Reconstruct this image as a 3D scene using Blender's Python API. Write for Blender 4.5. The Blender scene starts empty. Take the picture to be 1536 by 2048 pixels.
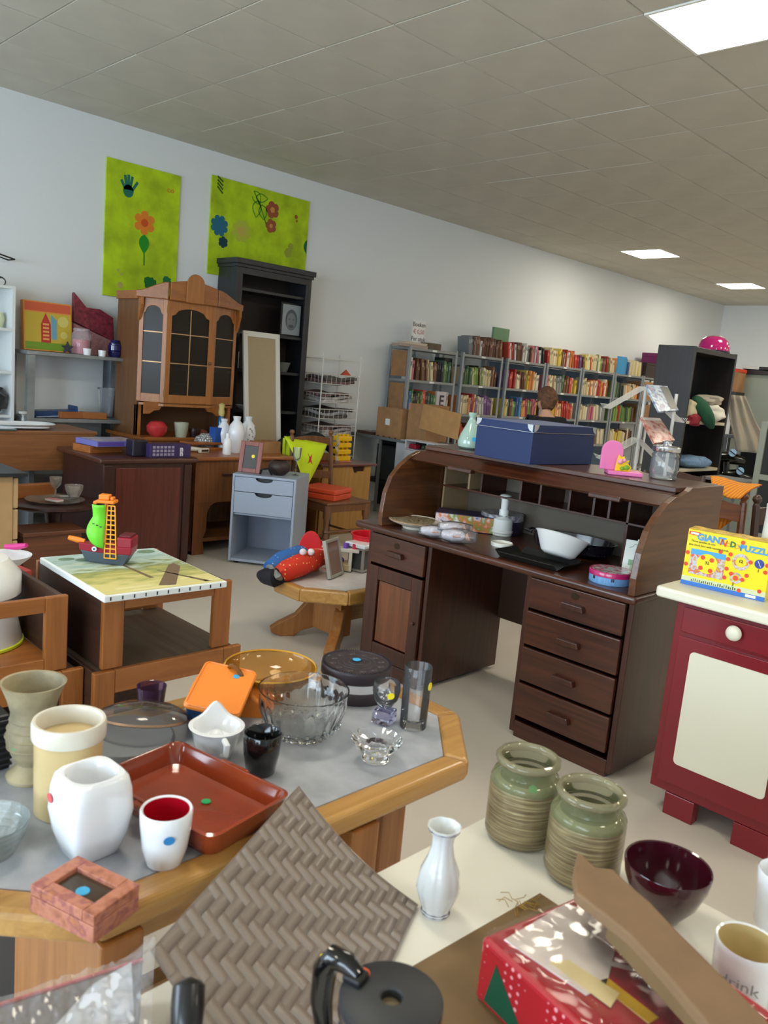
import bpy, bmesh, math, random
from mathutils import Vector, Matrix, noise
random.seed(11)
S = bpy.context.scene
COL = S.collection
PI = math.pi

# ------------------------------------------------------------------ camera
CAM_H = 1.55
FPX = 1618.0
RC = Matrix(((0.69942564, -0.18113052, 0.69137219),
             (0.70908122, 0.05474524, -0.70299842),
             (0.08948513, 0.98193416, 0.16672648)))
cam_data = bpy.data.cameras.new('camera')
cam_data.sensor_fit = 'VERTICAL'
cam_data.sensor_height = 36.0
cam_data.sensor_width = 27.0
cam_data.lens = FPX / 2048 * 36.0
cam_data.clip_start = 0.02
cam_data.dof.use_dof = True
cam_data.dof.focus_distance = 4.0
cam_data.dof.aperture_fstop = 7.0
cam = bpy.data.objects.new('camera', cam_data)
COL.objects.link(cam)
cam.matrix_world = Matrix.Translation((0, 0, CAM_H)) @ RC.to_4x4()
S.camera = cam

# ------------------------------------------------------------------ world and exposure
w = bpy.data.worlds.new('sky')
S.world = w
w.use_nodes = True
bg = w.node_tree.nodes['Background']
bg.inputs[0].default_value = (0.62, 0.8, 1.0, 1)
bg.inputs[1].default_value = 1.4
S.view_settings.view_transform = 'Standard'
S.view_settings.look = 'None'
S.view_settings.exposure = 0.0
S.view_settings.gamma = 1.0
S.view_settings.use_curve_mapping = False
CEIL = 3.485
WX = -7.05       # left wall
WB = 16.15       # back wall
WR = 6.0         # right wall, out of view
WF = -4.5        # wall behind the camera, with the shop windows

def area_light(name, loc, sx, sy, rot, power, color):
    l = bpy.data.lights.new(name, 'AREA')
    l.shape = 'RECTANGLE'; l.size = sx; l.size_y = sy
    l.energy = power; l.color = color
    o = bpy.data.objects.new(name, l)
    COL.objects.link(o)
    o.location = loc; o.rotation_euler = rot
    return o
# daylight coming in through the two shop windows in the wall behind the camera
DAY = (0.70, 0.86, 1.0)
for wx in (-4.2, 1.2):
    area_light('window_daylight', (wx, WF + 0.16, 1.75), 4.0, 2.0, (math.radians(90), 0, 0), 255, DAY)

# ------------------------------------------------------------------ small maths
ORI = Vector((0, 0, CAM_H))
def ray(x, y): return RC @ Vector(((x - 768) / FPX, -(y - 1024) / FPX, -1.0))
def Z(x, y, z):
    d = ray(x, y); return ORI + d * ((z - CAM_H) / d.z)
def PX(x, y, X):
    d = ray(x, y); return ORI + d * (X / d.x)
def PY(x, y, Y):
    d = ray(x, y); return ORI + d * (Y / d.y)
def DD(x, y, t): return ORI + ray(x, y) * t
def dep(p): return -(RC.transposed() @ (Vector(p) - ORI)).z
def W(px, p): return px * dep(p) / FPX

# ------------------------------------------------------------------ materials
def lin(c):
    return tuple(((v / 255) / 12.92 if v / 255 <= 0.04045 else ((v / 255 + 0.055) / 1.055) ** 2.4) for v in c) + (1,)
_M = {}
def M(name, col=(200, 200, 200), rough=0.5, metal=0.0, var=0.0, vscale=8.0, bump=0.0, bscale=60.0, coat=0.0,
      trans=0.0, ior=1.45, emit=0.0, sheen=0.0, alpha=1.0):
    if name in _M: return _M[name]
    m = bpy.data.materials.new(name); m.use_nodes = True
    nt = m.node_tree; b = nt.nodes['Principled BSDF']
    b.inputs['Base Color'].default_value = lin(col)
    b.inputs['Roughness'].default_value = rough
    b.inputs['Metallic'].default_value = metal
    b.inputs['Coat Weight'].default_value = coat
    b.inputs['Coat Roughness'].default_value = 0.08
    b.inputs['IOR'].default_value = ior
    b.inputs['Transmission Weight'].default_value = trans
    b.inputs['Sheen Weight'].default_value = sheen
    b.inputs['Alpha'].default_value = alpha
    if emit:
        b.inputs['Emission Color'].default_value = lin(col); b.inputs['Emission Strength'].default_value = emit
    tc = nt.nodes.new('ShaderNodeTexCoord')
    if var:
        n = nt.nodes.new('ShaderNodeTexNoise'); n.inputs['Scale'].default_value = vscale; n.inputs['Detail'].default_value = 5
        nt.links.new(tc.outputs['Object'], n.inputs['Vector'])
        r = nt.nodes.new('ShaderNodeValToRGB')
        c0 = tuple(max(0, v * (1 - var)) for v in col); c1 = tuple(min(255, v * (1 + var * 0.6)) for v in col)
        r.color_ramp.elements[0].position = 0.3; r.color_ramp.elements[1].position = 0.7
        r.color_ramp.elements[0].color = lin(c0); r.color_ramp.elements[1].color = lin(c1)
        nt.links.new(n.outputs['Fac'], r.inputs['Fac']); nt.links.new(r.outputs['Color'], b.inputs['Base Color'])
    if bump:
        n = nt.nodes.new('ShaderNodeTexNoise'); n.inputs['Scale'].default_value = bscale; n.inputs['Detail'].default_value = 4
        nt.links.new(tc.outputs['Object'], n.inputs['Vector'])
        bp = nt.nodes.new('ShaderNodeBump'); bp.inputs['Strength'].default_value = bump; bp.inputs['Distance'].default_value = 0.01
        nt.links.new(n.outputs['Fac'], bp.inputs['Height']); nt.links.new(bp.outputs['Normal'], b.inputs['Normal'])
    _M[name] = m
    return m

def wood(name, c0, c1, axis='Z', rough=0.4, coat=0.15, scale=7.0, stretch=0.06):
    """stained or varnished timber: grain running along one object axis"""
    if name in _M: return _M[name]
    m = bpy.data.materials.new(name); m.use_nodes = True
    nt = m.node_tree; b = nt.nodes['Principled BSDF']
    b.inputs['Roughness'].default_value = rough; b.inputs['Coat Weight'].default_value = coat
    b.inputs['Coat Roughness'].default_value = 0.2
    tc = nt.nodes.new('ShaderNodeTexCoord'); mp = nt.nodes.new('ShaderNodeMapping')
    sc = [scale * 3] * 3; sc['XYZ'.index(axis)] = scale * 3 * stretch
    mp.inputs['Scale'].default_value = sc
    nt.links.new(tc.outputs['Object'], mp.inputs['Vector'])
    n = nt.nodes.new('ShaderNodeTexNoise'); n.inputs['Scale'].default_value = 1.6
    n.inputs['Detail'].default_value = 7; n.inputs['Roughness'].default_value = 0.62; n.inputs['Distortion'].default_value = 0.8
    nt.links.new(mp.outputs['Vector'], n.inputs['Vector'])
    r = nt.nodes.new('ShaderNodeValToRGB')
    r.color_ramp.elements[0].position = 0.32; r.color_ramp.elements[1].position = 0.68
    r.color_ramp.elements[0].color = lin(c0); r.color_ramp.elements[1].color = lin(c1)
    nt.links.new(n.outputs['Fac'], r.inputs['Fac']); nt.links.new(r.outputs['Color'], b.inputs['Base Color'])
    bp = nt.nodes.new('ShaderNodeBump'); bp.inputs['Strength'].default_value = 0.06; bp.inputs['Distance'].default_value = 0.004
    nt.links.new(n.outputs['Fac'], bp.inputs['Height']); nt.links.new(bp.outputs['Normal'], b.inputs['Normal'])
    _M[name] = m
    return m

def spots(name, base, dot, scale, size=0.25, rough=0.4, coat=0.0):
    """print of small dots on a ground colour"""
    if name in _M: return _M[name]
    m = bpy.data.materials.new(name); m.use_nodes = True
    nt = m.node_tree; b = nt.nodes['Principled BSDF']
    b.inputs['Roughness'].default_value = rough; b.inputs['Coat Weight'].default_value = coat; b.inputs['Coat Roughness'].default_value = 0.12
    tc = nt.nodes.new('ShaderNodeTexCoord'); v = nt.nodes.new('ShaderNodeTexVoronoi')
    v.inputs['Scale'].default_value = scale; v.inputs['Randomness'].default_value = 0.15
    nt.links.new(tc.outputs['Object'], v.inputs['Vector'])
    r = nt.nodes.new('ShaderNodeValToRGB'); r.color_ramp.interpolation = 'EASE'
    r.color_ramp.elements[0].position = size; r.color_ramp.elements[1].position = size + 0.06
    r.color_ramp.elements[0].color = lin(dot); r.color_ramp.elements[1].color = lin(base)
    nt.links.new(v.outputs['Distance'], r.inputs['Fac']); nt.links.new(r.outputs['Color'], b.inputs['Base Color'])
    _M[name] = m
    return m

def multi(name, cols, scale=20, rough=0.5, coat=0.0, kind='vor'):
    """busy printed picture: cells of several colours"""
    if name in _M: return _M[name]
    m = bpy.data.materials.new(name); m.use_nodes = True
    nt = m.node_tree; b = nt.nodes['Principled BSDF']
    b.inputs['Roughness'].default_value = rough; b.inputs['Coat Weight'].default_value = coat
    tc = nt.nodes.new('ShaderNodeTexCoord')
    v = nt.nodes.new('ShaderNodeTexNoise'); v.inputs['Scale'].default_value = scale; v.inputs['Detail'].default_value = 3
    nt.links.new(tc.outputs['Object'], v.inputs['Vector'])
    r = nt.nodes.new('ShaderNodeValToRGB')
    e = r.color_ramp.elements
    n = len(cols)
    for i, c in enumerate(cols):
        pos = 0.3 + 0.4 * i / max(1, n - 1)
        if i == 0: e[0].position = pos; e[0].color = lin(c)
        elif i == 1: e[1].position = pos; e[1].color = lin(c)
        else:
            q = e.new(pos); q.color = lin(c)
    nt.links.new(v.outputs['Fac'], r.inputs['Fac']); nt.links.new(r.outputs['Color'], b.inputs['Base Color'])
    _M[name] = m
    return m

def glass(name, col=(255, 255, 255), rough=0.015, ior=1.45):
    if name in _M: return _M[name]
    m = M(name, col, rough=rough, trans=1.0, ior=ior)
    return m

def film(name, col=(235, 238, 240), amount=0.35, rough=0.1, fr=1.3):
    """thin clear plastic or window pane: mostly see-through with a surface gloss"""
    if name in _M: return _M[name]
    m = bpy.data.materials.new(name); m.use_nodes = True
    nt = m.node_tree; b = nt.nodes['Principled BSDF']; out = nt.nodes['Material Output']
    b.inputs['Base Color'].default_value = lin(col); b.inputs['Roughness'].default_value = rough
    t = nt.nodes.new('ShaderNodeBsdfTransparent'); t.inputs[0].default_value = tuple(min(.97, max(.05, q) ** .2 + .03) for q in lin(col)[:3]) + (1,)
    g = nt.nodes.new('ShaderNodeBsdfGlossy'); g.inputs['Roughness'].default_value = rough
    f = nt.nodes.new('ShaderNodeFresnel'); f.inputs[0].default_value = fr
    mx = nt.nodes.new('ShaderNodeMixShader'); nt.links.new(f.outputs[0], mx.inputs[0])
    nt.links.new(t.outputs[0], mx.inputs[1]); nt.links.new(g.outputs[0], mx.inputs[2])
    m2 = nt.nodes.new('ShaderNodeMixShader'); m2.inputs[0].default_value = amount
    nt.links.new(mx.outputs[0], m2.inputs[1]); nt.links.new(b.outputs[0], m2.inputs[2])
    nt.links.new(m2.outputs[0], out.inputs[0])
    _M[name] = m
    return m

# ------------------------------------------------------------------ mesh builder
class MB:
    def __init__(s): s.v = []; s.f = []; s.mi = []; s.cur = 0
    def add(s, vs, fs):
        b = len(s.v); s.v += [tuple(q) for q in vs]
        for f in fs: s.f.append(tuple(b + i for i in f)); s.mi.append(s.cur)
        return s
    def box(s, x0, x1, y0, y1, z0, z1, m=None):
        vs = [Vector((x, y, z)) for x in (x0, x1) for y in (y0, y1) for z in (z0, z1)]
        if m: vs = [m @ q for q in vs]
        return s.add(vs, [(0, 1, 3, 2), (4, 6, 7, 5), (0, 4, 5, 1), (2, 3, 7, 6), (0, 2, 6, 4), (1, 5, 7, 3)])
    def cbox(s, c, d, rz=0, m=None):
        mm = Matrix.Translation(c) @ Matrix.Rotation(rz, 4, 'Z')
        if m: mm = mm @ m
        return s.box(-d[0] / 2, d[0] / 2, -d[1] / 2, d[1] / 2, -d[2] / 2, d[2] / 2, mm)
    def prism(s, pts, a, b, pl='xy', m=None):
        n = len(pts)
        def mk(p, t):
            if pl == 'xy': q = (p[0], p[1], t)
            elif pl == 'xz': q = (p[0], t, p[1])
            else: q = (t, p[0], p[1])
            return m @ Vector(q) if m else Vector(q)
        vs = [mk(p, a) for p in pts] + [mk(p, b) for p in pts]
        fs = [tuple(range(n))[::-1], tuple(range(n, 2 * n))] + [(i, (i + 1) % n, n + (i + 1) % n, n + i) for i in range(n)]
        return s.add(vs, fs)
    def lathe(s, prof, c=(0, 0, 0), n=28, sx=1.0, sy=1.0, rz=0, m=None, sq=1.0, ang=None):
        """turn (radius, height) pairs; radius 0 closes the end"""
        rings = []; vs = []
        a0, a1 = ang if ang else (0, 2 * PI)
        cnt = n if not ang else n + 1
        for r, z in prof:
            if r < 1e-6: rings.append([len(vs)]); vs.append((0, 0, z))
            else:
                ring = []
                for i in range(cnt):
                    a = a0 + (a1 - a0) * i / n
                    ca, sa = math.cos(a), math.sin(a)
                    k = 1.0
                    if sq != 1.0:
                        k = 1.0 / ((abs(ca) ** sq + abs(sa) ** sq) ** (1.0 / sq))
                    ring.append(len(vs)); vs.append((r * ca * k * sx, r * sa * k * sy, z))
                rings.append(ring)
        fs = []
        for A, B in zip(rings, rings[1:]):
            m_ = cnt if not ang else cnt - 1
            for i in range(m_):
                j = (i + 1) % cnt
                if len(A) == 1 and len(B) == 1: continue
                if len(A) == 1: fs.append((A[0], B[j], B[i]))
                elif len(B) == 1: fs.append((A[i], A[j], B[0]))
                else: fs.append((A[i], A[j], B[j], B[i]))
        mm = Matrix.Translation(c) @ Matrix.Rotation(rz, 4, 'Z')
        if m: mm = mm @ m
        return s.add([mm @ Vector(q) for q in vs], fs)
    def tube(s, pts, r, n=8, closed=False):
        pts = [Vector(p) for p in pts]; rs = r if isinstance(r, (list, tuple)) else [r] * len(pts)
        vs = []; k = len(pts); up = Vector((0, 0, 1)); fr = None
        for i, p in enumerate(pts):
            if closed: t = (pts[(i + 1) % k] - pts[i - 1])
            else: t = (pts[min(i + 1, k - 1)] - pts[max(i - 1, 0)])
            t.normalize()
            if fr is None:
                fr = t.cross(up if abs(t.z) < 0.9 else Vector((1, 0, 0))); fr.normalize()
            else:
                fr = fr - t * fr.dot(t)
                if fr.length < 1e-6: fr = t.cross(Vector((1, 0, 0)))
                fr.normalize()
            b = t.cross(fr)
            for j in range(n):
                a = 2 * PI * j / n; vs.append(p + (fr * math.cos(a) + b * math.sin(a)) * rs[i])
        fs = []
        for i in range(k if closed else k - 1):
            i2 = (i + 1) % k
            for j in range(n):
                j2 = (j + 1) % n; fs.append((i * n + j, i * n + j2, i2 * n + j2, i2 * n + j))
        if not closed: fs.append(tuple(range(n))[::-1]); fs.append(tuple(range((k - 1) * n, k * n)))
        return s.add(vs, fs)
    def ball(s, c, r, n=16, k=10, m=None):
        r = r if isinstance(r, (tuple, list)) else (r, r, r)
        prof = [(math.sin(PI * i / k), -math.cos(PI * i / k)) for i in range(k + 1)]
        prof[0] = (0, -1); prof[-1] = (0, 1)
        mm = Matrix.Diagonal((r[0], r[1], r[2], 1))
        if m: mm = m @ mm
        return s.lathe(prof, c=c, n=n, m=mm)
    def grid(s, fn, nu, nv):
        vs = [fn(i / nu, j / nv) for i in range(nu + 1) for j in range(nv + 1)]
        fs = [(i * (nv + 1) + j, (i + 1) * (nv + 1) + j, (i + 1) * (nv + 1) + j + 1, i * (nv + 1) + j + 1) for i in range(nu) for j in range(nv)]
        return s.add(vs, fs)
    def build(s, name, mat, parent=None, bevel=0.0, smooth=False, solid=0.0, label=None, seg=2, world=False, kind=None, sub=0, jitter=0.0, wld=None):
        me = bpy.data.meshes.new(name)
        vs = s.v
        if world and parent is not None:
            inv = parent.matrix_basis.inverted()
            if parent.parent: inv = inv @ parent.parent.matrix_basis.inverted()
            vs = [inv @ Vector(q) for q in vs]
        if jitter:
            vs = [Vector(q) + noise.noise_vector(Vector(q) * 25) * jitter for q in vs]
        me.from_pydata([tuple(q) for q in vs], [], s.f)
        mats = mat if isinstance(mat, (list, tuple)) else [mat]
        for q in mats: me.materials.append(q)
        if len(mats) > 1: me.polygons.foreach_set('material_index', s.mi)
        bm = bmesh.new(); bm.from_mesh(me); bmesh.ops.recalc_face_normals(bm, faces=bm.faces); bm.to_mesh(me); bm.free()
        if smooth:
            me.polygons.foreach_set('use_smooth', [True] * len(me.polygons))
            me.set_sharp_from_angle(angle=math.radians(42))
        me.update()
        o = bpy.data.objects.new(name, me); COL.objects.link(o)
        if parent is not None: o.parent = parent
        if solid:
            md = o.modifiers.new('solid', 'SOLIDIFY'); md.thickness = solid; md.offset = 0
        if sub:
            md = o.modifiers.new('sub', 'SUBSURF'); md.levels = sub; md.render_levels = sub
        if bevel:
            md = o.modifiers.new('bevel', 'BEVEL'); md.width = bevel; md.segments = seg; md.limit_method = 'ANGLE'; md.angle_limit = math.radians(40)
            md.harden_normals = False
        if label: o['label'] = label
        if kind: o['kind'] = kind
        return o

def thing(name, label, cat, loc=(0, 0, 0), rz=0.0, group=None, rot=None):
    o = bpy.data.objects.new(name, None); COL.objects.link(o)
    o.empty_display_size = 0.05
    if rot is not None:
        mm = Matrix.Translation(loc) @ rot.to_4x4()
        o.matrix_basis = mm
    else:
        o.location = loc; o.rotation_euler = (0, 0, rz)
        o.matrix_basis = Matrix.Translation(loc) @ Matrix.Rotation(rz, 4, 'Z')
    o['label'] = label; o['category'] = cat
    if group: o['group'] = group
    return o
def tag(o, label, cat, group=None):
    o['label'] = label; o['category'] = cat
    if group: o['group'] = group
    return o
def struct(o): o['kind'] = 'structure'; return o
def dup(root, loc, rz=None, label=None):
    r = root.copy(); COL.objects.link(r); r.location = loc
    if rz is not None: r.rotation_euler = (0, 0, rz)
    if label: r['label'] = label
    for ch in list(root.children):
        c = ch.copy(); COL.objects.link(c); c.parent = r
        for g in ch.children:
            d = g.copy(); COL.objects.link(d); d.parent = c
    return r

_fc = {}
def text_mb(txt, size, m, depth=0.0006, bold=0.0):
    """lettering as thin raised geometry; m places its x-right y-up frame"""
    cu = bpy.data.curves.new('t', 'FONT'); cu.body = txt; cu.size = size; cu.extrude = depth; cu.offset = bold
    cu.align_x = 'CENTER'; cu.align_y = 'CENTER'; cu.resolution_u = 2
    ob = bpy.data.objects.new('t', cu); COL.objects.link(ob)
    dg = bpy.context.evaluated_depsgraph_get()
    me = bpy.data.meshes.new_from_object(ob.evaluated_get(dg))
    b = MB(); b.add([m @ v.co for v in me.vertices], [tuple(p.vertices) for p in me.polygons])
    bpy.data.objects.remove(ob); bpy.data.meshes.remove(me); bpy.data.curves.remove(cu)
    return b
def frame(o, xd, yd):
    """matrix with origin o, x axis xd, y axis yd"""
    xd = Vector(xd).normalized(); yd = Vector(yd); yd = (yd - xd * yd.dot(xd)).normalized(); zd = xd.cross(yd)
    return Matrix(((xd.x, yd.x, zd.x, o[0]), (xd.y, yd.y, zd.y, o[1]), (xd.z, yd.z, zd.z, o[2]), (0, 0, 0, 1)))
def disc_mb(m, r, n=20, t=0.0006, sy=1.0):
    pts = [(r * math.cos(2 * PI * i / n), r * sy * math.sin(2 * PI * i / n)) for i in range(n)]
    return MB().prism(pts, 0, t, 'xy', m)
def sticker(parent, m, r, mat, n=18):
    """round price dot lying on a surface: m gives its plane in the parent's space"""
    return disc_mb(m, r, n, 0.0008).build('price_sticker', mat, parent)

# price dot colours
ST_Y = M('sticker yellow', (240, 222, 40), 0.5)
ST_G = M('sticker green', (20, 165, 95), 0.5)
ST_B = M('sticker blue', (60, 170, 225), 0.5)
ST_O = M('sticker orange', (225, 95, 50), 0.5)
ST_R = M('sticker red', (215, 90, 90), 0.5)
ST_K = M('sticker deep blue', (45, 135, 200), 0.5)

# shared materials
WHITE_PAINT = M('white wall paint', (226, 230, 232), 0.7, bump=0.02, bscale=90)
OAK_L = wood('golden oak', (166, 118, 58), (194, 148, 82), 'Y', 0.35, 0.35)
OAK_LX = wood('golden oak x', (160, 112, 54), (192, 144, 78), 'X', 0.35, 0.35)
OAK_LZ = wood('golden oak z', (140, 86, 38), (168, 110, 54), 'Z', 0.4, 0.2)
BEECH = wood('honey beech', (132, 76, 32), (160, 98, 44), 'Z', 0.42, 0.15)
BEECH_Y = wood('honey beech y', (134, 78, 34), (162, 100, 46), 'Y', 0.42, 0.15)
PANEL_DK = wood('dark brown veneer', (52, 30, 20), (72, 43, 29), 'X', 0.5, 0.05)
DK_OAK = wood('dark oak', (46, 19, 9), (74, 35, 17), 'Z', 0.36, 0.25)
DK_OAKX = wood('dark oak x', (50, 22, 10), (82, 40, 20), 'X', 0.34, 0.3)
DK_OAKY = wood('dark oak y', (66, 35, 16), (104, 62, 30), 'Y', 0.34, 0.3)
MAHO = wood('dark mahogany', (42, 15, 11), (64, 26, 18), 'Z', 0.4, 0.2)
MAHO_Y = wood('dark mahogany y', (52, 24, 15), (84, 42, 26), 'Y', 0.36, 0.3)
PINE = wood('orange pine', (146, 86, 36), (172, 108, 48), 'Z', 0.4, 0.2)
PINE_Y = wood('orange pine y', (140, 80, 34), (166, 98, 44), 'Y', 0.4, 0.2)
STEEL = M('galvanised steel', (150, 156, 160), 0.45, 0.75, var=0.12, vscale=6)
STEELP = M('grey painted steel', (150, 155, 158), 0.45, 0.3)
WIRE = M('white wire', (214, 212, 205), 0.4)
BLACK = M('matte black', (20, 20, 22), 0.45)
BLKG = M('glossy black', (10, 10, 12), 0.12, coat=0.5)
CERW = M('white glazed ceramic', (232, 234, 238), 0.12, coat=0.4)
GLASS = glass('clear glass')
CARD = M('cardboard', (164, 122, 82), 0.75, var=0.08, vscale=10)
PAPER = M('white paper', (228, 228, 224), 0.7)
# ------------------------------------------------------------------ the room
FLOOR_M = M('pale screed floor', (203, 194, 182), 0.42, var=0.035, vscale=1.6, bump=0.02, bscale=30)
struct(MB().box(WX - .3, WR + .3, WF - .3, WB + .3, -0.15, 0).build('floor', FLOOR_M))
struct(MB().box(WX - .25, WX, WF - .25, WB + .25, 0, CEIL + .1).build('wall_left', WHITE_PAINT))
struct(MB().box(WX, WR, WB, WB + .25, 0, CEIL + .1).build('wall_back', WHITE_PAINT))
struct(MB().box(WR, WR + .25, WF - .25, WB + .25, 0, CEIL + .1).build('wall_right', WHITE_PAINT))
# wall behind the camera with two shop windows
wb = MB()
wx = [(-6.2, -2.2), (-0.8, 3.2)]
edges = [WX] + [q for p in wx for q in p] + [WR]
for i in range(0, len(edges), 2): wb.box(edges[i], edges[i + 1], WF - .25, WF, 0, CEIL + .1)
for a, b in wx:
    wb.box(a, b, WF - .25, WF, 0, .75); wb.box(a, b, WF - .25, WF, 2.75, CEIL + .1)
struct(wb.build('wall_front', WHITE_PAINT))
PANE = film('window pane', amount=0.03)
for i, (a, b) in enumerate(wx):
    f = MB()
    for q in (a, (a + b) / 2 - .03, b - .06): f.box(q, q + .06, WF - .2, WF - .14, .75, 2.75)
    f.box(a, b, WF - .2, WF - .14, .75, .81).box(a, b, WF - .2, WF - .14, 2.69, 2.75)
    fo = struct(f.build('window_%d' % (i + 1), M('window frame white', (225, 225, 225), .4)))
    for q in (a + .06, (a + b) / 2 + .03): MB().box(q, q + (b - a) / 2 - .09, WF - .175, WF - .165, .81, 2.69).build('pane', PANE, fo)

# ceiling of separate square tiles
CT = M('ceiling tile', (200, 196, 183), 0.85, bump=0.08, bscale=160, var=0.03, vscale=3)
CG = M('ceiling grid', (150, 145, 132), 0.7)
ceil = struct(MB().box(WX - .25, WR + .25, WF - .25, WB + .25, CEIL + .02, CEIL + .12).build('ceiling', CG))
TX, TY = 0.6, 0.617
LIGHTS = [(-6.0, 10), (-6.0, 15), (-2.4, -10), (-2.4, -5), (-2.4, 0), (-2.4, 5), (-2.4, 10), (-2.4, 15), (1.2, -5), (1.2, 0), (1.2, 5), (1.2, 10), (1.2, 15), (4.2, 0), (4.2, 10)]
lset = {(round(x / .6), k) for x, k in LIGHTS}
def tile_mb():
    g = .0022
    b = MB()
    b.box(g, TX - g, g, TY - g, .004, .016)
    b.box(g + .004, TX - g - .004, g + .004, TY - g - .004, 0, .004)
    return b
first = None
far = MB()
i0 = math.floor(WX / .6)
for ix in range(i0, 10):
    for ky in range(-14, 20):
        if (ix, ky) in lset: continue
        x, y = ix * .6, 4.0 + ky * TY
        x1 = x + TX
        inview = (-7.3 < x < 0.2) and (0.4 < y < 9.2)
        if y > WB - .05 or y + TY < WF: continue
        if inview and x >= WX - .01:
            if first is None:
                first = tile_mb().build('ceiling_tile', CT, ceil); t = first
            else:
                t = bpy.data.objects.new('ceiling_tile', first.data); COL.objects.link(t); t.parent = ceil
            t.location = (x, y, CEIL + random.uniform(-.0007, .0007))
            t.rotation_euler = (random.uniform(-.0016, .0016), random.uniform(-.0016, .0016), 0)
        elif inview:
            MB().box(WX + .001, x1 - .0022, y + .0022, y + TY - .0022, 0.001, .016).build('ceiling_tile', CT, ceil).location = (0, 0, CEIL)
        else:
            xa = max(x + .0022, WX + .001)
            far.box(xa, x1 - .0022, y + .0022, min(y + TY - .0022, WB), CEIL, CEIL + .016)
far.build('ceiling_tiles', CT, ceil, kind='stuff')
LAMP = M('lit diffuser', (255, 246, 226), 0.5, emit=1.0)
LAMP.node_tree.nodes['Principled BSDF'].inputs['Emission Strength'].default_value = LAMP_E = 30.0
FRM = M('lamp frame', (235, 235, 230), 0.4)
lab = {(-2.4, 0): ('square ceiling light panel nearest the camera, at the top right', 1), (-6.0, 10): ('square ceiling light panel above the bookshelves, left of the farthest one', 1),
       (-6.0, 15): ('farthest square ceiling light panel, close to the back wall corner', 1)}
for x, k in LIGHTS:
    y = 4.0 + k * TY
    l = lab.get((x, k), ('ceiling light outside the view, %s row from left wall, %s from shop windows' % ({-6.0: 'first', -2.4: 'second', 1.2: 'third', 4.2: 'last'}[x], {-10: 'first', -5: 'second', 0: 'third', 5: 'fourth', 10: 'fifth', 15: 'sixth'}[k]), 0))[0]
    t = thing('ceiling_light', l, 'ceiling light', (x + .3, y + TY / 2, CEIL), group='square ceiling light panels')
    f = MB()
    for a, b, c, d in ((-.298, .298, -.306, -.288), (-.298, .298, .288, .306), (-.298, -.28, -.288, .288), (.28, .298, -.288, .288)):
        f.box(a, b, c, d, -.006, .014)
    f.build('frame', FRM, t)
    MB().box(-.279, .279, -.287, .287, -.002, .010).build('diffuser', LAMP, t)
# ------------------------------------------------------------------ painted green panels on the wall
LIME = M('lime paint', (176, 206, 20), 0.75, var=0.16, vscale=5)
def circ(cy, cz, r, n=14, ry=None): return [(cy + r * math.cos(2 * PI * i / n), cz + (ry or r) * math.sin(2 * PI * i / n)) for i in range(n)]
def petals(cy, cz, r, k, w=.5, n=72):
    return [(cy + r * (1 - w + w * abs(math.sin(k * PI * i / n)) ** .5) * math.cos(2 * PI * i / n), cz + r * (1 - w + w * abs(math.sin(k * PI * i / n)) ** .5) * math.sin(2 * PI * i / n)) for i in range(n)]
def leaf(y0, z0, y1, z1, wd, n=8, saw=0.0):
    a = Vector((y0, z0)); b = Vector((y1, z1)); d = b - a; q = Vector((-d.y, d.x)).normalized()
    L = []; R = []
    for i in range(1, n):
        t = i / n; k = wd * math.sin(PI * t ** .8) * (1 + (saw if i % 2 else -saw))
        L.append(tuple(a + d * t + q * k)); R.append(tuple(a + d * t - q * k))
    return [tuple(a)] + L + [tuple(b)] + R[::-1]
def stroke(pts, wd):
    pts = [Vector(p) for p in pts]; L = []; R = []
    for i, p in enumerate(pts):
        t = (pts[min(i + 1, len(pts) - 1)] - pts[max(i - 1, 0)]).normalized(); q = Vector((-t.y, t.x)) * wd / 2
        L.append(tuple(p + q)); R.append(tuple(p - q))
    return L + R[::-1]
PLX = -7.045 + .012
def wp(x, y):
    p = PX(x, y, PLX); return (p.y, p.z)
def paint(parent, name, pts_list, col, k=0):
    b = MB()
    for pts in pts_list: b.prism(pts, PLX, PLX + .0015 + k * .001, 'yz')
    return b.build(name, M('paint %d %d %d' % col, col, .8), parent, world=True)
t = thing('painted_panel', 'tall lime green painted panel with an orange flower and a teal handprint, on the wall', 'painting', (PLX, 3.75, 2.0), group='lime green painted panels on the wall')
q = [wp(213, 315), wp(365, 350), wp(368, 585), wp(219, 580)]
ya, yb, za, zb = 3.37, 4.09, 2.02, 3.18
MB().box(-7.0475, PLX, ya, yb, za, zb).build('board', LIME, t, world=True, bevel=.002)
c = wp(257, 375)
hand = [circ(c[0], c[1] - .03, .05, 12, .055)]
for dx, l, a in ((-.06, .07, -.5), (-.03, .12, -.15), (-.002, .13, 0.02), (.028, .12, .16), (.07, .08, .7)):
    hand.append(stroke([(c[0] + dx * .5, c[1] - .02), (c[0] + dx + math.sin(a) * l * .3, c[1] + l * .9 - .01)], .024))
paint(t, 'handprint', hand, (30, 110, 90))
c = wp(289, 446)
paint(t, 'flower_stem', [stroke([(c[0], c[1]), (c[0] + .005, c[1] - .18), (c[0] + .01, c[1] - .37)], .014)], (70, 130, 30))
paint(t, 'flower_leaf', [leaf(c[0], c[1] - .10, c[0] + .005, c[1] - .27, .05)], (30, 140, 30), 1)
paint(t, 'flower', [petals(c[0], c[1], .105, 6, .38)], (222, 130, 40), 1)
paint(t, 'flower_centre', [circ(c[0], c[1], .035)], (200, 80, 30), 2)
c = wp(341, 382)
paint(t, 'butterfly', [circ(c[0] - .015, c[1], .02, 8), circ(c[0] + .02, c[1], .018, 8)], (206, 130, 30))
c = wp(341, 382)
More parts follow.
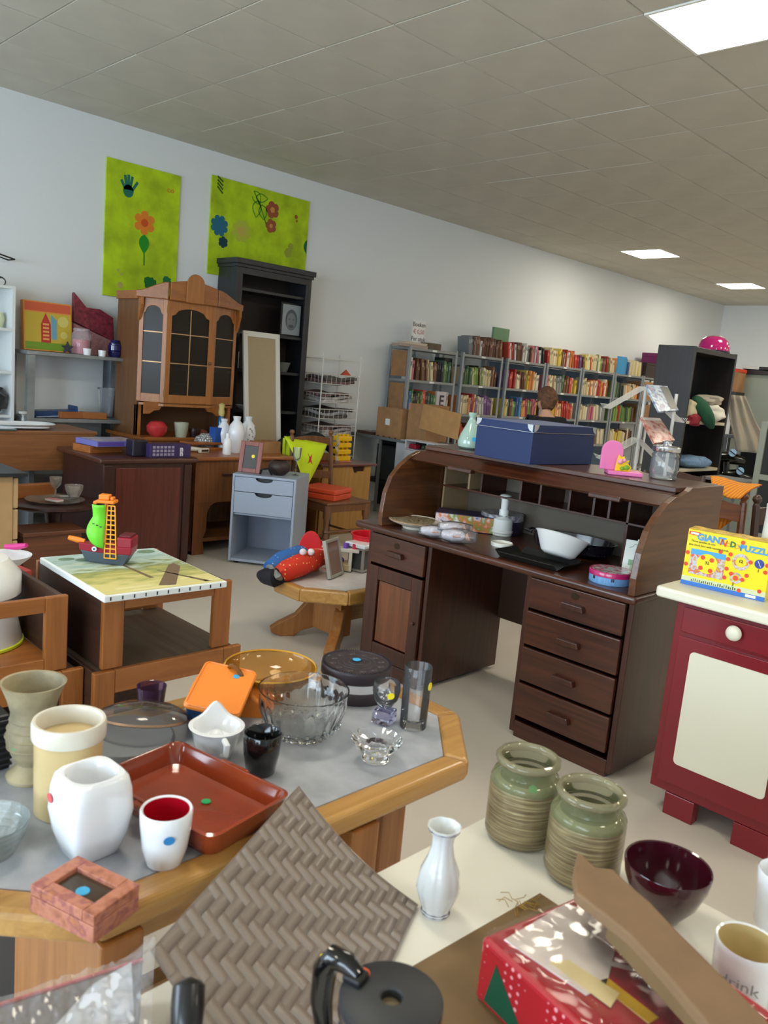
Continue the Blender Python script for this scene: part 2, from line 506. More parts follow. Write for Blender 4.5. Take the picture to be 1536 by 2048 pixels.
paint(t, 'butterfly_body', [circ(c[0] - .012, c[1], .012, 8), circ(c[0] + .018, c[1], .01, 8)], (168, 200, 22), 1)
a, b = wp(289, 555), wp(318, 582)
paint(t, 'large_leaf', [leaf(a[0], a[1], b[0], b[1] - .02, .06, 10, .12)], (20, 105, 40))
a = wp(334, 562)
paint(t, 'small_leaf', [leaf(a[0] - .03, a[1] + .04, a[0] + .04, a[1] - .07, .045, 8, .15)], (30, 110, 60))
a = wp(240, 570); b = wp(236, 540)
paint(t, 'pale_blossom', [circ(a[0], a[1], .028, 10), circ(b[0], b[1], .012, 8), circ(b[0] + .03, b[1] - .03, .012, 8)], (176, 168, 90))

t = thing('painted_panel', 'wide lime green painted panel with red flowers, on the wall above the black bookcase', 'painting', (PLX, 5.0, 2.0), group='lime green painted panels on the wall')
MB().box(-7.0475, PLX, 4.42, 5.62, 2.36, 3.27).build('board', LIME, t, world=True, bevel=.002)
c = wp(545, 420); d = wp(542, 452)
paint(t, 'flower', [petals(c[0], c[1], .085, 5, .3), petals(d[0], d[1], .07, 5, .3)], (150, 80, 45), 0)
paint(t, 'flower_centre', [petals(c[0], c[1], .03, 5, .3), petals(d[0], d[1], .022, 5, .3)], (205, 140, 80), 1)
a = wp(508, 382); b = wp(520, 410); e = wp(532, 448)
paint(t, 'leaf_stem', [stroke([a, b, e], .014), stroke([leaf(a[0], a[1], b[0], b[1], .05)[i] for i in range(15)], .01)], (80, 150, 20))
for (x0, y0, x1, y1, w_) in ((512, 395, 536, 398, .04), (515, 402, 512, 435, .05), (524, 410, 528, 440, .05)):
    a, b = wp(x0, y0), wp(x1, y1)
    lf = leaf(a[0], a[1], b[0], b[1], w_)
    paint(t, 'leaf_outline', [stroke(lf + [lf[0]], .012)], (90, 150, 20))
c = wp(483, 462)
paint(t, 'pale_flower', [petals(c[0], c[1], .11, 8, .25)], (176, 186, 60)); paint(t, 'pale_flower_heart', [petals(c[0], c[1], .05, 6, .3)], (190, 170, 80), 1)
c = wp(592, 438)
paint(t, 'bee', [circ(c[0], c[1] + .02, .022, 8), circ(c[0] + .012, c[1] - .02, .014, 8)], (150, 90, 20))
c = wp(576, 502)
paint(t, 'faded_flower', [petals(c[0], c[1] - .02, .05, 5, .3), petals(c[0] + .03, c[1] + .05, .035, 5, .3)], (150, 160, 50))
c = wp(441, 443); d = wp(441, 462); e = wp(444, 484)
y0 = 4.421
paint(t, 'blue_flower', [[(max(y0, p[0]), p[1]) for p in petals(c[0] - .01, c[1] - .04, .1, 8, .25)]], (35, 105, 130))
paint(t, 'dark_flower', [petals(e[0] + .012, e[1], .055, 6, .25)], (20, 60, 70))
c = wp(438, 375)
paint(t, 'dark_handprint', [stroke([(max(y0 + .008, c[0] - .02), c[1] + .10 - .03 * k), (c[0] + .045, c[1] + .06 - .035 * k)], .016) for k in range(4)], (60, 90, 20))
c = wp(616, 498)
paint(t, 'edge_leaf', [[(min(5.619, p[0]), p[1]) for p in leaf(c[0] - .02, c[1] + .09, c[0] + .01, c[1] - .08, .055)]], (20, 100, 60))

# ------------------------------------------------------------------ black bookcase on the wall
BKB = wood('blue-black stain', (30, 31, 36), (42, 43, 48), 'Z', .42, .1)
BIN = M('dark brown inside', (40, 32, 30), .6)
t = thing('bookcase', 'tall blue-black bookcase against the wall, under the wide green panel', 'bookcase', (-6.9, 5.02, 0))
Y0, Y1, XF, TOPZ = 4.55, 5.47, -6.72, 2.47
for a, b in ((Y0, Y0 + .035), (Y1 - .035, Y1)): MB().box(-7.04, XF, a, b, 0, TOPZ).build('side_panel', BKB, t, .002, world=True)
MB().box(-7.04, -7.03, Y0 + .035, Y1 - .035, 0, TOPZ).build('back_panel', BIN, t, world=True)
MB().box(-7.045, XF + .03, Y0 - .03, Y1 + .03, TOPZ, TOPZ + .05).box(-7.045, XF + .015, Y0 - .015, Y1 + .015, TOPZ - .03, TOPZ).build('cornice', BKB, t, .004, world=True)
MB().box(XF - .02, XF, Y0 + .035, Y1 - .035, TOPZ - .09, TOPZ - .03).box(XF - .018, XF, Y0 + .035, Y0 + .07, .06, TOPZ - .09).box(XF - .018, XF, Y1 - .07, Y1 - .035, .06, TOPZ - .09).build('face_frame', BKB, t, .002, world=True)
bz = [PX(540, y, XF).z for y in (583, 668, 742, 822)] + [.45, .08]
for z in bz: MB().box(-7.03, XF - .025, Y0 + .035, Y1 - .035, z - .028, z).build('shelf', BKB, t, .002, world=True)
MB().box(XF - .05, XF - .025, Y0 + .035, Y1 - .035, 0, .05).build('plinth', BKB, t, world=True)
z = bz[1]
P = PX(580, 660, -6.80)
fr = thing('framed_portrait', 'black frame with a grey portrait print, on the second shelf of the black bookcase', 'picture', (P.x, P.y, z))
hw, hh = .115, .30
MB().box(-.012, .008, -hw - .02, hw + .02, 0, hh + .04).build('frame', BLACK, fr, .003)
MB().box(.008, .010, -hw, hw, .02, hh + .02).build('print', M('grey print', (150, 158, 164), .6), fr)
g1 = M('print grey dark', (84, 90, 96), .6); g2 = M('print grey mid', (120, 127, 132), .6)
MB().prism(circ(0, .17, .075, 24, .105), .010, .0112, 'yz').build('printed_hair', g1, fr)
MB().prism(circ(.0, .155, .06, 24, .085), .011, .0124, 'yz').build('printed_face', g2, fr)
MB().prism(circ(-.025, .175, .012, 10, .006), .012, .013, 'yz').prism(circ(.025, .175, .012, 10, .006), .012, .013, 'yz').prism(circ(0, .105, .035, 14, .018), .012, .013, 'yz').build('printed_features', g1, fr)
# things in the bookcase
P = PX(472, 715, -6.85); o = MB().lathe([(0, 0), (.045, 0), (.047, .005), (.047, .16), (.04, .165), (0, .165)], (P.x, 4.66, bz[2])).build('pillar_candle', M('wax', (225, 222, 212), .5), smooth=True); tag(o, 'white pillar candle on the bookcase shelf beside the oak hutch', 'candle')
P = PX(484, 818, -6.82)
o = MB().lathe([(0, 0), (.04, 0), (.075, .04), (.07, .04), (.035, .008), (0, .008)], (-6.86, 4.80, bz[3])).build('small_bowl', CERW, smooth=True); tag(o, 'small white bowl low in the black bookcase, left of the white framed board', 'bowl')
o = MB().lathe([(0, 0), (.05, 0), (.085, .10), (.08, .10), (.045, .01), (0, .01)], (-6.86, 5.27, bz[2])).build('deep_bowl', M('grey bowl', (120, 125, 125), .3), smooth=True); tag(o, 'grey bowl in the black bookcase, right of the white framed board', 'bowl')

# ------------------------------------------------------------------ white framed notice board leaning on the bookcase
t = thing('framed_board', 'tall narrow beige board in a white frame leaning on the black bookcase', 'board', (-6.3, 4.66, 0))
dl = Vector((-6.56, 4.53, 1.86)) - Vector((-6.30, 4.53, 0)); 
m = Matrix.Translation((-6.30, 4.535, 0.0)) @ Matrix.Rotation(-math.atan2(.24, 1.86), 4, 'Y')
bw, bh = .43, 1.86
for a in ((0, .05, 0, bh), (bw - .05, bw, 0, bh), (.05, bw - .05, 0, .05), (.05, bw - .05, bh - .05, bh)):
    MB().box(-.022, 0, a[0], a[1], a[2], a[3], m).build('frame_rail', M('white frame', (222, 220, 212), .45), t, .002, world=True)
MB().box(-.016, -.008, .05, bw - .05, .05, bh - .05, m).build('hessian_panel', M('hessian', (178, 160, 128), .9, bump=.3, bscale=300, var=.05, vscale=200), t, world=True)

# ------------------------------------------------------------------ oak hutch cabinet
HP = wood('hutch oak', (144, 86, 34), (172, 108, 48), 'Z', .38, .2)
HPY = wood('hutch oak y', (134, 76, 28), (162, 98, 40), 'Y', .38, .25)
HDK = wood('hutch side', (96, 62, 36), (118, 78, 44), 'Z', .5, .05)
hx0, hx1 = -6.72, -6.34      # case back and front
xc = -6.20                    # centre door plane
yl = 3.36; ya = PX(331, 720, xc).y; yb = PX(425, 720, xc).y; yr = PX(470, 720, hx1).y
z0 = 0.86; zd0 = PX(335, 806, xc).z; zd1 = PX(335, 603, xc).z + .02
t = thing('glazed_hutch', 'honey oak hutch with three arched leaded glass doors and a carved crown', 'cabinet', ((hx0 + hx1) / 2, (yl + yr) / 2, z0))
MB().box(hx0, hx1, yl, yl + .022, z0, zd1 + .04).build('side_panel', HDK, t, .002, world=True)
MB().box(hx0, hx1, yr - .022, yr, z0, zd1 + .04).build('side_panel', HDK, t, .002, world=True)
MB().box(hx0, hx0 + .012, yl + .022, yr - .022, z0, zd1).build('back_panel', M('hutch back', (112, 78, 48), .6), t, world=True)
plan = [(hx0, yl), (hx1, yl), (xc, ya), (xc, yb), (hx1, yr), (hx0, yr)]
for z in (zd0 - .03, zd1, (zd0 * 2 + zd1) / 3, (zd0 + 2 * zd1) / 3):
    MB().prism([(max(hx0 + .012, p[0] - (.03 if z not in (zd0 - .03, zd1) else 0)), min(max(p[1], yl + .022), yr - .022)) for p in plan], z, z + .02).build('shelf' if z not in (zd0 - .03, zd1) else 'case_board', HP if z in (zd0 - .03, zd1) else HDK, t, world=True)
def fm(A, B, z):
    u = Vector((B[0] - A[0], B[1] - A[1], 0)); L = u.length; u.normalize()
    nrm = Vector((u.y, -u.x, 0))      # outward
    if nrm.x < 0: nrm = -nrm
    inn = -nrm
    return Matrix(((u.x, inn.x, 0, A[0]), (u.y, inn.y, 0, A[1]), (0, 0, 1, z), (0, 0, 0, 1))), L
GLS = film('cabinet glass', (60, 50, 40), .35, .25, 1.02)
LEAD = M('leading', (190, 150, 110), .35, .6)
def glazed(A, B, st, knob=None, vbar=False):
    m, L = fm(A, B, zd0); H = zd1 - zd0
    d = t
    fr = MB()
    top = [(st, H), (st, H - .13)]
    k = 12; arch = []
    for i in range(k + 1):
        s_ = i / k; arch.append((st + (L - 2 * st) * s_, H - .13 + .07 * math.sin(PI * s_) ** .6 - (.02 if .0 < s_ < .12 or .88 < s_ < 1 else 0)))
    fr.prism([(0, 0), (st, 0), (st, H), (0, H)], 0, .022, 'xz', m)
    fr.prism([(L - st, 0), (L, 0), (L, H), (L - st, H)], 0, .022, 'xz', m)
    fr.prism([(st, 0), (L - st, 0), (L - st, .07), (st, .07)], 0.001, .021, 'xz', m)
    fr.prism([(st, H)] + arch + [(L - st, H)], 0.001, .021, 'xz', m)
    d = fr.build('door', HP, t, .002, world=True)
    MB().prism([(st, .07), (L - st, .07), (L - st, H - .06), (st, H - .06)], .012, .015, 'xz', m).build('door_pane', GLS, d, world=True)
    gl = MB()
    for z in (.07 + (H - .13) * .36, .07 + (H - .13) * .70): gl.prism([(st, z), (L - st, z), (L - st, z + .008), (st, z + .008)], .008, .012, 'xz', m)
    if vbar: gl.prism([(L / 2 - .004, .07), (L / 2 + .004, .07), (L / 2 + .004, H - .07), (L / 2 - .004, H - .07)], .006, .010, 'xz', m)
    gl.build('leading', LEAD, d, world=True)
    if knob:
        c = m @ Vector((L - .03, -.012, H * .42))
        MB().ball(c, .014, 10, 8).build('door_knob', HDK, d, smooth=True, world=True)
        MB().box(-.006, .004, -.01, 0, .05, .11, m).box(-.006, .004, -.01, 0, H - .11, H - .05, m).build('hinge', M('brass', (170, 130, 60), .4, .8), d, world=True)
glazed((hx1, yl), (xc, ya), .035)
glazed((xc, ya), (xc, yb), .045, True, True)
glazed((xc, yb), (hx1, yr), .035)
# crown boards
def crown(A, B, f, nm='crown_board', e=.03):
    m, L = fm(A, B, zd1 - .005); n = 16
    top = [(L * i / n, f(i / n)) for i in range(n + 1)]
    MB().prism([(0, 0)] + [(L, 0)] + top[::-1], -e, .0, 'xz', m).build(nm, HPY, t, .006, world=True)
crown((hx1 - .0, yl - .03), (xc + .01, ya), lambda s_: .055 + .085 * (s_ * s_ * (3 - 2 * s_)))
crown((xc + .01, ya), (xc + .01, yb), lambda s_: .14 + .035 * math.sin(PI * s_))
crown((xc + .01, yb), (hx1, yr + .03), lambda s_: .14 - .085 * (s_ * s_ * (3 - 2 * s_)))
MB().box(hx0, hx1, yl - .02, yl, zd1 - .02, zd1 + .05).build('crown_return', HPY, t, .004, world=True)
MB().box(hx0, hx1, yr, yr + .02, zd1 - .02, zd1 + .05).build('crown_return', HPY, t, .004, world=True)
m, L = fm((xc + .01, ya), (xc + .01, yb), zd1 - .01)
ks = [(L / 2 - .085, 0), (L / 2 + .085, 0)] + [(L / 2 + .085 * math.cos(a), .155 + .085 * math.sin(a)) for a in [PI * i / 14 for i in range(15)]]
MB().prism(ks, -.045, -.028, 'xz', m).build('crown_keystone', HP, t, .008, world=True)
# scalloped apron and side brackets under the doors
m, L = fm((xc - .03, ya - .16), (xc - .03, yb + .14), zd0 - .10)
MB().prism([(0, .10), (0, .0), (.05, 0), (.09, .03), (.14, .035), (.16, .06), (.2, .075), (L - .2, .075), (L - .16, .06), (L - .14, .035), (L - .09, .03), (L - .05, 0), (L, 0), (L, .10)], 0, .02, 'xz', m).build('scalloped_apron', HPY, t, .002, world=True)
for yy in (yl, yr):
    MB().prism([(hx1, zd1), (hx1 + .05, zd1), (hx1 + .05, zd1 - .06), (hx1 + .02, zd1 - .16), (hx1, zd1 - .2)], yy - .012, yy + .012, 'xz').build('bracket', HP, t, .002, world=True)
MB().box(hx1 - .03, hx1, yl, yl + .05, z0, zd0 - .03).build('front_post', HP, t, .002, world=True)
MB().box(hx1 - .03, hx1, yr - .05, yr, z0, zd0 - .03).build('front_post', HP, t, .002, world=True)
o = MB().lathe([(0, 0), (.035, 0), (.04, .08), (.036, .08), (.032, .006), (0, .006)], (-6.34, (ya + yb) / 2 - .03, zd0 - .01)).tube([(-6.34, (ya + yb) / 2 + .01, zd0 + .01), (-6.34, (ya + yb) / 2 + .04, zd0 + .03), (-6.34, (ya + yb) / 2 + .01, zd0 + .06)], .005).build('mug', M('mug grey', (150, 150, 150), .3), smooth=True); tag(o, 'pale mug behind the centre glass door of the oak hutch', 'mug')
o = MB().box(hx0 + .05, hx1 - .08, yr - .12, yr + .015, zd1 + .05, zd1 + .062).build('glass_dish', M('grey plastic', (140, 150, 145), .2), bevel=.004)
tag(o, 'flat grey dish on the right end of the oak hutch crown', 'dish')
# its base unit
t = thing('buffet', 'oak sideboard carrying the glazed hutch, half hidden behind the desks', 'sideboard', (-6.5, 3.9, 0))
MB().box(-6.75, -6.18, yl - .02, yr + .02, .05, .83).build('body', HP, t, .004, world=True)
MB().box(-6.78, -6.15, yl - .05, yr + .05, .83, .86).build('top_board', HPY, t, .006, world=True)
MB().box(-6.7, -6.22, yl, yr, 0, .05).build('plinth', HDK, t, world=True)
MB().box(-6.18, -6.165, yl + .02, (yl + yr) / 2 - .01, .12, .78).build('door', HP, t, .003, world=True)
MB().box(-6.18, -6.165, (yl + yr) / 2 + .01, yr - .02, .12, .78).build('door', HP, t, .003, world=True)

# ------------------------------------------------------------------ steel shelving on the left
t = thing('steel_shelving', 'low grey steel shelving rack against the wall, left of the oak hutch', 'shelving', (-6.8, 3.0, 0))
SY0, SY1 = 2.56, 3.43
for z in (1.488, .955, .5, .1): MB().box(-6.98, -6.60, SY0, SY1, z - .03, z).build('deck', STEEL, t, .002, world=True)
for x in (-6.98, -6.60):
    for y in (SY0 + .03, SY1 - .03):
        s_ = 1 if y < 3 else -1
        MB().box(x - .002, x + .002, y - .03, y + .03, 0, 1.455).box(x - .002 if x < -6.8 else x - .035, x + .035 if x < -6.8 else x + .002, y - s_ * .03 - .001, y - s_ * .03 + .001, 0, 1.455).build('post', STEEL, t, world=True)
# white bookcase cut by the left edge
t = thing('bookcase', 'white bookcase cut off by the left edge of the picture', 'bookcase', (-6.9, 2.0, 0))
WB_ = M('white melamine', (222, 226, 226), .45)
yE = PX(30, 700, -6.72).y; zt = PX(24, 572, -6.72).z
MB().box(-7.04, -6.72, yE - .025, yE, 0, zt).build('side_panel', WB_, t, .001, world=True)
MB().box(-7.04, -6.72, yE - .9, yE - .875, 0, zt).build('side_panel', WB_, t, .001, world=True)
MB().box(-7.045, -7.035, yE - .875, yE - .025, 0, zt).build('back_panel', WB_, t, world=True)
zs = [zt, PX(12, 656, -6.72).z, PX(12, 742, -6.72).z, PX(12, 830, -6.72).z, .5, .1]
for z in zs: MB().box(-7.035, -6.72, yE - .875, yE - .025, z - .022, z).build('shelf', WB_, t, .001, world=True)
# wire bits standing on it
P = PX(12, 545, -6.85)
a = thing('wire_ornament', 'small dark wire ornament with a ring on the white bookcase', 'ornament', (-6.88, yE - .05, zt))
MB().tube([(0, -.09, .002), (0, -.05, .04), (0, -.02, .07), (0, .01, .065)], .005, 6).build('hook', M('dark wire', (70, 72, 78), .4, .6), a)
MB().tube([(0, .0 + .03 * math.cos(q), .033 + .03 * math.sin(q)) for q in [2 * PI * i / 16 for i in range(16)]], .005, 6, True).build('ring', M('dark wire'), a)
a = thing('wall_hook', 'thin black wire shelf bracket on the wall above the white bookcase', 'hook', (-7.05, PX(8, 515, -7.0).y, PX(8, 515, -7.0).z))
MB().tube([(.005, -.1, .02), (.14, -.1, .02), (.14, .05, -.01), (.005, .05, -.01)], .006, 6, True).build('wire_frame', BLACK, a)
o = MB().ball((-6.80, yE - .16, zs[3] + .115), (.09, .13, .115), 18, 12).build('plush_toy', M('black fur', (14, 14, 16), .9, sheen=.4), smooth=True, jitter=.035); tag(o, 'black furry plush ball on the white bookcase', 'toy')
o = MB().lathe([(0, 0), (.03, 0), (.045, .07), (.03, .12), (.025, .12), (.04, .07), (0, .005)], (-6.85, yE - .08, zs[1])).build('small_vase', M('pale yellow', (205, 210, 170), .3), smooth=True); tag(o, 'small pale vase on the upper shelf of the white bookcase', 'vase')
# --- on the steel shelving
zt = 1.488
t = thing('toy_box', 'flat orange and yellow toy game box standing on the steel shelving', 'box', (-6.86, 2.62, zt), rot=(Matrix.Rotation(-.10, 3, 'Y')))
MB().box(-.03, .03, 0, .40, 0, .40).build('carton', M('box orange', (226, 150, 70), .5), t, .002)
MB().box(.0305, .0315, .01, .39, .32, .39).build('printed_banner', M('box red orange', (214, 96, 60), .5), t)
MB().box(.0305, .0315, .01, .39, .07, .31).build('printed_field', M('box yellow', (206, 178, 60), .5), t)
MB().box(.0305, .0315, .01, .39, .01, .07).build('printed_grass', M('box green', (120, 158, 40), .5), t)
MB().prism([(.14, .07), (.22, .07), (.22, .22), (.18, .31), (.14, .22)], .0316, .0335, 'yz').build('printed_tower', M('box red', (196, 50, 46), .5), t)
MB().prism([(.225, .1), (.27, .1), (.27, .26), (.225, .3)], .0316, .0335, 'yz').build('printed_sky', M('box blue', (110, 165, 190), .5), t)
MB().prism(circ(.325, .25, .045, 16), .0316, .0335, 'yz').prism(circ(.33, .14, .03, 12), .0316, .0335, 'yz').build('printed_badge', M('box pale', (220, 205, 110), .5), t)
for k in range(5): MB().box(.0336, .0345, .155, .205, .09 + .03 * k, .105 + .03 * k).build('printed_window', M('box letter', (232, 170, 90), .5), t)
st = []
for i in range(10):
    r = .055 if i % 2 == 0 else .023; a = PI / 2 + i * PI / 5; st.append((r * math.cos(a), .044 + r * math.sin(a)))
P = PX(135, 694, -6.66)
o = MB().prism(st, -.012, .012, 'yz', Matrix.Translation((P.x, P.y, zt))).build('star_ornament', M('dark star', (52, 50, 66), .4), bevel=.003); tag(o, 'dark five-pointed star ornament on the steel shelving', 'ornament')
PK = film('pink tinted glass', (214, 120, 140), .45, .08)
P = PX(162, 703, -6.72)
t = thing('glass_jar', 'wide clip jar with pink contents on the steel shelving', 'jar', (P.x, P.y, zt))
MB().lathe([(0, 0), (.075, 0), (.08, .01), (.08, .16), (.06, .19), (.06, .20)], n=24).build('glass_body', film('jar glass', (225, 215, 220), .25, .05), t, smooth=True)
MB().lathe([(.063, .19), (.066, .2), (.063, .215), (0, .22)], n=24).build('jar_lid', film('jar glass'), t, smooth=True)
MB().lathe([(0, .005), (.07, .006), (.07, .12), (0, .13)], n=20).build('pink_filling', M('pink powder', (205, 110, 128), .8), t, smooth=True)
for (px, py, l, h_) in ((174, 708, 'small white cup on the steel shelving, in front of the pink jar', .055), (204, 711, 'small white cup on the steel shelving, beside the dark blue jar', .05)):
    P = PX(px, py, -6.63); o = MB().lathe([(0, 0), (.028, 0), (.034, h_), (.030, h_), (.025, .006), (0, .006)], (P.x, P.y, zt), n=18).build('small_cup', CERW, smooth=True); tag(o, l, 'cup', 'small white cups on the steel shelving')
P = PX(229, 712, -6.68)
o = MB().lathe([(0, 0), (.045, 0), (.055, .02), (.058, .05), (.05, .055), (.058, .06), (.058, .10), (.05, .105), (.05, .115), (.035, .13), (.04, .145), (.03, .145), (.0, .12)], (P.x, P.y, zt)).build('blue_jar', M('navy glass', (28, 30, 84), .15, coat=.5), smooth=True); tag(o, 'dark blue ribbed jar on the right end of the steel shelving', 'jar')
# folded crimson parcel
t = thing('folded_tablecloth', 'crimson and pale pink folded cloth pack standing against the wall on the shelving', 'cloth', (-6.90, 3.22, zt), rot=(Matrix.Rotation(-.12, 3, 'Y')))
pk = [(-.17, 0), (.22, 0), (.22, .36), (.10, .42), (-.05, .44), (-.13, .52), (-.15, .3)]
MB().prism([(-.19, .0), (.21, 0), (.21, .13), (-.16, .26)], -.02, .02, 'yz').build('pale_fold', M('pale pink cloth', (170, 120, 120), .6, var=.15, vscale=40), t, .006)
MB().prism([(-.16, .27), (.205, .13), (.2, .34), (.08, .40), (-.04, .40), (-.15, .52)], -.024, .026, 'yz').build('crimson_fold', M('crimson cloth', (128, 44, 58), .45, var=.3, vscale=30), t, .006)
# second deck
zt = .955
t = thing('blue_rack', 'blue plastic tray rack tilted on the middle shelf of the steel shelving', 'rack', (-6.74, 2.64, zt), rot=(Matrix.Rotation(.055, 3, 'X')))
bl = M('blue plastic', (30, 62, 108), .35)
MB().box(-.07, .07, 0, .36, .01, .05).build('tray_body', bl, t, .006)
for y in (0, .36): MB().box(-.08, .08, y - .012, y + .012, 0, .085).build('tray_end', bl, t, .01)
MB().box(-.05, .085, .02, .34, 0.0, .010).build('tray_base', M('pale blue plastic', (130, 150, 175), .35), t, .002)
for (y, r, l, zz) in ((2.95, .12, 'flat orange wooden block lying on the steel shelving, left one', 0), (3.14, -.12, 'orange wooden block lying tilted on the steel shelving, right one', .0)):
    m = Matrix.Rotation(r, 4, 'Z') @ Matrix.Rotation(-.0, 4, 'X')
    o = MB().cbox((-6.68, y, zt + .03 + zz), (.09, .22, .055), r).build('wooden_block', PINE_Y, bevel=.004); tag(o, l, 'block', 'wooden blocks on the steel shelving')
P = PX(205, 825, -6.85)
o = MB().lathe([(0, 0), (.06, 0), (.065, .01), (.085, .26), (.088, .26), (.082, .24), (.058, .02), (0, .015)], (P.x, P.y + .04, zt), n=24).build('glass_vase', film('vase glass', (200, 205, 210), .14, .05), smooth=True); tag(o, 'clear flared glass vase on the middle shelf of the steel shelving', 'vase')
# ------------------------------------------------------------------ dark desk cabinet on the left
t = thing('cabinet', 'dark mahogany cabinet with a moulded top, left of the oak kneehole desk', 'cabinet', (-5.6, 2.93, 0))
MB().box(-5.93, -5.27, 2.57, 3.26, .0, .775).build('body', MAHO, t, .006, world=True)
MB().box(-5.96, -5.235, 2.53, 3.305, .775, .81).build('top_board', MAHO_Y, t, .012, seg=3, world=True)
MB().box(-5.27, -5.258, 2.57, 2.63, .03, .76).build('corner_post', MAHO, t, .004, world=True)
MB().box(-5.27, -5.258, 3.20, 3.26, .03, .76).build('corner_post', MAHO, t, .004, world=True)
MB().box(-5.268, -5.262, 2.66, 3.17, .05, .74).build('front_panel', wood('mahogany panel', (70, 24, 18), (98, 42, 30), 'Z', .3, .3), t, .003, world=True)
# ------------------------------------------------------------------ oak kneehole desk
t = thing('kneehole_desk', 'honey oak desk with an open cupboard at the foot, behind the grey drawer unit', 'desk', (-5.75, 4.1, 0))
XF, XBK = -5.46, -6.04
MB().box(XBK, XF + .03, 3.40, 4.38, .76, .79).build('top_board', PINE_Y, t, .008, world=True)
OP = wood('desk oak', (104, 60, 28), (132, 82, 40), 'Z', .4, .15)
MB().box(XBK, XF, 3.42, 3.445, 0, .76).build('side_panel', OP, t, .003, world=True)
MB().box(XF - .02, XF, 3.445, 4.34, .42, .76).build('drawer_front', OP, t, .003, world=True)
MB().box(XF, XF + .022, 3.66, 3.80, .635, .655).build('drawer_handle', DK_OAK, t, .004, world=True)
MB().prism([(3.42, 0), (3.53, 0), (3.53, .05), (3.515, .12), (3.545, .2), (3.545, .34), (3.57, .39), (3.62, .42), (3.42, .42)], XF - .022, XF - .002, 'yz').build('shaped_post', OP, t, .003, world=True)
MB().box(XBK, XF - .01, 3.445, 4.34, .10, .13).build('foot_shelf', OP, t, .003, world=True)
MB().box(XBK, XF, 4.34, 4.365, 0, .76).build('side_panel', OP, t, .003, world=True)
MB().box(XBK, XBK + .02, 3.445, 4.34, .12, .76).build('back_panel', OP, t, world=True)
MB().box(XF - .06, XF + .002, 3.42, 3.5, 0, .03).build('foot_block', OP, t, .004, world=True)
# ------------------------------------------------------------------ grey drawer unit
AG = M('grey blue lacquer', (150, 160, 178), .45); AG2 = M('grey lacquer side', (120, 118, 116), .5)
a0 = Vector((-5.15, 3.553, 0)); a1 = Vector((-4.757, 3.862, 0)); u = (a1 - a0).normalized(); ang = math.atan2(u.y, u.x)
t = thing('drawer_unit', 'pale grey drawer unit with two cut-out drawers over an open compartment', 'drawer unit', tuple(a0), ang)
AW, AD, AH = .50, .46, .705
for n_, b_ in (('side_panel', (0, .018, 0, AD, .02, AH)), ('side_panel', (AW - .018, AW, 0, AD, .02, AH)), ('bottom_board', (.018, AW - .018, 0.004, AD, .02, .04)),
               ('top_board', (.018, AW - .018, 0, AD, AH - .018, AH)), ('back_panel', (.018, AW - .018, AD - .01, AD, .04, AH - .018)), ('middle_board', (.018, AW - .018, .02, AD - .01, .385, .4))):
    MB().box(*b_).build(n_, AG, t, .0015)
def cutdrawer(za, zb):
    w0, w1 = .021, AW - .021; c = AW / 2; k = 10
    pts = [(w0, za), (w1, za), (w1, zb)] + [(c + .068 * math.cos(PI * i / k), zb - .030 * math.sin(PI * i / k) ** .8) for i in range(k + 1)] + [(w0, zb)]
    o = MB().prism(pts, -.001, .016, 'xz').build('drawer', AG, t, .001)
cutdrawer(.405, .568); cutdrawer(.573, .684)
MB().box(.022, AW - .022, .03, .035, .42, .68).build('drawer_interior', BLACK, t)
for x in (.05, AW - .05):
    for y in (.05, AD - .05): MB().lathe([(0, 0), (.02, 0), (.02, .02), (0, .02)], (x, y, 0), 12).build('caster', BLACK, t)
# on it: red-brown picture frame and a dark bowl
A_ = lambda x, y, z: Matrix.Translation(a0) @ Matrix.Rotation(ang, 4, 'Z') @ Vector((x, y, z))
p = A_(.09, .12, AH)
fr = thing('framed_photo', 'red-brown photo frame with a yellow dot leaning on the grey drawer unit', 'photo frame', tuple(p), rot=(Matrix.Rotation(ang - .05, 3, 'Z') @ Matrix.Rotation(-.22, 3, 'X')))
RB = wood('red brown frame', (112, 52, 40), (142, 72, 56), 'Z', .4, .15)
for b_ in ((-.09, -.055, 0, .245), (.055, .09, 0, .245), (-.055, .055, 0, .035), (-.055, .055, .21, .245)): MB().box(b_[0], b_[1], -.01, .01, b_[2], b_[3]).build('frame_rail', RB, fr, .003)
MB().box(-.055, .055, -.003, .003, .035, .21).build('glass_front', M('dark picture', (86, 84, 84), .12), fr)
sticker(fr, frame((.02, -.0045, .13), (1, 0, 0), (0, 0, 1)), .014, ST_Y)
p = A_(.32, .17, AH)
o = MB().lathe([(0, 0), (.04, 0), (.085, .04), (.09, .075), (.07, .11), (.055, .115), (.075, .075), (0, .02)], tuple(p)).build('clay_pot', M('dark brown clay', (52, 36, 32), .5), smooth=True); tag(o, 'dark brown squat clay pot on the grey drawer unit', 'pot')
p = A_(.43, .26, AH)
o = MB().lathe([(0, 0), (.03, 0), (.004, .01), (.004, .10), (.03, .14), (.036, .22), (.033, .22), (.026, .145), (0, .105)], tuple(p)).build('wine_glass', film('thin glass', (220, 225, 225), .10, .04), smooth=True); tag(o, 'clear stemmed glass at the back corner of the grey drawer unit', 'glass')
p = A_(.24, .06, AH)
o = MB().tube([A_(.20, .05, AH + .012), A_(.22, .02, AH + .05), A_(.27, .03, AH + .06), A_(.29, .06, AH + .012)], .009, 8).build('black_band', BLACK, smooth=True); tag(o, 'black band lying before the clay pot on the grey drawer unit', 'band')

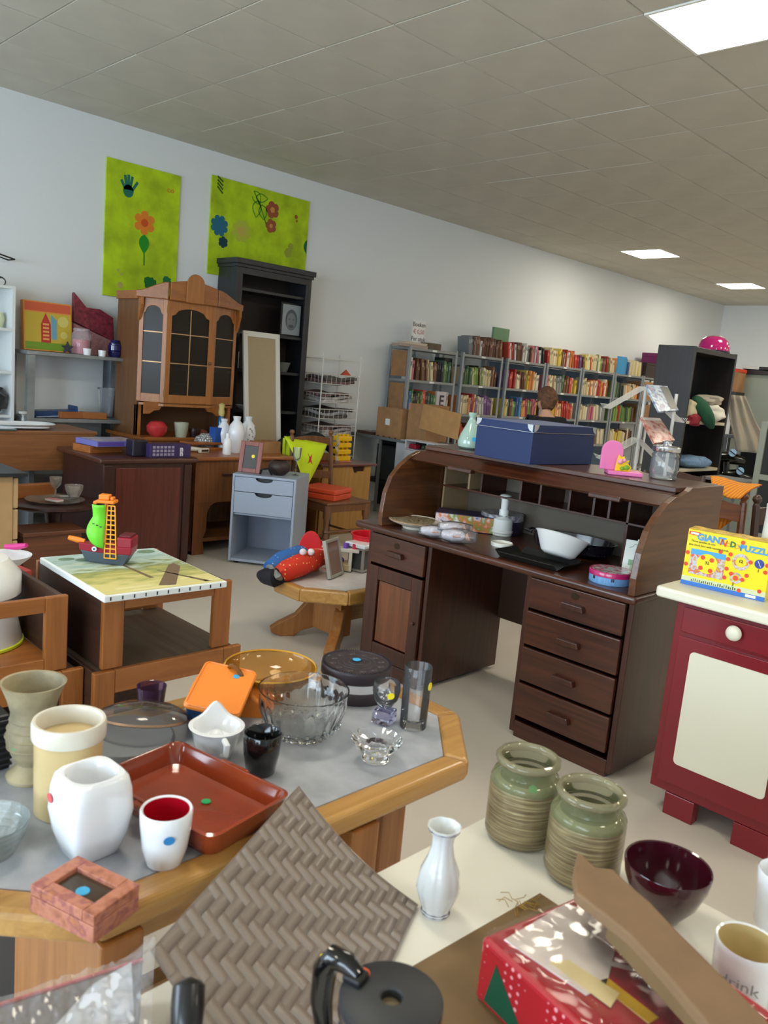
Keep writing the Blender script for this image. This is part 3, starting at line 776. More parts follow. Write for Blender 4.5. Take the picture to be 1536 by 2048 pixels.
# ------------------------------------------------------------------ items on the dark cabinet and oak desk
def lathe_item(name, label, cat, pos, prof, mat, n=26, grp=None, **k):
    o = MB().lathe(prof, tuple(pos), n, **k).build(name, mat, smooth=True); return tag(o, label, cat, grp)
zt = .81
P = Z(219, 898, zt)
lathe_item('serving_bowl', 'cream scalloped serving bowl on the dark mahogany cabinet', 'bowl', P, [(0, 0), (.05, 0), (.055, .008), (.122, .055), (.125, .062), (.117, .06), (.05, .012), (0, .01)], M('cream glaze', (214, 206, 188), .25, coat=.3))
P = Z(170, 890, zt); o = MB().cbox((P.x - .05, P.y, zt + .013), (.22, .16, .026), .5).build('book', M('dark red cover', (72, 26, 22), .5), bevel=.004); tag(o, 'dark red book lying under the cream bowl on the dark cabinet', 'book')
P = Z(200, 876, zt + .02); t = thing('wooden_tray', 'light wooden tray stacked behind the cream bowl on the dark cabinet', 'tray', (-5.68, 2.72, zt), .2)
MB().box(-.10, .10, -.14, .14, 0, .012).build('base', PINE_Y, t, .002)
for b_ in ((-.1, .1, -.14, -.128), (-.1, .1, .128, .14)): MB().box(*b_, .012, .05).build('rim', PINE_Y, t, .002)
for b_ in ((-.1, -.088, -.128, .128), (.088, .1, -.128, .128)): MB().box(*b_, .012, .05).build('rim', PINE_Y, t, .002)
t = thing('puzzle_box', 'flat blue and lilac game box lying on the wooden tray', 'box', (-5.66, 2.80, zt + .05), .12)
MB().box(-.14, .14, -.19, .19, 0, .04).build('carton', M('lilac box', (112, 112, 176), .35), t, .002)
MB().box(.1402, .1412, -.18, .03, .006, .034).build('printed_edge', M('violet print', (90, 70, 160), .4), t)
MB().box(-.12, .12, -.17, .17, .0402, .0412).build('printed_lid', multi('lilac picture', [(70, 80, 130), (150, 150, 180), (190, 180, 190), (110, 70, 90)], 14, .3), t)
P = Z(265, 893, zt)
t = thing('game_box', 'purple boxed game with white symbols, standing on the dark cabinet', 'box', (-5.36, 3.10, zt), .03)
MB().box(-.06, .06, -.17, .17, 0, .095).build('carton', M('deep purple', (56, 40, 84), .4), t, .002)
wh = M('print white', (205, 200, 205), .5)
b = MB()
for r in range(3):
    for c in range(6): b.box(.0602, .0612, -.15 + c * .031, -.15 + c * .031 + .022, .012 + r * .027, .012 + r * .027 + .018)
b.build('printed_symbols', M('print lilac', (150, 140, 160), .5), t, kind='stuff')
for s_, zz in (('n', .06), ('n', .028)): text_mb(s_, .055, frame((.0603, .09, zz), (0, 1, 0), (0, 0, 1)), .0004, .003).build('printed_letter', wh, t)
P = Z(255, 885, zt)
o = MB().cbox((-5.40, 2.88, zt + .06), (.10, .12, .12), .1).build('ornament_box', M('black violet', (30, 26, 40), .3), bevel=.01); tag(o, 'small black box between the cream bowl and the purple game box', 'box')
P = Z(296, 862, .86)
lathe_item('red_pot', 'red squat pot behind the purple game box, under the hutch', 'pot', (-6.08, 3.47, .79) if False else (-6.26, 3.52, .86), [(0, 0), (.05, 0), (.085, .04), (.088, .085), (.06, .12), (.05, .125), (.07, .085), (0, .02)], M('red glaze', (186, 52, 56), .3, coat=.3))
lathe_item('pale_cup', 'tall pale green-grey beaker under the hutch, right of the red pot', 'cup', (-6.22, 3.73, .86), [(0, 0), (.045, 0), (.052, .03), (.063, .125), (.058, .125), (.045, .02), (0, .015)], M('celadon', (168, 168, 148), .3))
lathe_item('dark_cup', 'small dark cup right of the pale beaker under the hutch', 'cup', (-6.23, 3.86, .86), [(0, 0), (.03, 0), (.04, .05), (.036, .075), (.03, .075), (0, .01)], M('dark cup', (46, 30, 34), .3))
lathe_item('copper_pot', 'small copper coloured pot beside the blue and white box', 'pot', (-6.22, 3.95, .86), [(0, 0), (.03, 0), (.045, .03), (.03, .06), (.02, .065), (0, .01)], M('copper', (140, 80, 66), .25, .7))
# oak ledge and the blue/white/red box
zt = .79
t = thing('spice_shelf', 'low oak shelf board standing at the back of the oak desk', 'shelf', (-5.92, 3.95, zt))
MB().box(-.05, .05, -.38, .38, .0, .02).build('board', PINE_Y, t, .002); MB().box(-.05, .05, -.38, .38, .045, .065).build('board', PINE_Y, t, .002)
for y in (-.38, .36): MB().box(-.05, .05, y, y + .02, .02, .045).build('spacer', PINE_Y, t, .002)
P = PX(368, 880, -5.92)
t = thing('tea_box', 'blue, cream and red printed carton on the low oak shelf', 'box', (-5.92, 4.02, zt + .065), .0)
MB().box(-.045, .045, -.17, .17, 0, .125).build('carton', M('carton blue', (30, 76, 150), .5), t, .002)
MB().box(.0452, .0462, -.10, .165, .01, .085).build('printed_panel', M('carton cream', (206, 184, 140), .5), t)
MB().box(.0452, .0462, .06, .165, .088, .12).build('printed_panel', M('carton red', (196, 50, 46), .5), t)
MB().box(.0464, .0472, -.01, .12, .02, .055).build('printed_lettering', M('carton blue'), t)
MB().box(.0464, .0472, -.07, -.05, .04, .06).build('printed_emblem', M('carton cross', (90, 90, 100), .5), t)
# white things on the oak desk
def onD(x, y, z=.79): return Z(x, y, z)
P = onD(407, 906)
t = thing('ceramic_handle', 'white flat ceramic server with a slot lying at the front of the oak desk', 'utensil', (P.x - .02, P.y, .79), .3)
MB().tube([(0, .02, .02), (-.08, -.10, .03), (-.16, -.22, .035)], [.016, .02, .014], 8).build('arm', M('cream plastic', (214, 206, 192), .35), t, smooth=True)
MB().prism([(-.055, .0), (.055, .0), (.055, .04), (-.055, .04)], .0, .03, 'yz').build('slotted_head', M('cream plastic'), t, .008)
MB().prism([(-.04, .012), (.04, .012), (.04, .028), (-.04, .028)], .0302, .032, 'yz').build('slot', M('slot dark', (60, 30, 20), .7), t)
P = onD(416, 898)
lathe_item('mosaic_vase', 'round silver mosaic vase on the oak desk', 'vase', (P.x - .05, P.y, .79), [(0, 0), (.04, 0), (.085, .03), (.095, .06), (.08, .095), (.045, .115), (.04, .125), (.03, .115), (0, .05)], spots('mirror mosaic', (120, 120, 120), (225, 225, 222), 60, .35, .2))
P = onD(437, 900)
lathe_item('white_candle', 'short white pillar candle beside the mosaic vase', 'candle', (P.x - .12, P.y, .79), [(0, 0), (.035, 0), (.035, .12), (0, .12)], M('wax'))
P = onD(455, 909)
lathe_item('white_bottle', 'small white plastic bottle at the front of the oak desk', 'bottle', (P.x - .01, P.y, .79), [(0, 0), (.034, 0), (.036, .01), (.036, .10), (.03, .125), (.016, .135), (.016, .175), (0, .175)], M('white plastic', (232, 232, 232), .3))
P = onD(452, 895)
t = thing('blue_bottle', 'tall slim blue bottle with a straw bow at its neck', 'bottle', (P.x - .10, P.y, .79))
MB().lathe([(0, 0), (.028, 0), (.03, .02), (.028, .24), (.018, .27), (.014, .33), (0, .33)], n=20).build('glass_body', M('blue liquid', (24, 84, 128), .08, coat=.6), t, smooth=True)
MB().lathe([(.02, .27), (.03, .30), (.022, .34), (.028, .37), (.0, .39)], n=14).build('straw_bow', M('straw', (196, 180, 112), .8, bump=.4, bscale=200), t, smooth=True, jitter=.006)
VP = [(0, 0), (.035, 0), (.05, .06), (.062, .14), (.05, .2), (.024, .235), (.03, .265), (.025, .265), (.019, .235), (0, .21)]
CER2 = M('white ceramic', (225, 226, 230), .22, coat=.3)
def vase(px, py, back, sc, label):
    P = onD(px, py); t = thing('white_vase', label, 'vase', (P.x - back, P.y - back * .1, .79), group='white glazed vases on the oak desk')
    MB().lathe([(r * sc, z * sc) for r, z in VP]).build('body', CER2, t, smooth=True)
    return t
vase(476, 905, .20, 1.0, 'white vase with two necks, leftmost of the white vases on the oak desk')
t = vase(486, 908, .10, 1.15, 'white glazed vase standing in the middle of the white vases on the oak desk')
MB().tube([(0, .045, .25), (0, .075, .20), (0, .06, .13)], .007, 8).build('handle', CER2, t, smooth=True)
t = vase(512, 905, .12, 1.12, 'white vase with raised flowers, rightmost of the white vases on the oak desk')
b = MB()
for i in range(14): a = random.uniform(-.9, .6); r = .064; zz = .04 + i * .013; b.ball((r * math.cos(a), r * math.sin(a), zz), .008, 6, 4)
b.build('raised_flowers', M('floral grey', (150, 146, 140), .5), t, smooth=True, kind='stuff')
P = onD(548, 908)
t = thing('cardboard_box', 'small open brown cardboard box at the foot of the white framed board', 'box', (P.x - .12, P.y - .02, .79), .1)
for b_ in ((-.08, .08, -.12, -.114), (-.08, .08, .114, .12), (.074, .08, -.114, .114), (-.08, -.074, -.114, .114)): MB().box(*b_, .004, .10).build('box_wall', CARD, t, .001)
MB().box(-.08, .08, -.12, .12, 0, .004).build('box_base', CARD, t)

# ------------------------------------------------------------------ far left: brown desk with a glass sheet
t = thing('writing_desk', 'brown veneered desk with a deep front board, cut by the left edge of the picture', 'desk', (-6.2, 2.2, 0))
XD = -5.98; zt = PX(60, 862, XD).z
BV = wood('brown veneer', (122, 76, 42), (146, 94, 54), 'Y', .4, .15)
MB().box(-6.56, XD, 1.1, 2.86, zt - .025, zt).build('top_board', BV, t, .004, world=True)
zb = PX(100, 941, XD).z
MB().box(XD - .03, XD - .004, 1.12, 2.84, zb, zt - .025).build('front_board', BV, t, .003, world=True)
MB().box(-6.5, XD - .2, 2.42, 2.46, 0, zt - .025).build('end_panel', M('grey metal panel', (120, 124, 126), .5, .2), t, .002, world=True)
MB().box(-6.5, XD - .2, 1.2, 1.24, 0, zt - .025).build('end_panel', M('grey metal panel'), t, .002, world=True)
MB().box(XD - .5, XD - .22, 1.9, 2.1, 0, zt - .03).build('pedestal', M('grey metal panel'), t, .004, world=True)
o = MB().box(-6.42, XD + .01, 1.3, 2.25, zt, zt + .012).build('glass_sheet', M('smoked green glass', (74, 92, 92), .08, coat=.5), bevel=.002); tag(o, 'dark green glass sheet lying on the brown desk at the left edge', 'glass sheet')
P = PX(100, 860, XD - .12)
t = thing('serving_platter', 'long flat cream platter on the brown desk', 'platter', (-6.14, 2.32, zt + .012), .0)
pl = []
for i in range(28): a = 2 * PI * i / 28; pl.append((.13 * math.copysign(abs(math.cos(a)) ** .6, math.cos(a)), .26 * math.copysign(abs(math.sin(a)) ** .6, math.sin(a))))
MB().prism([(x * .8, y * .85) for x, y in pl], 0, .012).build('base', CERW, t, .003)
b = MB(); n = 28
for i in range(n):
    j = (i + 1) % n
    b.add([(pl[i][0] * .78, pl[i][1] * .83, .012), (pl[i][0], pl[i][1], .03), (pl[j][0], pl[j][1], .03), (pl[j][0] * .78, pl[j][1] * .83, .012)], [(0, 1, 2, 3)])
b.build('rim', CERW, t, solid=.005)
P = PX(43, 848, -6.3)
lathe_item('candlestick', 'small glass candlestick on the brown desk at the left', 'candlestick', (-6.32, 2.08 if False else PX(46, 848, -6.32).y, zt + .012), [(0, 0), (.03, 0), (.025, .01), (.008, .02), (.012, .04), (.006, .06), (.012, .075), (.032, .085), (.032, .10), (.02, .095), (0, .085)], film('candlestick glass', (225, 225, 220), .5, .05), 16)

# beige drawer chest with a black top at the left edge
t = thing('chest_of_drawers', 'beige chest with a black top and rounded drawer edges at the left picture edge', 'chest', (-4.9, 1.6, 0))
BG = M('beige board', (176, 142, 98), .6, var=.05); BG2 = M('beige edge', (190, 158, 116), .5)
MB().box(-5.34, -4.80, 1.0, 1.79, 0, .775).build('body', BG, t, .003, world=True)
MB().box(-5.38, -4.76, .96, 1.86, .778, .80).build('top_board', M('black laminate', (40, 42, 46), .3), t, .003, world=True)
for k in range(4): MB().box(-5.33, -4.81, 1.792, 1.825, .02 + k * .188, .20 + k * .188).build('drawer_front', BG2, t, .006, world=True)
# round glass plates on dark stand
t = thing('side_table', 'low dark round table holding glassware, between the beige chest and the dark cabinet', 'table', (-5.25, 2.22, 0))
MB().lathe([(0, .50), (.27, .50), (.30, .515), (.30, .53), (.27, .54), (0, .54)], n=40).build('table_top', MAHO, t, smooth=True)
MB().lathe([(0, .0), (.16, 0), (.16, .03), (.05, .05), (.04, .3), (.06, .5), (0, .5)], n=20).build('pedestal', MAHO, t, smooth=True)
t = thing('wooden_board', 'orange brown wooden block behind the glassware on the round dark table', 'block', (-5.38, 2.14, .54), .1)
MB().box(-.03, .03, -.12, .14, 0, .09).build('block', PINE_Y, t, .004)
GW = film('pressed glass', (210, 200, 190), .22, .05)
lathe_item('glass_plate', 'flat glass serving plate on the round dark table', 'plate', (-5.18, 2.20, .54), [(0, 0), (.1, 0), (.18, .015), (.185, .02), (.1, .008), (0, .006)], GW, 36)
lathe_item('glass_bowl', 'small cut glass bowl on the round dark table', 'bowl', (-5.19, 2.33, .56), [(0, 0), (.03, 0), (.055, .05), (.06, .085), (.055, .085), (.03, .01), (0, .008)], GW)
lathe_item('glass_goblet', 'cut glass goblet behind the bowl on the round dark table', 'glass', (-5.27, 2.24, .56), [(0, 0), (.03, 0), (.006, .01), (.006, .05), (.035, .08), (.04, .13), (.036, .13), (.0, .06)], GW)
t = thing('striped_packet', 'small red and white striped packet on the glass plate', 'packet', (-5.10, 2.16, .562), .4)
MB().box(-.05, .05, -.03, .03, 0, .012).build('packet', M('packet white', (214, 200, 196), .5), t, .002)
for k in range(3): MB().box(-.05, .05, -.024 + k * .018, -.017 + k * .018, .0122, .0132).build('printed_stripe', M('packet red', (190, 70, 80), .5), t)
# brown chest below
t = thing('cabinet', 'low red-brown cabinet on the floor in front of the round dark table', 'cabinet', (-4.8, 2.2, 0))
RBW = wood('red brown veneer', (84, 46, 28), (112, 66, 40), 'Y', .4, .15)
MB().box(-5.07, -4.84, 1.87, 2.23, .0, .40).build('body', RBW, t, .004, world=True)
MB().box(-5.08, -4.82, 1.86, 2.25, .40, .425).build('top_board', RBW, t, .005, world=True)
# purple crystal ball
P = DD(95, 1175, 3.9)
o = MB().ball((-4.62, 1.95, .085), (.085, .085, .085), 14, 9).build('crystal_lamp', M('purple facets', (92, 30, 84), .15, var=.5, vscale=18, coat=.6)); tag(o, 'faceted purple ball lamp on the floor behind the left stacked tables', 'lamp')

# ------------------------------------------------------------------ chair, cabinet and boxes in the middle
CH = wood('chair oak', (92, 58, 34), (126, 82, 50), 'Z', .4, .2)
t = thing('dining_chair', 'dark oak ladder-back chair carrying an orange box and a lime scarf', 'chair', (-5.27, 4.66, 0), math.radians(0))
# seat spans x -.25..+.27, y -.28..+.22 ; back rail at the far side (-x)
SW = .25
MB().box(-.26, .27, -.25, .25, .43, .455).build('seat', CH, t, .01)
MB().box(.235, .26, -.20, .20, .37, .43).build('seat_rail', CH, t, .003); MB().box(-.22, .235, -.245, -.22, .37, .43).build('seat_rail', CH, t, .003); MB().box(-.22, .235, .22, .245, .37, .43).build('seat_rail', CH, t, .003)
TL = [(.028, 0), (.018, .02), (.022, .09), (.03, .11), (.018, .125), (.028, .16), (.022, .19), (.03, .20), (.02, .22), (.024, .30), (.034, .33), (.034, .43), (0, .43)]
for y in (-.225, .225):
    MB().lathe([(0, 0)] + TL, (.24, y, 0), 14).build('leg', CH, t, smooth=True)
    MB().tube([(-.24, y, 0), (-.24, y, .45), (-.30, y, .95)], [.021, .023, .019], 8).build('back_post', CH, t, smooth=True)
    MB().lathe([(0, 0), (.02, 0), (.012, .012), (.024, .035), (.018, .055), (0, .06)], (-.30, y, .95), 12).build('finial', CH, t, smooth=True)
for zz in (.60, .76, .90):
    n = 8; b = MB(); pts = [(-.225 + .45 * i / n, .035 + .022 * math.sin(PI * i / n)) for i in range(n + 1)]
    low = [(-.225 + .45 * i / n, -.03 + .012 * math.sin(PI * i / n)) for i in range(n + 1)]
    xs = -.245 - .06 * (zz - .45) / .5
    b.prism([(p[0], zz + p[1]) for p in low] + [(p[0], zz + p[1]) for p in pts[::-1]], xs - .012, xs + .010, 'yz'); b.build('ladder_slat', CH, t, .002)
MB().tube([(.24, -.225, .2), (.24, .225, .2)], .012, 8).build('stretcher', CH, t, smooth=True)
for y in (-.225, .225): MB().tube([(.24, y, .14), (-.24, y, .14)], .011, 8).build('stretcher', CH, t, smooth=True)
ORB = M('orange red plastic', (214, 76, 40), .4)
t = thing('storage_box', 'flat orange-red plastic box lying on the chair seat', 'box', (-5.25, 4.60, .4555), .35)
MB().box(-.17, .17, -.15, .15, 0, .05).build('box_base', ORB, t, .008); MB().box(-.174, .174, -.154, .154, .052, .095).build('box_lid', ORB, t, .01)
# lime scarf over the chair back
LM = M('lime cloth', (196, 218, 22), .7, bump=.2, bscale=20)
t = thing('scarf', 'lime yellow triangular scarf with a red figure hanging over the chair back', 'scarf', (-5.5, 4.6, .9))
cs = [Vector(PX(568, 872, -5.60)), Vector(PX(654, 888, -5.50)), Vector(PX(612, 970, -5.36))]
def scf(u, v):
    a = cs[0].lerp(cs[1], u); p = a.lerp(cs[2] + (cs[1] - cs[0]) * .10 * (u - .5), v)
    return p + Vector((.012 * math.sin(u * 9 + v * 3) + .02 * math.sin(PI * v), 0, .0))
MB().grid(scf, 14, 12).build('front_cloth', LM, t, smooth=True, solid=.003, world=True)
c2 = [Vector(PX(566, 876, -5.63)), Vector(PX(582, 872, -5.60)), Vector(PX(578, 940, -5.60)), Vector(PX(563, 925, -5.66))]
MB().grid(lambda u, v: (c2[0].lerp(c2[1], u)).lerp(c2[3].lerp(c2[2], u), v) + Vector((.012 * math.sin(u * 8), 0, 0)), 6, 8).build('hanging_fold', LM, t, smooth=True, solid=.003, world=True)
c3 = [Vector(PX(645, 885, -5.53)), Vector(PX(660, 893, -5.56)), Vector(PX(641, 893, -5.50))]
RP = M('red figure print', (190, 50, 30), .6)
P = PX(617, 918, -5.40)
m_ = frame((P.x + .022, P.y, P.z), (0, 1, 0), (-.25, 0, 1))
MB().prism([(-.02, .06), (.0, .02), (.03, .05), (.012, .0), (.02, -.05), (.0, -.02), (-.03, -.04), (-.008, .01)], 0, .001, 'xy', m_).build('printed_figure', RP, t, world=True)
# light oak cabinet behind the chair
LO = wood('light oak board', (158, 114, 54), (178, 132, 68), 'Z', .45, .1)
t = thing('cabinet', 'light oak cabinet with a cut-out grip and red-brown top, behind the chair', 'cabinet', (-6.0, 5.2, 0))
MB().box(-6.05, -5.66, 4.86, 5.52, .0, .66).build('body', LO, t, .003, world=True)
MB().box(-6.08, -5.62, 4.84, 5.56, .66, .685).build('top_board', wood('red brown top', (86, 40, 32), (120, 64, 52), 'Y', .3, .3), t, .006, world=True)
c = 5.33
MB().prism([(4.88, .02), (5.50, .02), (5.50, .66), (5.42, .66), (5.41, .61), (5.33, .61), (5.31, .595), (5.28, .60), (5.25, .66), (4.88, .66)], -5.66, -5.642, 'yz').build('door', LO, t, .002, world=True)
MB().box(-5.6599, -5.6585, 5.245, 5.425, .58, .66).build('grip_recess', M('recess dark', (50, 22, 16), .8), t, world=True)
MB().prism([(-.03, -.012), (.03, -.012), (.03, .012), (-.03, .012)], 0, .001, 'xy', frame((-5.641, 5.02, .45), (0, .8, -.6), (0, .6, .8))).build('paper_label', PAPER, t, world=True)
# yellow toy tower standing on it
YP = M('yellow plastic', (236, 186, 20), .35)
t = thing('toy_tower', 'tower of stacked yellow toy bricks on the light oak cabinet', 'toy', (-5.80, 5.24, .685), .0)
for k in range(4):
    MB().box(-.045, .045, -.085, .085, .012 + k * .064, .058 + k * .064).build('toy_brick', YP, t, .008)
    for y in (-.055, 0, .055): MB().box(-.018, .018, y - .014, y + .014, .058 + k * .064, .076 + k * .064).build('spacer_stud', YP, t, .002)
MB().box(-.05, .05, -.1, .09, 0, .012).build('base', M('clear pink plastic', (196, 120, 110), .3), t, .002)
o = MB().grid(lambda u, v: Vector((-5.73 + .01 * math.sin(v * 20), 5.13 + .015 * math.sin(v * 11 + u * 5) - .02 * u, .687 + .27 * v)), 4, 14).build('plastic_wrap', film('clear wrap', (225, 225, 225), .35, .15), smooth=True); tag(o, 'crumpled clear plastic wrap hanging at the left of the yellow toy tower', 'wrap')
o = MB().box(-5.98, -5.86, 4.95, 5.2, .685, .72).build('red_tray', M('red tray', (176, 60, 50), .4), bevel=.006); tag(o, 'red flat tray on the light oak cabinet behind the chair back', 'tray')
# second light oak block left, seen between scarf and chair
t = thing('carton', 'light brown wooden box under the lime scarf, left of the light oak cabinet', 'box', (-5.95, 4.62, 0))
MB().box(-6.15, -5.72, 4.40, 4.80, 0, .60).build('carton_body', LO, t, .003, world=True)
MB().box(-6.10, -5.85, 4.45, 4.62, .60, .66).build('carton_flap', M('yellow green carton', (176, 176, 50), .6), t, .002, world=True)
# black cloth on a dark chair behind
o = MB().grid(lambda u, v: Vector((-6.35 + .12 * math.sin(PI * v) , 4.86 + .8 * u, .80 + .10 * math.sin(PI * u) + .02 * math.sin(u * 12 + v * 5) - .14 * v)), 16, 8).build('black_coat', M('black cloth', (26, 30, 32), .85), smooth=True, solid=.01); tag(o, 'black coat spread over furniture behind the lime scarf', 'coat')
t = thing('blanket_chest', 'dark chest under the black coat, beside the black bookcase', 'chest', (-6.35, 5.2, 0))
MB().box(-6.5, -6.22, 5.0, 5.58, 0, .64).build('body', BLACK, t, .01, world=True); MB().box(-6.51, -6.21, 4.99, 5.59, .64, .69).build('lid', BLACK, t, .01, world=True)

# ------------------------------------------------------------------ white wire basket tower
t = thing('wire_basket_rack', 'white wire rack with tiers of papers and clothes, beside the black bookcase', 'rack', (-6.7, 5.85, 0))
RX0, RX1, RY0, RY1 = -6.98, -6.62, 5.62, 6.16
for x in (RX0, RX1):
    for y in (RY0, RY1): MB().tube([(x, y, 0), (x, y, 1.72)], .007, 6).build('upright', WIRE, t, world=True)
tz = [1.66, 1.50, 1.30, 1.13, .95, .62, .25]
wires = MB()
for z in tz:
    b = MB(); b.tube([(RX0, RY0, z), (RX1, RY0, z), (RX1, RY1, z), (RX0, RY1, z)], .005, 5, True); b.build('basket_rim', WIRE, t, world=True)
    if z < 1.6:
        wires.tube([(RX0, RY0, z - .1), (RX1, RY0, z - .1), (RX1, RY1, z - .1), (RX0, RY1, z - .1)], .004, 4, True)
        for i in range(9):
            y = RY0 + (RY1 - RY0) * i / 8; wires.tube([(RX1, y, z), (RX1, y, z - .1), (RX0, y, z - .1)], .0022, 4)
        for i in range(7):
            x = RX0 + (RX1 - RX0) * i / 6; wires.tube([(x, RY0, z), (x, RY0, z - .1), (x, RY1, z - .1)], .0022, 4)
wires.build('wire_mesh', WIRE, t, world=True, kind='stuff')
cl = [(178, 170, 166), (120, 92, 90), (90, 82, 78), (160, 160, 162), (60, 52, 54), (196, 190, 186)]
k = 0
for z, cols in ((1.50, 2), (1.30, 3), (1.13, 3), (.95, 3)):
    for j in range(cols):
        c = cl[(k * 5 + j * 2 + 1) % 6]; k += 1
        zz = z - .095 + j * .036
        ln = random.uniform(.36, .46); y0 = RY0 + .01 + random.uniform(0, .06)
        o = MB().grid(lambda u, v: Vector((RX0 + .01 + (.34) * v, y0 + ln * u, zz + .008 * math.sin(u * 7 + j * 2) + .012 * math.sin(v * 5 + u * 3) + .014)), 10, 6).build('folded_cloth', M('cloth %d %d %d' % c, c, .85, var=.2, vscale=25), smooth=True, solid=.032)
        nm = {(178, 170, 166): 'pale grey', (120, 92, 90): 'dusty mauve', (90, 82, 78): 'dark taupe', (160, 160, 162): 'light grey', (60, 52, 54): 'charcoal', (196, 190, 186): 'off-white'}[c]
        lv = {1.5: 'top', 1.3: 'second', 1.13: 'third', .95: 'bottom'}[z]; pos = ['at the bottom', 'in the middle', 'on top'][j]
        tag(o, '%s folded cloth %s in the %s basket of the white wire rack' % (nm, pos, lv), 'cloth', 'folded cloths in the wire basket rack')
o = MB().lathe([(0, 0), (.07, 0), (.0, .07)], (-6.72, 6.04, 1.50), 5).build('orange_cloth', M('orange red cloth', (196, 84, 56), .8), smooth=False); tag(o, 'small peaked orange cloth on the top basket of the wire rack', 'cloth')

# ------------------------------------------------------------------ grey desk at the wall with cartons
t = thing('office_desk', 'long grey office desk standing out from the wall, with a white side cupboard', 'desk', (-6.3, 6.67, 0))
DZ = .86; DY = 6.42
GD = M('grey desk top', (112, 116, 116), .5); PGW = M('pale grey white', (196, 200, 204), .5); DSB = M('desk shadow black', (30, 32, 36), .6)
MB().box(-7.0, -5.60, DY, 6.92, DZ - .03, DZ).build('top_board', GD, t, .003, world=True)
MB().box(-6.23, -5.95, DY + .01, 6.90, .05, DZ - .03).build('side_cupboard', PGW, t, .003, world=True)
MB().box(-5.95, -5.47, DY + .02, 6.90, .05, .79).build('side_cupboard', PGW, t, .003, world=True)
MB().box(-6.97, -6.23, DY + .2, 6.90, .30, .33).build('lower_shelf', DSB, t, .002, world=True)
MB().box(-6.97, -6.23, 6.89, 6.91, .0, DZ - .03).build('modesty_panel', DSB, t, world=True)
for x in (-6.97, -6.50): MB().box(x - .012, x + .012, DY + .02, DY + .05, 0, DZ - .03).build('desk_leg', M('grey metal panel'), t, .002, world=True)
t = thing('computer_case', 'black computer case under the grey office desk', 'computer', (-6.60, 6.75, .331))
MB().box(-.16, .2, -.09, .10, 0, .42).build('case', BLACK, t, .006); MB().box(-.15, .19, -.095, -.09, .02, .40).build('front_bezel', M('dark bezel', (44, 46, 50), .4), t, .002)
CB = M('cardboard'); CB2 = M('cardboard light', (186, 140, 88), .75, var=.06, vscale=10)
t = thing('cardboard_box', 'brown cardboard box with a white label, leftmost on the grey desk', 'box', (-6.40, 6.60, DZ), 0, 'cardboard boxes on the grey office desk')
MB().box(-6.59, -6.20, 6.45, 6.74, DZ, 1.19).build('carton_body', CB, t, .003, world=True)
MB().box(-6.45, -6.38, 6.4485, 6.449, 1.0, 1.07).build('paper_label', PAPER, t, world=True)
for k in range(4): MB().box(-6.56 + k * .09, -6.53 + k * .09, 6.4485, 6.449, DZ + .002, DZ + .014).build('cut_mark', M('cut dark', (70, 50, 34), .8), t, world=True)
t = thing('cardboard_box', 'open cardboard box with a large light flap hanging to the right, on the grey desk', 'box', (-6.0, 6.65, DZ), 0, 'cardboard boxes on the grey office desk')
MB().box(-6.16, -5.87, 6.50, 6.85, DZ + .01, 1.27).build('carton_body', CB, t, .003, world=True)
q = [PY(848, 808, 6.48), PY(923, 828, 6.44), PY(915, 880, 6.40), PY(838, 856, 6.46)]
MB().grid(lambda u, v: Vector(q[0]).lerp(Vector(q[1]), u).lerp(Vector(q[3]).lerp(Vector(q[2]), u), v), 3, 3).build('open_flap', CB2, t, solid=.006, world=True)
MB().box(-6.15, -6.12, 6.494, 6.499, 1.2, 1.275).build('tape_strip', M('pink tape', (190, 130, 110), .6), t, world=True)
for i, (x, y, z, l, c) in enumerate(((-6.80, 6.56, 0, 'brown magazine pile at the left end of the grey desk', (92, 60, 54)), (-6.80, 6.80, 0, 'grey catalogue at the left end of the grey desk, behind the brown one', (150, 148, 146)), (-6.04, 6.44, 0, 'white magazine in front of the open cardboard box', (206, 208, 212)), (-5.75, 6.55, 0, 'grey-lilac magazine in front of the open cardboard box', (140, 136, 150)))):
    o = MB().cbox((x, y, DZ + (.016 if i < 2 else .006)), (.26 if i < 2 else .2, .17 if i != 2 else .08, .030 if i < 2 else .010), .1 * i if i != 2 else 0).build('magazine', M('mag %d' % i, c, .35), bevel=.001); tag(o, l, 'magazine', 'magazines on the grey office desk')
t = thing('desk_organiser', 'white two-compartment plastic organiser at the end of the grey desk', 'organiser', (-5.70, 6.3, .79))
org = M('organiser white', (206, 204, 208), .4)
xa, xb, xm = -5.93, -5.47, -5.62
for b_ in ((xa, xb, .885, .898), (xa, xb, .792, .803), (xa, xa + .014, .803, .885), (xb - .014, xb, .803, .885), (xm, xm + .012, .803, .885)): MB().box(b_[0], b_[1], 6.25, 6.415, b_[2], b_[3]).build('organiser_wall', org, t, .004, world=True)
MB().box(xa, xb, 6.405, 6.415, .80, .89).build('organiser_back', BLACK, t, world=True)
MB().box(xa, xb, 6.25, 6.415, 0, .79).build('organiser_stand', PGW, t, .003, world=True)
o = MB().cbox((-5.84, 6.31, .83), (.10, .08, .05)).build('red_pouch', M('red thing', (150, 30, 50), .5), bevel=.01); tag(o, 'small red pouch in the white organiser', 'pouch')
o = MB().ball((-5.71, 6.31, .833), .028, 12, 8).build('green_ball', M('dark green', (50, 70, 50), .4), smooth=True); tag(o, 'small dark green ball in the white organiser', 'ball')
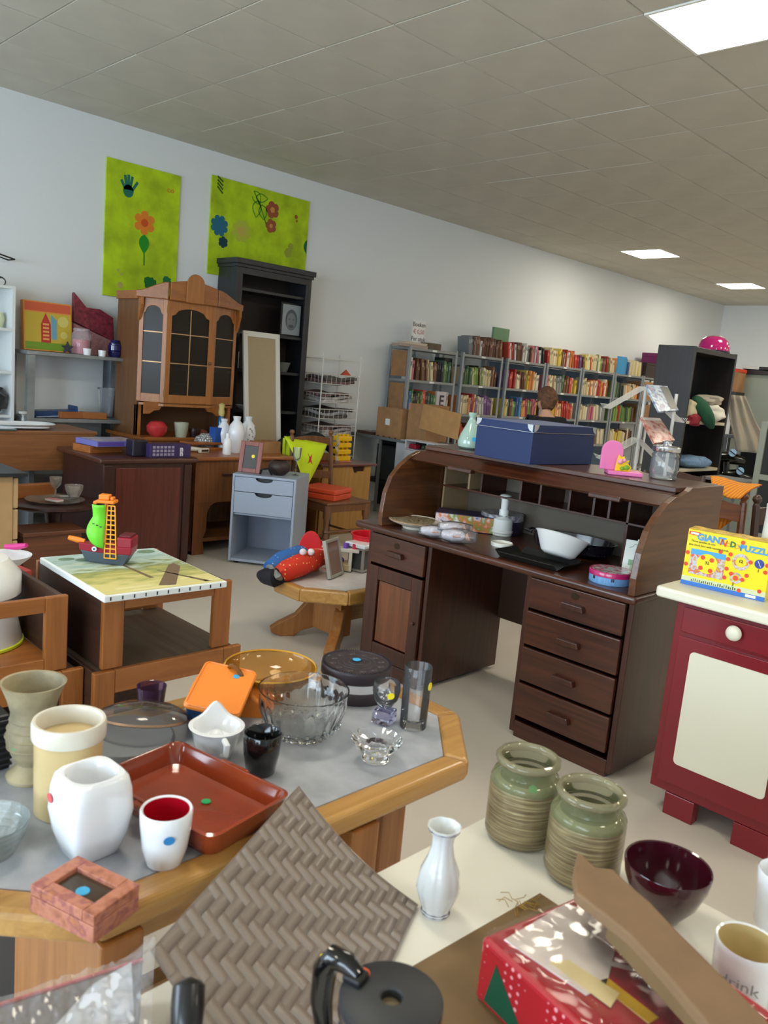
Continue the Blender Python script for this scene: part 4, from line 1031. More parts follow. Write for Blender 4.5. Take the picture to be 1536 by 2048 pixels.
# ------------------------------------------------------------------ steel bookshelves along the wall
BXF, BXB = -6.65, -6.99
BAYS = [(6.95, 7.81), (7.91, 8.74), (8.84, 9.73), (9.77, 10.68), (10.72, 11.63), (11.67, 12.56)]
DECK = [1.90, 1.525, 1.15, .775, .40, .06]
ordn = ['first', 'second', 'third', 'fourth', 'fifth', 'sixth']
BSH = M('bookshelf steel', (146, 148, 148), .5, .35)
DENIM = M('blue grey back', (104, 124, 146), .7)
for i, (a, b_) in enumerate(BAYS):
    t = thing('bookshelf', 'grey steel bookshelf bay, %s from the left, along the wall' % ordn[i], 'shelf', ((BXF + BXB) / 2, (a + b_) / 2, 0), group='grey steel bookshelf bays')
    for z in DECK:
        MB().box(BXB, BXF, a + .004, b_ - .004, z - .034, z - .004).build('deck', BSH, t, .002, world=True)
    for x in (BXF, BXB):
        for y, s_ in ((a, 1), (b_, -1)):
            MB().box(x - .002, x + .002, min(y, y + .034 * s_), max(y, y + .034 * s_), 0, 1.915).box(min(x, x + (.034 if x == BXB else -.034)), max(x, x + (.034 if x == BXB else -.034)), y - .0015, y + .0015, 0, 1.915).build('post', STEELP, t, world=True)
    b = MB()
    if i in (0, 1): MB().box(BXB - .001, BXB + .001, a + .42, a + .46, 0, 1.87).build('rear_strut', M('pale strut', (160, 190, 210), .5), t, world=True)
    if i >= 2: MB().box(BXB - .004, BXB - .002, a + .03, b_ - .03, .06, 1.86).build('back_sheet', DENIM, t, world=True)
    if i == 0:
        for z in (1.55, 1.17, .8): MB().box(BXB + .05, BXF - .05, a + .005, a + .012, z, z + .3).build('cardboard_side', CARD, t, world=True)
    for z in DECK[:3]:
        MB().box(BXF, BXF + .0015, (a + b_) / 2 - .04, (a + b_) / 2 + .04, z - .030, z - .008).build('shelf_label', PAPER, t, world=True)
# books: colour families
FAM = {
 'cream': [(216, 200, 160), (206, 190, 148), (222, 210, 178)], 'white': [(216, 214, 206), (200, 198, 192)], 'brown': [(96, 62, 44), (120, 84, 60), (84, 52, 44)],
 'red': [(160, 44, 40), (184, 70, 54)], 'black': [(36, 34, 36), (50, 46, 46)], 'green': [(92, 120, 70), (70, 96, 72), (120, 150, 70)],
 'orange': [(206, 122, 62), (216, 144, 84)], 'yellow': [(212, 180, 60), (206, 190, 96)], 'blue': [(60, 84, 140), (90, 140, 176)], 'purple': [(96, 66, 112), (128, 96, 140)],
 'grey': [(140, 142, 140), (112, 116, 118)], 'pink': [(196, 120, 126), (170, 70, 100)],
}
rows = {  # (bay, deck): palette of colour families
 (1, 0): ['black', 'grey', 'brown', 'brown', 'brown', 'brown', 'brown'], (2, 0): ['red', 'white', 'brown', 'white', 'grey', 'pink', 'white', 'black'], (3, 0): ['red', 'cream', 'yellow', 'brown', 'cream', 'orange', 'red', 'purple'],
 (4, 0): ['cream', 'yellow', 'cream', 'green', 'brown', 'red', 'cream'], (5, 0): ['orange', 'cream', 'blue', 'cream', 'yellow', 'cream', 'black'],
 (0, 1): ['pink', 'brown', 'brown', 'cream', 'brown', 'black', 'green', 'black'], (1, 1): ['grey', 'green', 'cream', 'green', 'brown', 'cream', 'brown', 'black'], (2, 1): ['yellow', 'red', 'cream', 'brown', 'yellow', 'orange', 'cream', 'purple'],
 (3, 1): ['pink', 'cream', 'grey', 'green', 'brown', 'red', 'yellow'], (4, 1): ['cream', 'cream', 'orange', 'red', 'orange', 'red', 'brown'], (5, 1): ['green', 'black', 'cream', 'cream', 'orange'],
 (0, 2): ['blue', 'black', 'yellow', 'red', 'green', 'orange', 'black', 'white'], (1, 2): ['white', 'cream', 'red', 'orange', 'white', 'purple', 'purple', 'brown'], (2, 2): ['yellow', 'brown', 'green', 'blue', 'orange', 'green', 'pink', 'cream'],
 (3, 2): ['brown', 'yellow', 'orange', 'cream', 'red', 'red', 'cream'], (4, 2): ['white', 'cream', 'pink', 'cream', 'grey', 'grey'], (5, 2): ['green', 'green', 'green', 'green', 'brown', 'red'],
 (4, 3): ['cream', 'cream', 'brown', 'cream'], (5, 3): ['cream', 'yellow', 'cream', 'brown'], (1, 3): ['red', 'brown', 'brown'], (3, 3): ['cream', 'white', 'brown', 'cream'],
}
rowname = {0: 'on top of', 1: 'on the upper shelf of', 2: 'on the middle shelf of', 3: 'on the lower shelf of'}
bmesh_cache = {}
def book_mesh(col):
    if col in bmesh_cache: return bmesh_cache[col]
    me = bpy.data.meshes.new('book')
    # block of pages with a wrap-round cover: spine faces +x ; unit size, x depth -1..0, y 0..1, z 0..1
    b = MB(); b.cur = 0
    b.box(-1, 0, 0, .12, 0, 1); b.box(-1, 0, .88, 1, 0, 1); b.box(-.06, 0, .12, .88, 0, 1)
    b.cur = 1; b.box(-.98, -.06, .12, .88, .02, .975)
    b.cur = 2; b.box(0, .004, .2, .8, .62, .82)
    me.from_pydata([tuple(v) for v in b.v], [], b.f)
    me.materials.append(M('cover %d %d %d' % col, col, .5)); me.materials.append(M('pages', (214, 204, 178), .8))
    lab = tuple(min(235, v + 60) for v in col) if sum(col) < 380 else tuple(int(v * .55) for v in col)
    me.materials.append(M('band %d %d %d' % lab, lab, .5))
    me.polygons.foreach_set('material_index', b.mi); me.update()
    bmesh_cache[col] = me
    return me
rb = random.Random(5)
bcount = 0
BK = []
rest = MB(); rest_m = []
restmats = []
GB = 'books standing on the steel bookshelves'
def put_book(fam, y, x, z, th, h, d, lean, bay, deck, whole=True):
    global bcount
    col = rb.choice(FAM[fam])
    m = Matrix.Translation((x, y, z)) @ Matrix.Rotation(lean, 4, 'X') @ Matrix.Diagonal((d, th, h, 1))
    if bcount < 300:
        o = bpy.data.objects.new('book', book_mesh(col)); COL.objects.link(o); o.matrix_basis = m
        BK.append((o, fam, deck, bay, y)); o['category'] = 'book'; o['group'] = GB
        bcount += 1
    else:
        if col not in restmats: restmats.append(col)
        rest.cur = restmats.index(col); rest.box(-1, 0, 0, 1, 0, 1, m)
order = sorted(rows, key=lambda k: (k[1] == 3, k[0], k[1]))
for (bay, dk) in order:
    pal = rows[(bay, dk)]
    a, b_ = BAYS[bay]; z = DECK[dk] - .004 + .0005
    y = a + (.06 if dk else .012); end = b_ - (.05 if dk else .0)
    if (bay, dk) == (1, 0): y = a + .12
    if (bay, dk) == (1, 2): y = a + .02
    n_, L = 0, end - y
    while y < end - .03:
        th = rb.uniform(.018, .042); 
        if bay >= 3: th *= 1.25
        k = min(len(pal) - 1, int((y - a) / (b_ - a) * len(pal)))
        fam = pal[k] if rb.random() < .72 else rb.choice(pal + ['cream', 'brown', 'white'])
        h = rb.uniform(.19, .265) * (1 if dk else .95)
        d = rb.uniform(.13, .19)
        lean = 0.0
        seg = int((y - a) / .22)
        if (bay * 3 + dk * 5 + seg) % 3 == 0: lean = -.13
        if y + th > end: break
        put_book(fam, y + (h * .13 if lean else 0), BXF - .015 - rb.uniform(0, .03), z, th * .96, h * (.97 if lean else 1), d, 0.13 if lean else 0, bay, dk)
        y += th
        if rb.random() < .03: y += .03
from collections import defaultdict
_g = defaultdict(list)
for o_, fam_, dk_, by_, y_ in BK: _g[(fam_, dk_, by_)].append((y_, o_))
_o = ['first', 'second', 'third', 'fourth', 'fifth', 'sixth', 'seventh', 'eighth', 'ninth', 'tenth', 'eleventh', 'twelfth', 'thirteenth', 'fourteenth', 'fifteenth', 'sixteenth', 'seventeenth', 'eighteenth', 'nineteenth', 'twentieth']
for (fam_, dk_, by_), L_ in _g.items():
    for i_, (y_, o_) in enumerate(sorted(L_, key=lambda q: q[0])):
        pre = ('%s %s book from the left' % (_o[min(i_, 19)], fam_)) if len(L_) > 1 else 'only %s book' % fam_
        o_['label'] = '%s %s the %s bookshelf bay' % (pre, rowname[dk_], ordn[by_])
if rest.f:
    o = rest.build('books', [M('cover %d %d %d' % c, c, .5) for c in restmats]); o['kind'] = 'stuff'; tag(o, 'many more books filling the far and lower bays of the steel bookshelves', 'books')
# special large books / binders
def sbook(name, label, y, w_, z, h, col, x=BXF - .02, d=.18, cat='book', band=None):
    t = thing(name, label, cat, (x, y, z))
    MB().box(-d, 0, 0, w_, 0, h).build('cover', M('cover %d %d %d' % col, col, .5), t, .001)
    if band: MB().box(0, .001, 0.0, w_, h * band[1], h * band[2]).build('printed_band', M('cover %d %d %d' % band[0], band[0], .5), t)
    return t
ypx = lambda x, yy=740: PX(x, yy, BXF).y
sbook('large_book', 'large upright green picture book with a red top edge, on top of the second bay', ypx(1001, 690), ypx(1032, 690) - ypx(1001, 690), 1.897, .40, (104, 140, 104), x=BXF - .13, d=.035, band=((90, 66, 40), 0, .45))
sbook('blue_book', 'bright blue book facing out on top of the last bookshelf bay', ypx(1236, 730), ypx(1252, 730) - ypx(1236, 730), 1.897, .27, (60, 150, 205), x=BXF + .002, d=.03)
sbook('black_binder', 'black binder at the right end of the upper shelf in the first bay', ypx(895, 740), .13, 1.522, .30, (26, 26, 28), x=BXF - .05)
sbook('letter_book', 'pale book with a dark letter E on the middle shelf of the first bay', ypx(873, 800), ypx(892, 800) - ypx(873, 800), 1.147, .26, (196, 186, 188), x=BXF + .002, d=.03)
m_ = frame((BXF + .003, (ypx(873, 800) + ypx(892, 800)) / 2, 1.147 + .14), (0, 1, 0), (0, 0, 1))
tt = [o for o in COL.objects if o.get('label', '').startswith('pale book with a dark letter')][0]
text_mb('E', .19, m_, .0005, .004).build('printed_letter', M('print dark', (50, 46, 60), .5), tt, world=True)
# sign and stack on top of first bay
t = thing('price_sign', 'white paper price sign standing on the first bookshelf bay', 'sign', (BXF - .2, 7.22, 1.90))
P0 = PX(822, 695, -6.80); P1 = PX(852, 643, -6.80)
MB().box(-6.801, -6.80, P0.y, P1.y, 1.90, P1.z).build('paper_sheet', M('sign paper', (234, 234, 232), .7), t, world=True)
hS = P1.z - 1.90; cy = (P0.y + P1.y) / 2
INK = M('sign ink', (90, 90, 96), .6); INR = M('sign ink red', (190, 120, 120), .6)
for s_, f, mm in (('Boeken', .84, INK), ('€ 0,50', .58, INR), ('Per stuk', .32, INK)):
    text_mb(s_, .072, frame((-6.7995, cy, 1.90 + hS * f), (0, 1, 0), (0, 0, 1)), .0004, .0012).build('sign_lettering', mm, t, world=True)
for i, (a, b_, l, c) in enumerate(((800, 860, 'flat pale magazine pile on the first bay, lowest', (170, 150, 140)), (812, 856, 'flat cream magazine on the pile on the first bay', (196, 180, 164)), (858, 884, 'flat brown picture book right of the price sign', (90, 74, 58)))):
    y0 = ypx(a, 690); y1 = ypx(b_, 690); zz = 1.897 + (.0 if i != 1 else .03)
    o = MB().box(-6.79, BXF - .01, y0, y1, zz, zz + (.028 if i < 2 else .075)).build('magazine', M('cover %d %d %d' % c, c, .5), bevel=.001); tag(o, l, 'magazine', 'magazines lying on the first bookshelf bay')
# boxes at the right end on top
a = ypx(1270, 730)
for (y0, y1, h, c, l) in ((12.50, 12.72, .26, (60, 44, 36), 'dark brown box at the right end of the top bookshelf row'), (12.74, 12.92, .40, (116, 32, 84), 'magenta box at the right end of the top bookshelf row'), (12.95, 13.2, .30, (50, 40, 36), 'black box far right on the top bookshelf row')):
    pass
t = thing('bookshelf', 'grey steel bookshelf bay carrying cartons, last from the left', 'shelf', (-6.8, 13.0, 0), group='grey steel bookshelf bays')
for z in DECK: MB().box(BXB, BXF, 12.60, 13.5, z - .034, z - .004).build('deck', BSH, t, .002, world=True)
for y in (12.60, 13.5):
    for x in (BXB, BXF): MB().box(x - .02, x + .002, y - .02, y + .02, 0, 1.915).build('post', STEELP, t, world=True)
for i, (y0, y1, z, h, c, l) in enumerate(((12.62, 12.95, 1.897, .24, (56, 42, 36), 'dark brown box on the last bookshelf bay'), (12.98, 13.4, 1.897, .42, (120, 34, 92), 'magenta box standing highest on the last bookshelf bay'), (12.64, 13.4, 1.522, .30, (170, 126, 80), 'brown carton on the upper shelf of the last bookshelf bay'), (12.66, 13.4, 1.147, .30, (150, 112, 74), 'brown carton on the middle shelf of the last bookshelf bay'))):
    t = thing('carton', l, 'box', (-6.8, (y0 + y1) / 2, z), group='cartons on the last bookshelf bay'); w_ = (y1 - y0) / 2
    MB().box(-.15, .15, -w_, w_, 0, h * .85).build('carton_body', M('cover %d %d %d' % c, c, .5), t, .002); MB().box(-.153, .153, -w_ - .003, w_ + .003, h * .85 + .001, h).build('carton_lid', M('cover %d %d %d' % c, c, .5), t, .002)
# ------------------------------------------------------------------ tall dark open bookcase
t = thing('bookcase', 'tall dark brown open bookcase holding clothes, right of the steel bookshelves', 'bookcase', (-3.14, 6.83, 0))
DB = wood('dark wenge', (24, 18, 16), (38, 31, 27), 'Z', .4, .15)
TXA, TXB, TYA, TYB = -3.30, -2.98, 6.416, 7.25
MB().box(TXA, TXB, TYA, TYA + .03, 0, 2.0).build('side_panel', DB, t, .002, world=True)
MB().box(TXA, TXB, TYB - .03, TYB, 0, 2.0).build('side_panel', DB, t, .002, world=True)
MB().box(TXA, TXB, TYA + .03, TYB - .03, 1.955, 1.995).build('top_board', DB, t, .002, world=True)
MB().box(TXA, TXA + .012, TYA + .03, TYB - .03, 0, 1.955).build('back_panel', DB, t, world=True)
for z in (1.40, 1.0): MB().box(TXA + .012, TXB - .005, TYA + .03, TYB - .03, z - .025, z).build('shelf', M('pale shelf edge', (206, 196, 170), .5), t, .002, world=True)
for z in (.62, .2): MB().box(TXA + .012, TXB - .005, TYA + .03, TYB - .03, z - .025, z).build('shelf', DB, t, .002, world=True)
def crumple(name, label, c, size, mat, cat='garment', sd=0, amp=.35, rz=0, n=22):
    """heap of folded cloth: a squashed, folded closed surface"""
    b = MB(); off = Vector((sd * 3.1, sd * 1.7, sd))
    prof = 14; rings = []
    vs = []; fs = []
    for i in range(prof + 1):
        th = PI * i / prof
        for j in range(n):
            ph = 2 * PI * j / n
            d = Vector((math.sin(th) * math.cos(ph), math.sin(th) * math.sin(ph), math.cos(th)))
            k = 1 + amp * noise.noise(d * 2.2 + off) + amp * .5 * noise.noise(d * 5 + off)
            sgn = lambda q: math.copysign(abs(q) ** .75, q)
            p = Vector((sgn(d.x) * size[0] * k, sgn(d.y) * size[1] * k, max(-1, sgn(d.z) * k) * size[2]))
            vs.append(Matrix.Rotation(rz, 3, 'Z') @ p + Vector(c) + Vector((0, 0, size[2])))
    for i in range(prof):
        for j in range(n):
            fs.append((i * n + j, i * n + (j + 1) % n, (i + 1) * n + (j + 1) % n, (i + 1) * n + j))
    b.add(vs, fs)
    o = b.build(name, mat, smooth=True, sub=1); return tag(o, label, cat)
crumple('cream_jumper', 'cream knitted jumper folded on the upper shelf of the dark bookcase, left side', (-3.10, 6.58, 1.402), (.13, .11, .09), M('cream knit', (206, 192, 158), .9, bump=.3, bscale=200), sd=1)
crumple('white_shirt', 'white crumpled shirt on the upper shelf of the dark bookcase, right side', (-3.06, 7.02, 1.402), (.12, .13, .075), M('white cloth', (222, 218, 204), .85), sd=2)
crumple('grey_shirt', 'grey-beige folded shirt lying over the white one in the dark bookcase', (-3.09, 7.02, 1.54), (.11, .15, .045), M('grey beige cloth', (172, 162, 146), .85), sd=3)
crumple('red_cloth', 'dark red cloth hanging at the left of the upper shelf in the dark bookcase', (-2.985, 6.60, 1.36), (.03, .09, .05), M('dark red cloth', (136, 28, 44), .8), sd=4)
o = MB()
gp = [PX(1385, 792, -3.05), PX(1400, 810, -2.99), PX(1412, 828, -2.95), PX(1420, 842, -2.94), PX(1425, 856, -2.95)]
b = MB(); b.tube(gp, [.04, .06, .062, .055, .03], 14)
o = b.build('green_scarf', M('green knit', (36, 84, 58), .9, bump=.6, bscale=90), smooth=True, sub=1, jitter=.02); tag(o, 'dark green knitted scarf trailing over the upper shelf of the dark bookcase', 'scarf')
crumple('jeans', 'light blue folded jeans on the lower shelf of the dark bookcase', (-3.08, 6.84, 1.002), (.14, .27, .05), M('denim', (112, 142, 176), .85, var=.12, vscale=30), 'jeans', sd=6, amp=.2)
# magenta helmet
P = Vector((-3.10, 7.02, 1.995))
t = thing('bicycle_helmet', 'glossy magenta dome-shaped helmet on top of the dark bookcase', 'helmet', tuple(P))
MB().lathe([(.135, .012), (.132, .05), (.115, .095), (.08, .125), (.04, .138), (0, .14)], n=32, sx=.95, sy=1.12).build('shell', M('magenta shell', (186, 26, 110), .12, coat=.8), t, smooth=True)
MB().lathe([(.137, 0), (.139, .014), (.12, .016), (.118, 0), (.137, 0)], n=32, sx=.95, sy=1.12).build('rim', M('dark rim', (56, 18, 50), .3), t, smooth=True)
# wire magazine stand
WD = Vector((.70, .71, 0))  # screen-right direction on the floor
t = thing('magazine_rack', 'cream wire magazine stand with two tiers, in front of the dark bookcase', 'magazine rack', (-2.70, 5.30, 0))
F_ = 5.6
pole0 = DD(1293, 770, F_); pole1 = DD(1268, 925, F_)
pb = Vector((pole0.x, pole0.y, 0)); 
MB().tube([(pb.x, pb.y, .02), (pb.x, pb.y, 1.64)], .012, 8).build('pole', WIRE, t, smooth=True, world=True)
p2 = pb + Vector((.15, .16, 0))
MB().tube([(p2.x, p2.y, .02), (p2.x, p2.y, 1.60)], .012, 8).build('pole', WIRE, t, smooth=True, world=True)
MB().tube([(pb.x - .22, pb.y - .2, .015), (pb.x + .25, pb.y + .25, .015)], .012, 6).tube([(pb.x + .2, pb.y - .2, .015), (pb.x - .2, pb.y + .25, .015)], .012, 6).build('foot', WIRE, t, world=True)
for zt in (1.63, 1.27):
    # left wing slopes down-left, right wing slopes down-right
    for sgn, nm in ((-1, 'basket_wing'), (1, 'basket_wing')):
        a = Vector((pb.x, pb.y, zt)); L_ = .24 if sgn < 0 else .28; drop = .17 if sgn < 0 else .22
        side = Vector((-.71, .70, 0)) * .20
        e = a + WD * L_ * sgn + Vector((0, 0, -drop))
        b = MB()
        for k in range(7):
            q = side * (k / 6 - .25); b.tube([a + q, e + q, e + q + Vector((WD.x * .02 * sgn, WD.y * .02 * sgn, .03))], .0022, 4)
        for s_ in (0, .5, 1): b.tube([a.lerp(e, s_) - side * .25, a.lerp(e, s_) + side * .75], .003, 4)
        b.build(nm, WIRE, t, world=True, kind='stuff')
def mag(name, label, cor, mat, bandm=None):
    vs = [DD(x, y, d) for x, y, d in cor]
    t = thing(name, label, 'magazine', tuple(vs[3]))
    n = (vs[1] - vs[0]).cross(vs[3] - vs[0]).normalized()
    if n.dot(ORI - vs[0]) < 0: n = -n
    b = MB(); b.add([v for v in vs] + [v - n * .015 for v in vs], [(0, 1, 2, 3), (4, 5, 6, 7), (0, 1, 5, 4), (1, 2, 6, 5), (2, 3, 7, 6), (3, 0, 4, 7)])
    b.build('cover', mat, t, world=True)
    f = lambda u, v: vs[0].lerp(vs[1], u).lerp(vs[3].lerp(vs[2], u), v) + n * .002
    return t, f
mc1 = multi('magazine picture blue', [(120, 150, 190), (190, 205, 220), (90, 110, 150), (180, 150, 170)], 22, .25, .5)
mc2 = multi('magazine picture red', [(120, 30, 40), (190, 120, 110), (210, 180, 170), (150, 50, 50)], 20, .2, .5)
t, f = mag('magazine', 'glossy blue and dark covered magazine on the upper tier of the wire magazine stand', [(1292, 769, 5.55), (1335, 772, 5.7), (1357, 820, 5.5), (1318, 823, 5.35)], mc1)
MB().grid(lambda u, v: f(.62 + .36 * u, .05 + .9 * v), 2, 2).build('printed_dark_band', M('print dark green', (44, 50, 44), .3), t, world=True)
t, f = mag('magazine', 'glossy dark red covered magazine on the lower tier of the wire magazine stand', [(1282, 834, 5.55), (1320, 836, 5.7), (1350, 880, 5.5), (1309, 886, 5.35)], mc2)
MB().grid(lambda u, v: f(.02 + .96 * u, .02 + .12 * v), 2, 2).build('printed_title_band', M('print pale', (206, 196, 196), .3), t, world=True)

# ------------------------------------------------------------------ person browsing the bookshelves, seen from behind
SKIN = M('skin', (206, 156, 130), .55); HAIR = M('brown hair', (104, 70, 48), .75, var=.35, vscale=40, bump=.6, bscale=150); TSH = M('black shirt', (22, 20, 26), .85)
FP = DD(1097, 800, 7.4)
face = Vector((-.78, .55, 0)).normalized(); rgt = Vector((face.y, -face.x, 0))
t = thing('person', 'person with short brown hair and a black shirt, looking at the bookshelves, back turned', 'person', (FP.x, FP.y, 0))
ftM = Matrix(((rgt.x, face.x, 0, FP.x), (rgt.y, face.y, 0, FP.y), (0, 0, 1, 0), (0, 0, 0, 1)))
HT = 1.555
def skinned(name, verts, edges, radii, mat, parent, sub=2):
    me = bpy.data.meshes.new(name); me.from_pydata([tuple(v) for v in verts], edges, []); me.materials.append(mat)
    o = bpy.data.objects.new(name, me); COL.objects.link(o); o.parent = parent
    md = o.modifiers.new('skin', 'SKIN'); md.use_smooth_shade = True
    sv = me.skin_vertices[0].data
    for i, r in enumerate(radii):
        sv[i].radius = (r, r) if not isinstance(r, tuple) else r
        sv[i].use_root = (i == 0)
    s_ = o.modifiers.new('sub', 'SUBSURF'); s_.levels = sub; s_.render_levels = sub
    return o
loc = lambda x, y, z: (ftM @ Vector((x, y, z))) - Vector((FP.x, FP.y, 0))
V = [(0, 0, .80), (0, .0, .95), (0, .0, 1.12), (0, .005, 1.245), (0, .01, 1.31), (0, .03, 1.36), (0, .04, 1.42),
     (.155, 0, 1.235), (.19, .04, 1.02), (.15, .22, .93), (.12, .30, .97),
     (-.155, 0, 1.235), (-.19, .04, 1.02), (-.15, .22, .93), (-.12, .30, .97),
     (.085, 0, .76), (.09, .01, .42), (.09, -.02, .08), (.09, .10, .035),
     (-.085, 0, .76), (-.09, .01, .42), (-.09, -.02, .08), (-.09, .10, .035)]
E_ = [(0, 1), (1, 2), (2, 3), (3, 4), (4, 5), (5, 6), (3, 7), (7, 8), (8, 9), (9, 10), (3, 11), (11, 12), (12, 13), (13, 14), (0, 15), (15, 16), (16, 17), (17, 18), (0, 19), (19, 20), (20, 21), (21, 22)]
Rr = [.12, .105, .115, .10, .052, .047, .045, .052, .04, .033, .028, .052, .04, .033, .028, .075, .052, .036, .03, .075, .052, .036, .03]
skinned('body', [loc(*v) for v in V], E_, Rr, SKIN, t)
def limb(name, idx, rs, mat, grow):
    return skinned(name, [loc(*V[i]) for i in idx], [(k, k + 1) for k in range(len(idx) - 1)], [r + grow for r in rs], mat, t, 2)
shv = [V[0], V[1], V[2], V[3], (0, .0, 1.30), (.15, 0, 1.265), (.178, .02, 1.12), (-.15, 0, 1.265), (-.178, .02, 1.12)]
skinned('black_shirt', [loc(*v) for v in shv], [(0, 1), (1, 2), (2, 3), (3, 4), (3, 5), (5, 6), (3, 7), (7, 8)], [.128, .115, .125, .118, .082, .064, .052, .064, .052], TSH, t)
skinned('trousers', [loc(*v) for v in (V[0], V[15], V[16], V[17], V[19], V[20], V[21])], [(0, 1), (1, 2), (2, 3), (0, 4), (4, 5), (5, 6)], [.13, .09, .066, .055, .09, .066, .055], M('dark denim', (44, 52, 70), .85), t)
hd = MB(); hc = Vector((0, .055, 1.455))
def headpt(d):
    k = 1.0; x, y, z = d.x * .072, d.y * .09, d.z * .108
    if d.z < -.2: x *= 1 - .28 * (-d.z - .2); y = y * (1 - .12 * (-d.z - .2)) + .012 * (-d.z)
    if d.y > .88: y += .0
    return Vector((x, y, z))
hvs = []; hfs = []; NN, KK = 28, 18
for i in range(KK + 1):
    th = PI * i / KK
    for j in range(NN):
        ph = 2 * PI * j / NN; hvs.append(headpt(Vector((math.sin(th) * math.cos(ph), math.sin(th) * math.sin(ph), math.cos(th)))))
for i in range(KK):
    for j in range(NN): hfs.append((i * NN + j, i * NN + (j + 1) % NN, (i + 1) * NN + (j + 1) % NN, (i + 1) * NN + j))
tilt = Matrix.Rotation(-.28, 4, 'X') @ Matrix.Rotation(.5, 4, 'Z')
TM = Matrix.Translation((-FP.x, -FP.y, 0)) @ ftM @ Matrix.Translation(hc) @ tilt
hd.add([TM @ v for v in hvs], hfs)
hd.ball((0, 0, 0), .001, 6, 4)
ho = hd.build('head', SKIN, t, smooth=True)
b = MB()
for s_ in (-1, 1): b.ball((0, 0, 0), (.011, .02, .03), 10, 8, TM @ Matrix.Translation((.072 * s_, 0, -.012)))
b.build('ears', SKIN, t, smooth=True)
MB().add([TM @ Vector(q) for q in ((-.011, .086, -.03), (.011, .086, -.03), (0, .108, -.032), (0, .085, .012))], [(0, 1, 2), (0, 2, 3), (1, 3, 2), (0, 3, 1)]).build('nose', SKIN, t, smooth=True)
for s_ in (-1, 1): MB().ball((0, 0, 0), (.012, .006, .006), 10, 8, TM @ Matrix.Translation((.03 * s_, .084, .008))).build('eye', M('eye white', (230, 228, 224), .2), t, smooth=True)
MB().ball((0, 0, 0), (.022, .006, .006), 10, 8, TM @ Matrix.Translation((0, .083, -.055))).build('mouth', M('lips', (170, 96, 86), .4), t, smooth=True)
hv = []; keep = []
for v in hvs:
    n_ = v.normalized(); k = 1.17 + .05 * noise.noise(v * 40)
    hv.append(TM @ Vector((v.x * k, v.y * k - .004, v.z * k)))
hf = []
for f_ in hfs:
    c = sum((hvs[i] for i in f_), Vector()) / 4
    if c.z > (.045 if c.y > .03 else (-.01 if c.y > .005 else -.088)): hf.append(f_)
b = MB(); b.add(hv, hf); b.build('short_hair', HAIR, t, smooth=True, solid=.008)
for s_ in (-1, 1):
    hand = MB(); base = Vector((.12 * s_, .31, .97))
    palm = [loc(.12 * s_, .31, .975), loc(.11 * s_, .36, .98)]
    vv = [loc(.12 * s_, .30, .97), loc(.118 * s_, .335, .975), loc(.115 * s_, .365, .98)]
    ed = [(0, 1), (1, 2)]; rr = [.024, .028, .024]
    for q in range(4):
        x0 = .115 * s_ + (q - 1.5) * .013; k0 = len(vv)
        vv += [loc(x0, .385, .985), loc(x0 - .004 * s_, .415 - abs(q - 1.4) * .005, .975), loc(x0 - .006 * s_, .43 - abs(q - 1.4) * .007, .955)]
        ed += [(2, k0), (k0, k0 + 1), (k0 + 1, k0 + 2)]; rr += [.0085, .008, .007]
    k0 = len(vv); vv += [loc(.09 * s_, .345, .985), loc(.078 * s_, .37, .99)]; ed += [(1, k0), (k0, k0 + 1)]; rr += [.010, .0085]
    skinned('hand', vv, ed, rr, SKIN, t, 1)

# ------------------------------------------------------------------ right rear: racks, white panels, dark cabinet
RG = M('grey green cabinet', (150, 154, 138), .5)
t = thing('metal_cabinet', 'tall grey-green cabinet at the right edge, behind the dark bookcase', 'cabinet', (-2.9, 8.9, 0))
A0 = DD(1482, 742, 8.6)
cx0, cy0 = A0.x, A0.y
MB().box(cx0 - .0, cx0 + .9, cy0, cy0 + .5, .02, 1.90).build('body', RG, t, .004, world=True)
MB().box(cx0 + .02, cx0 + .44, cy0 - .018, cy0, .06, 1.86).build('door', RG, t, .003, world=True)
MB().box(cx0 + .46, cx0 + .88, cy0 - .018, cy0, .06, 1.86).build('door', RG, t, .003, world=True)
MB().box(cx0 + .40, cx0 + .415, cy0 - .04, cy0 - .018, .9, 1.05).build('handle', STEEL, t, .003, world=True)
MB().box(cx0 - .02, cx0 + .93, cy0 - .03, cy0 + .52, 1.90, 1.945).build('top_board', M('dark top', (52, 44, 42), .5), t, .003, world=True)
for i, (dx, dz, c, l, ry) in enumerate(((.06, 0, (200, 196, 190), 'white papers on top of the grey-green cabinet, left end', .1), (.28, 0, (60, 54, 56), 'dark folder on top of the grey-green cabinet', -.05), (.5, .0, (222, 218, 208), 'white curved board on top of the grey-green cabinet, at the picture edge', .12))):
    o = MB().cbox((cx0 + dx + .05, cy0 + .1, 1.947 + .02), (.24, .3, .03), ry * 3).build('paper_stack', M('stack %d' % i, c, .6), bevel=.002); tag(o, l, 'papers', 'papers on the grey-green cabinet')
P = DD(1476, 728, 8.4)
t = thing('carton', 'small brown box with a red lid between the dark bookcase and the grey-green cabinet', 'box', (P.x, P.y, 1.70))
MB().box(-.09, .06, -.1, .1, -0.0, .20).build('carton_body', CARD, t, .002); MB().box(-.092, .065, -.102, .102, .201, .235).build('carton_lid', M('red lid', (214, 70, 44), .5), t, .002)
t = thing('wall_rack', 'dark post rack standing between the dark bookcase and the grey-green cabinet', 'rack', (P.x, P.y, 0))
MB().box(-.10, .07, -.12, .12, 1.66, 1.70).build('shelf', DB, t, .002)
for y in (-.11, .11): MB().box(-.02, .0, y - .012, y + .012, 0, 1.66).build('post', DB, t, .002)
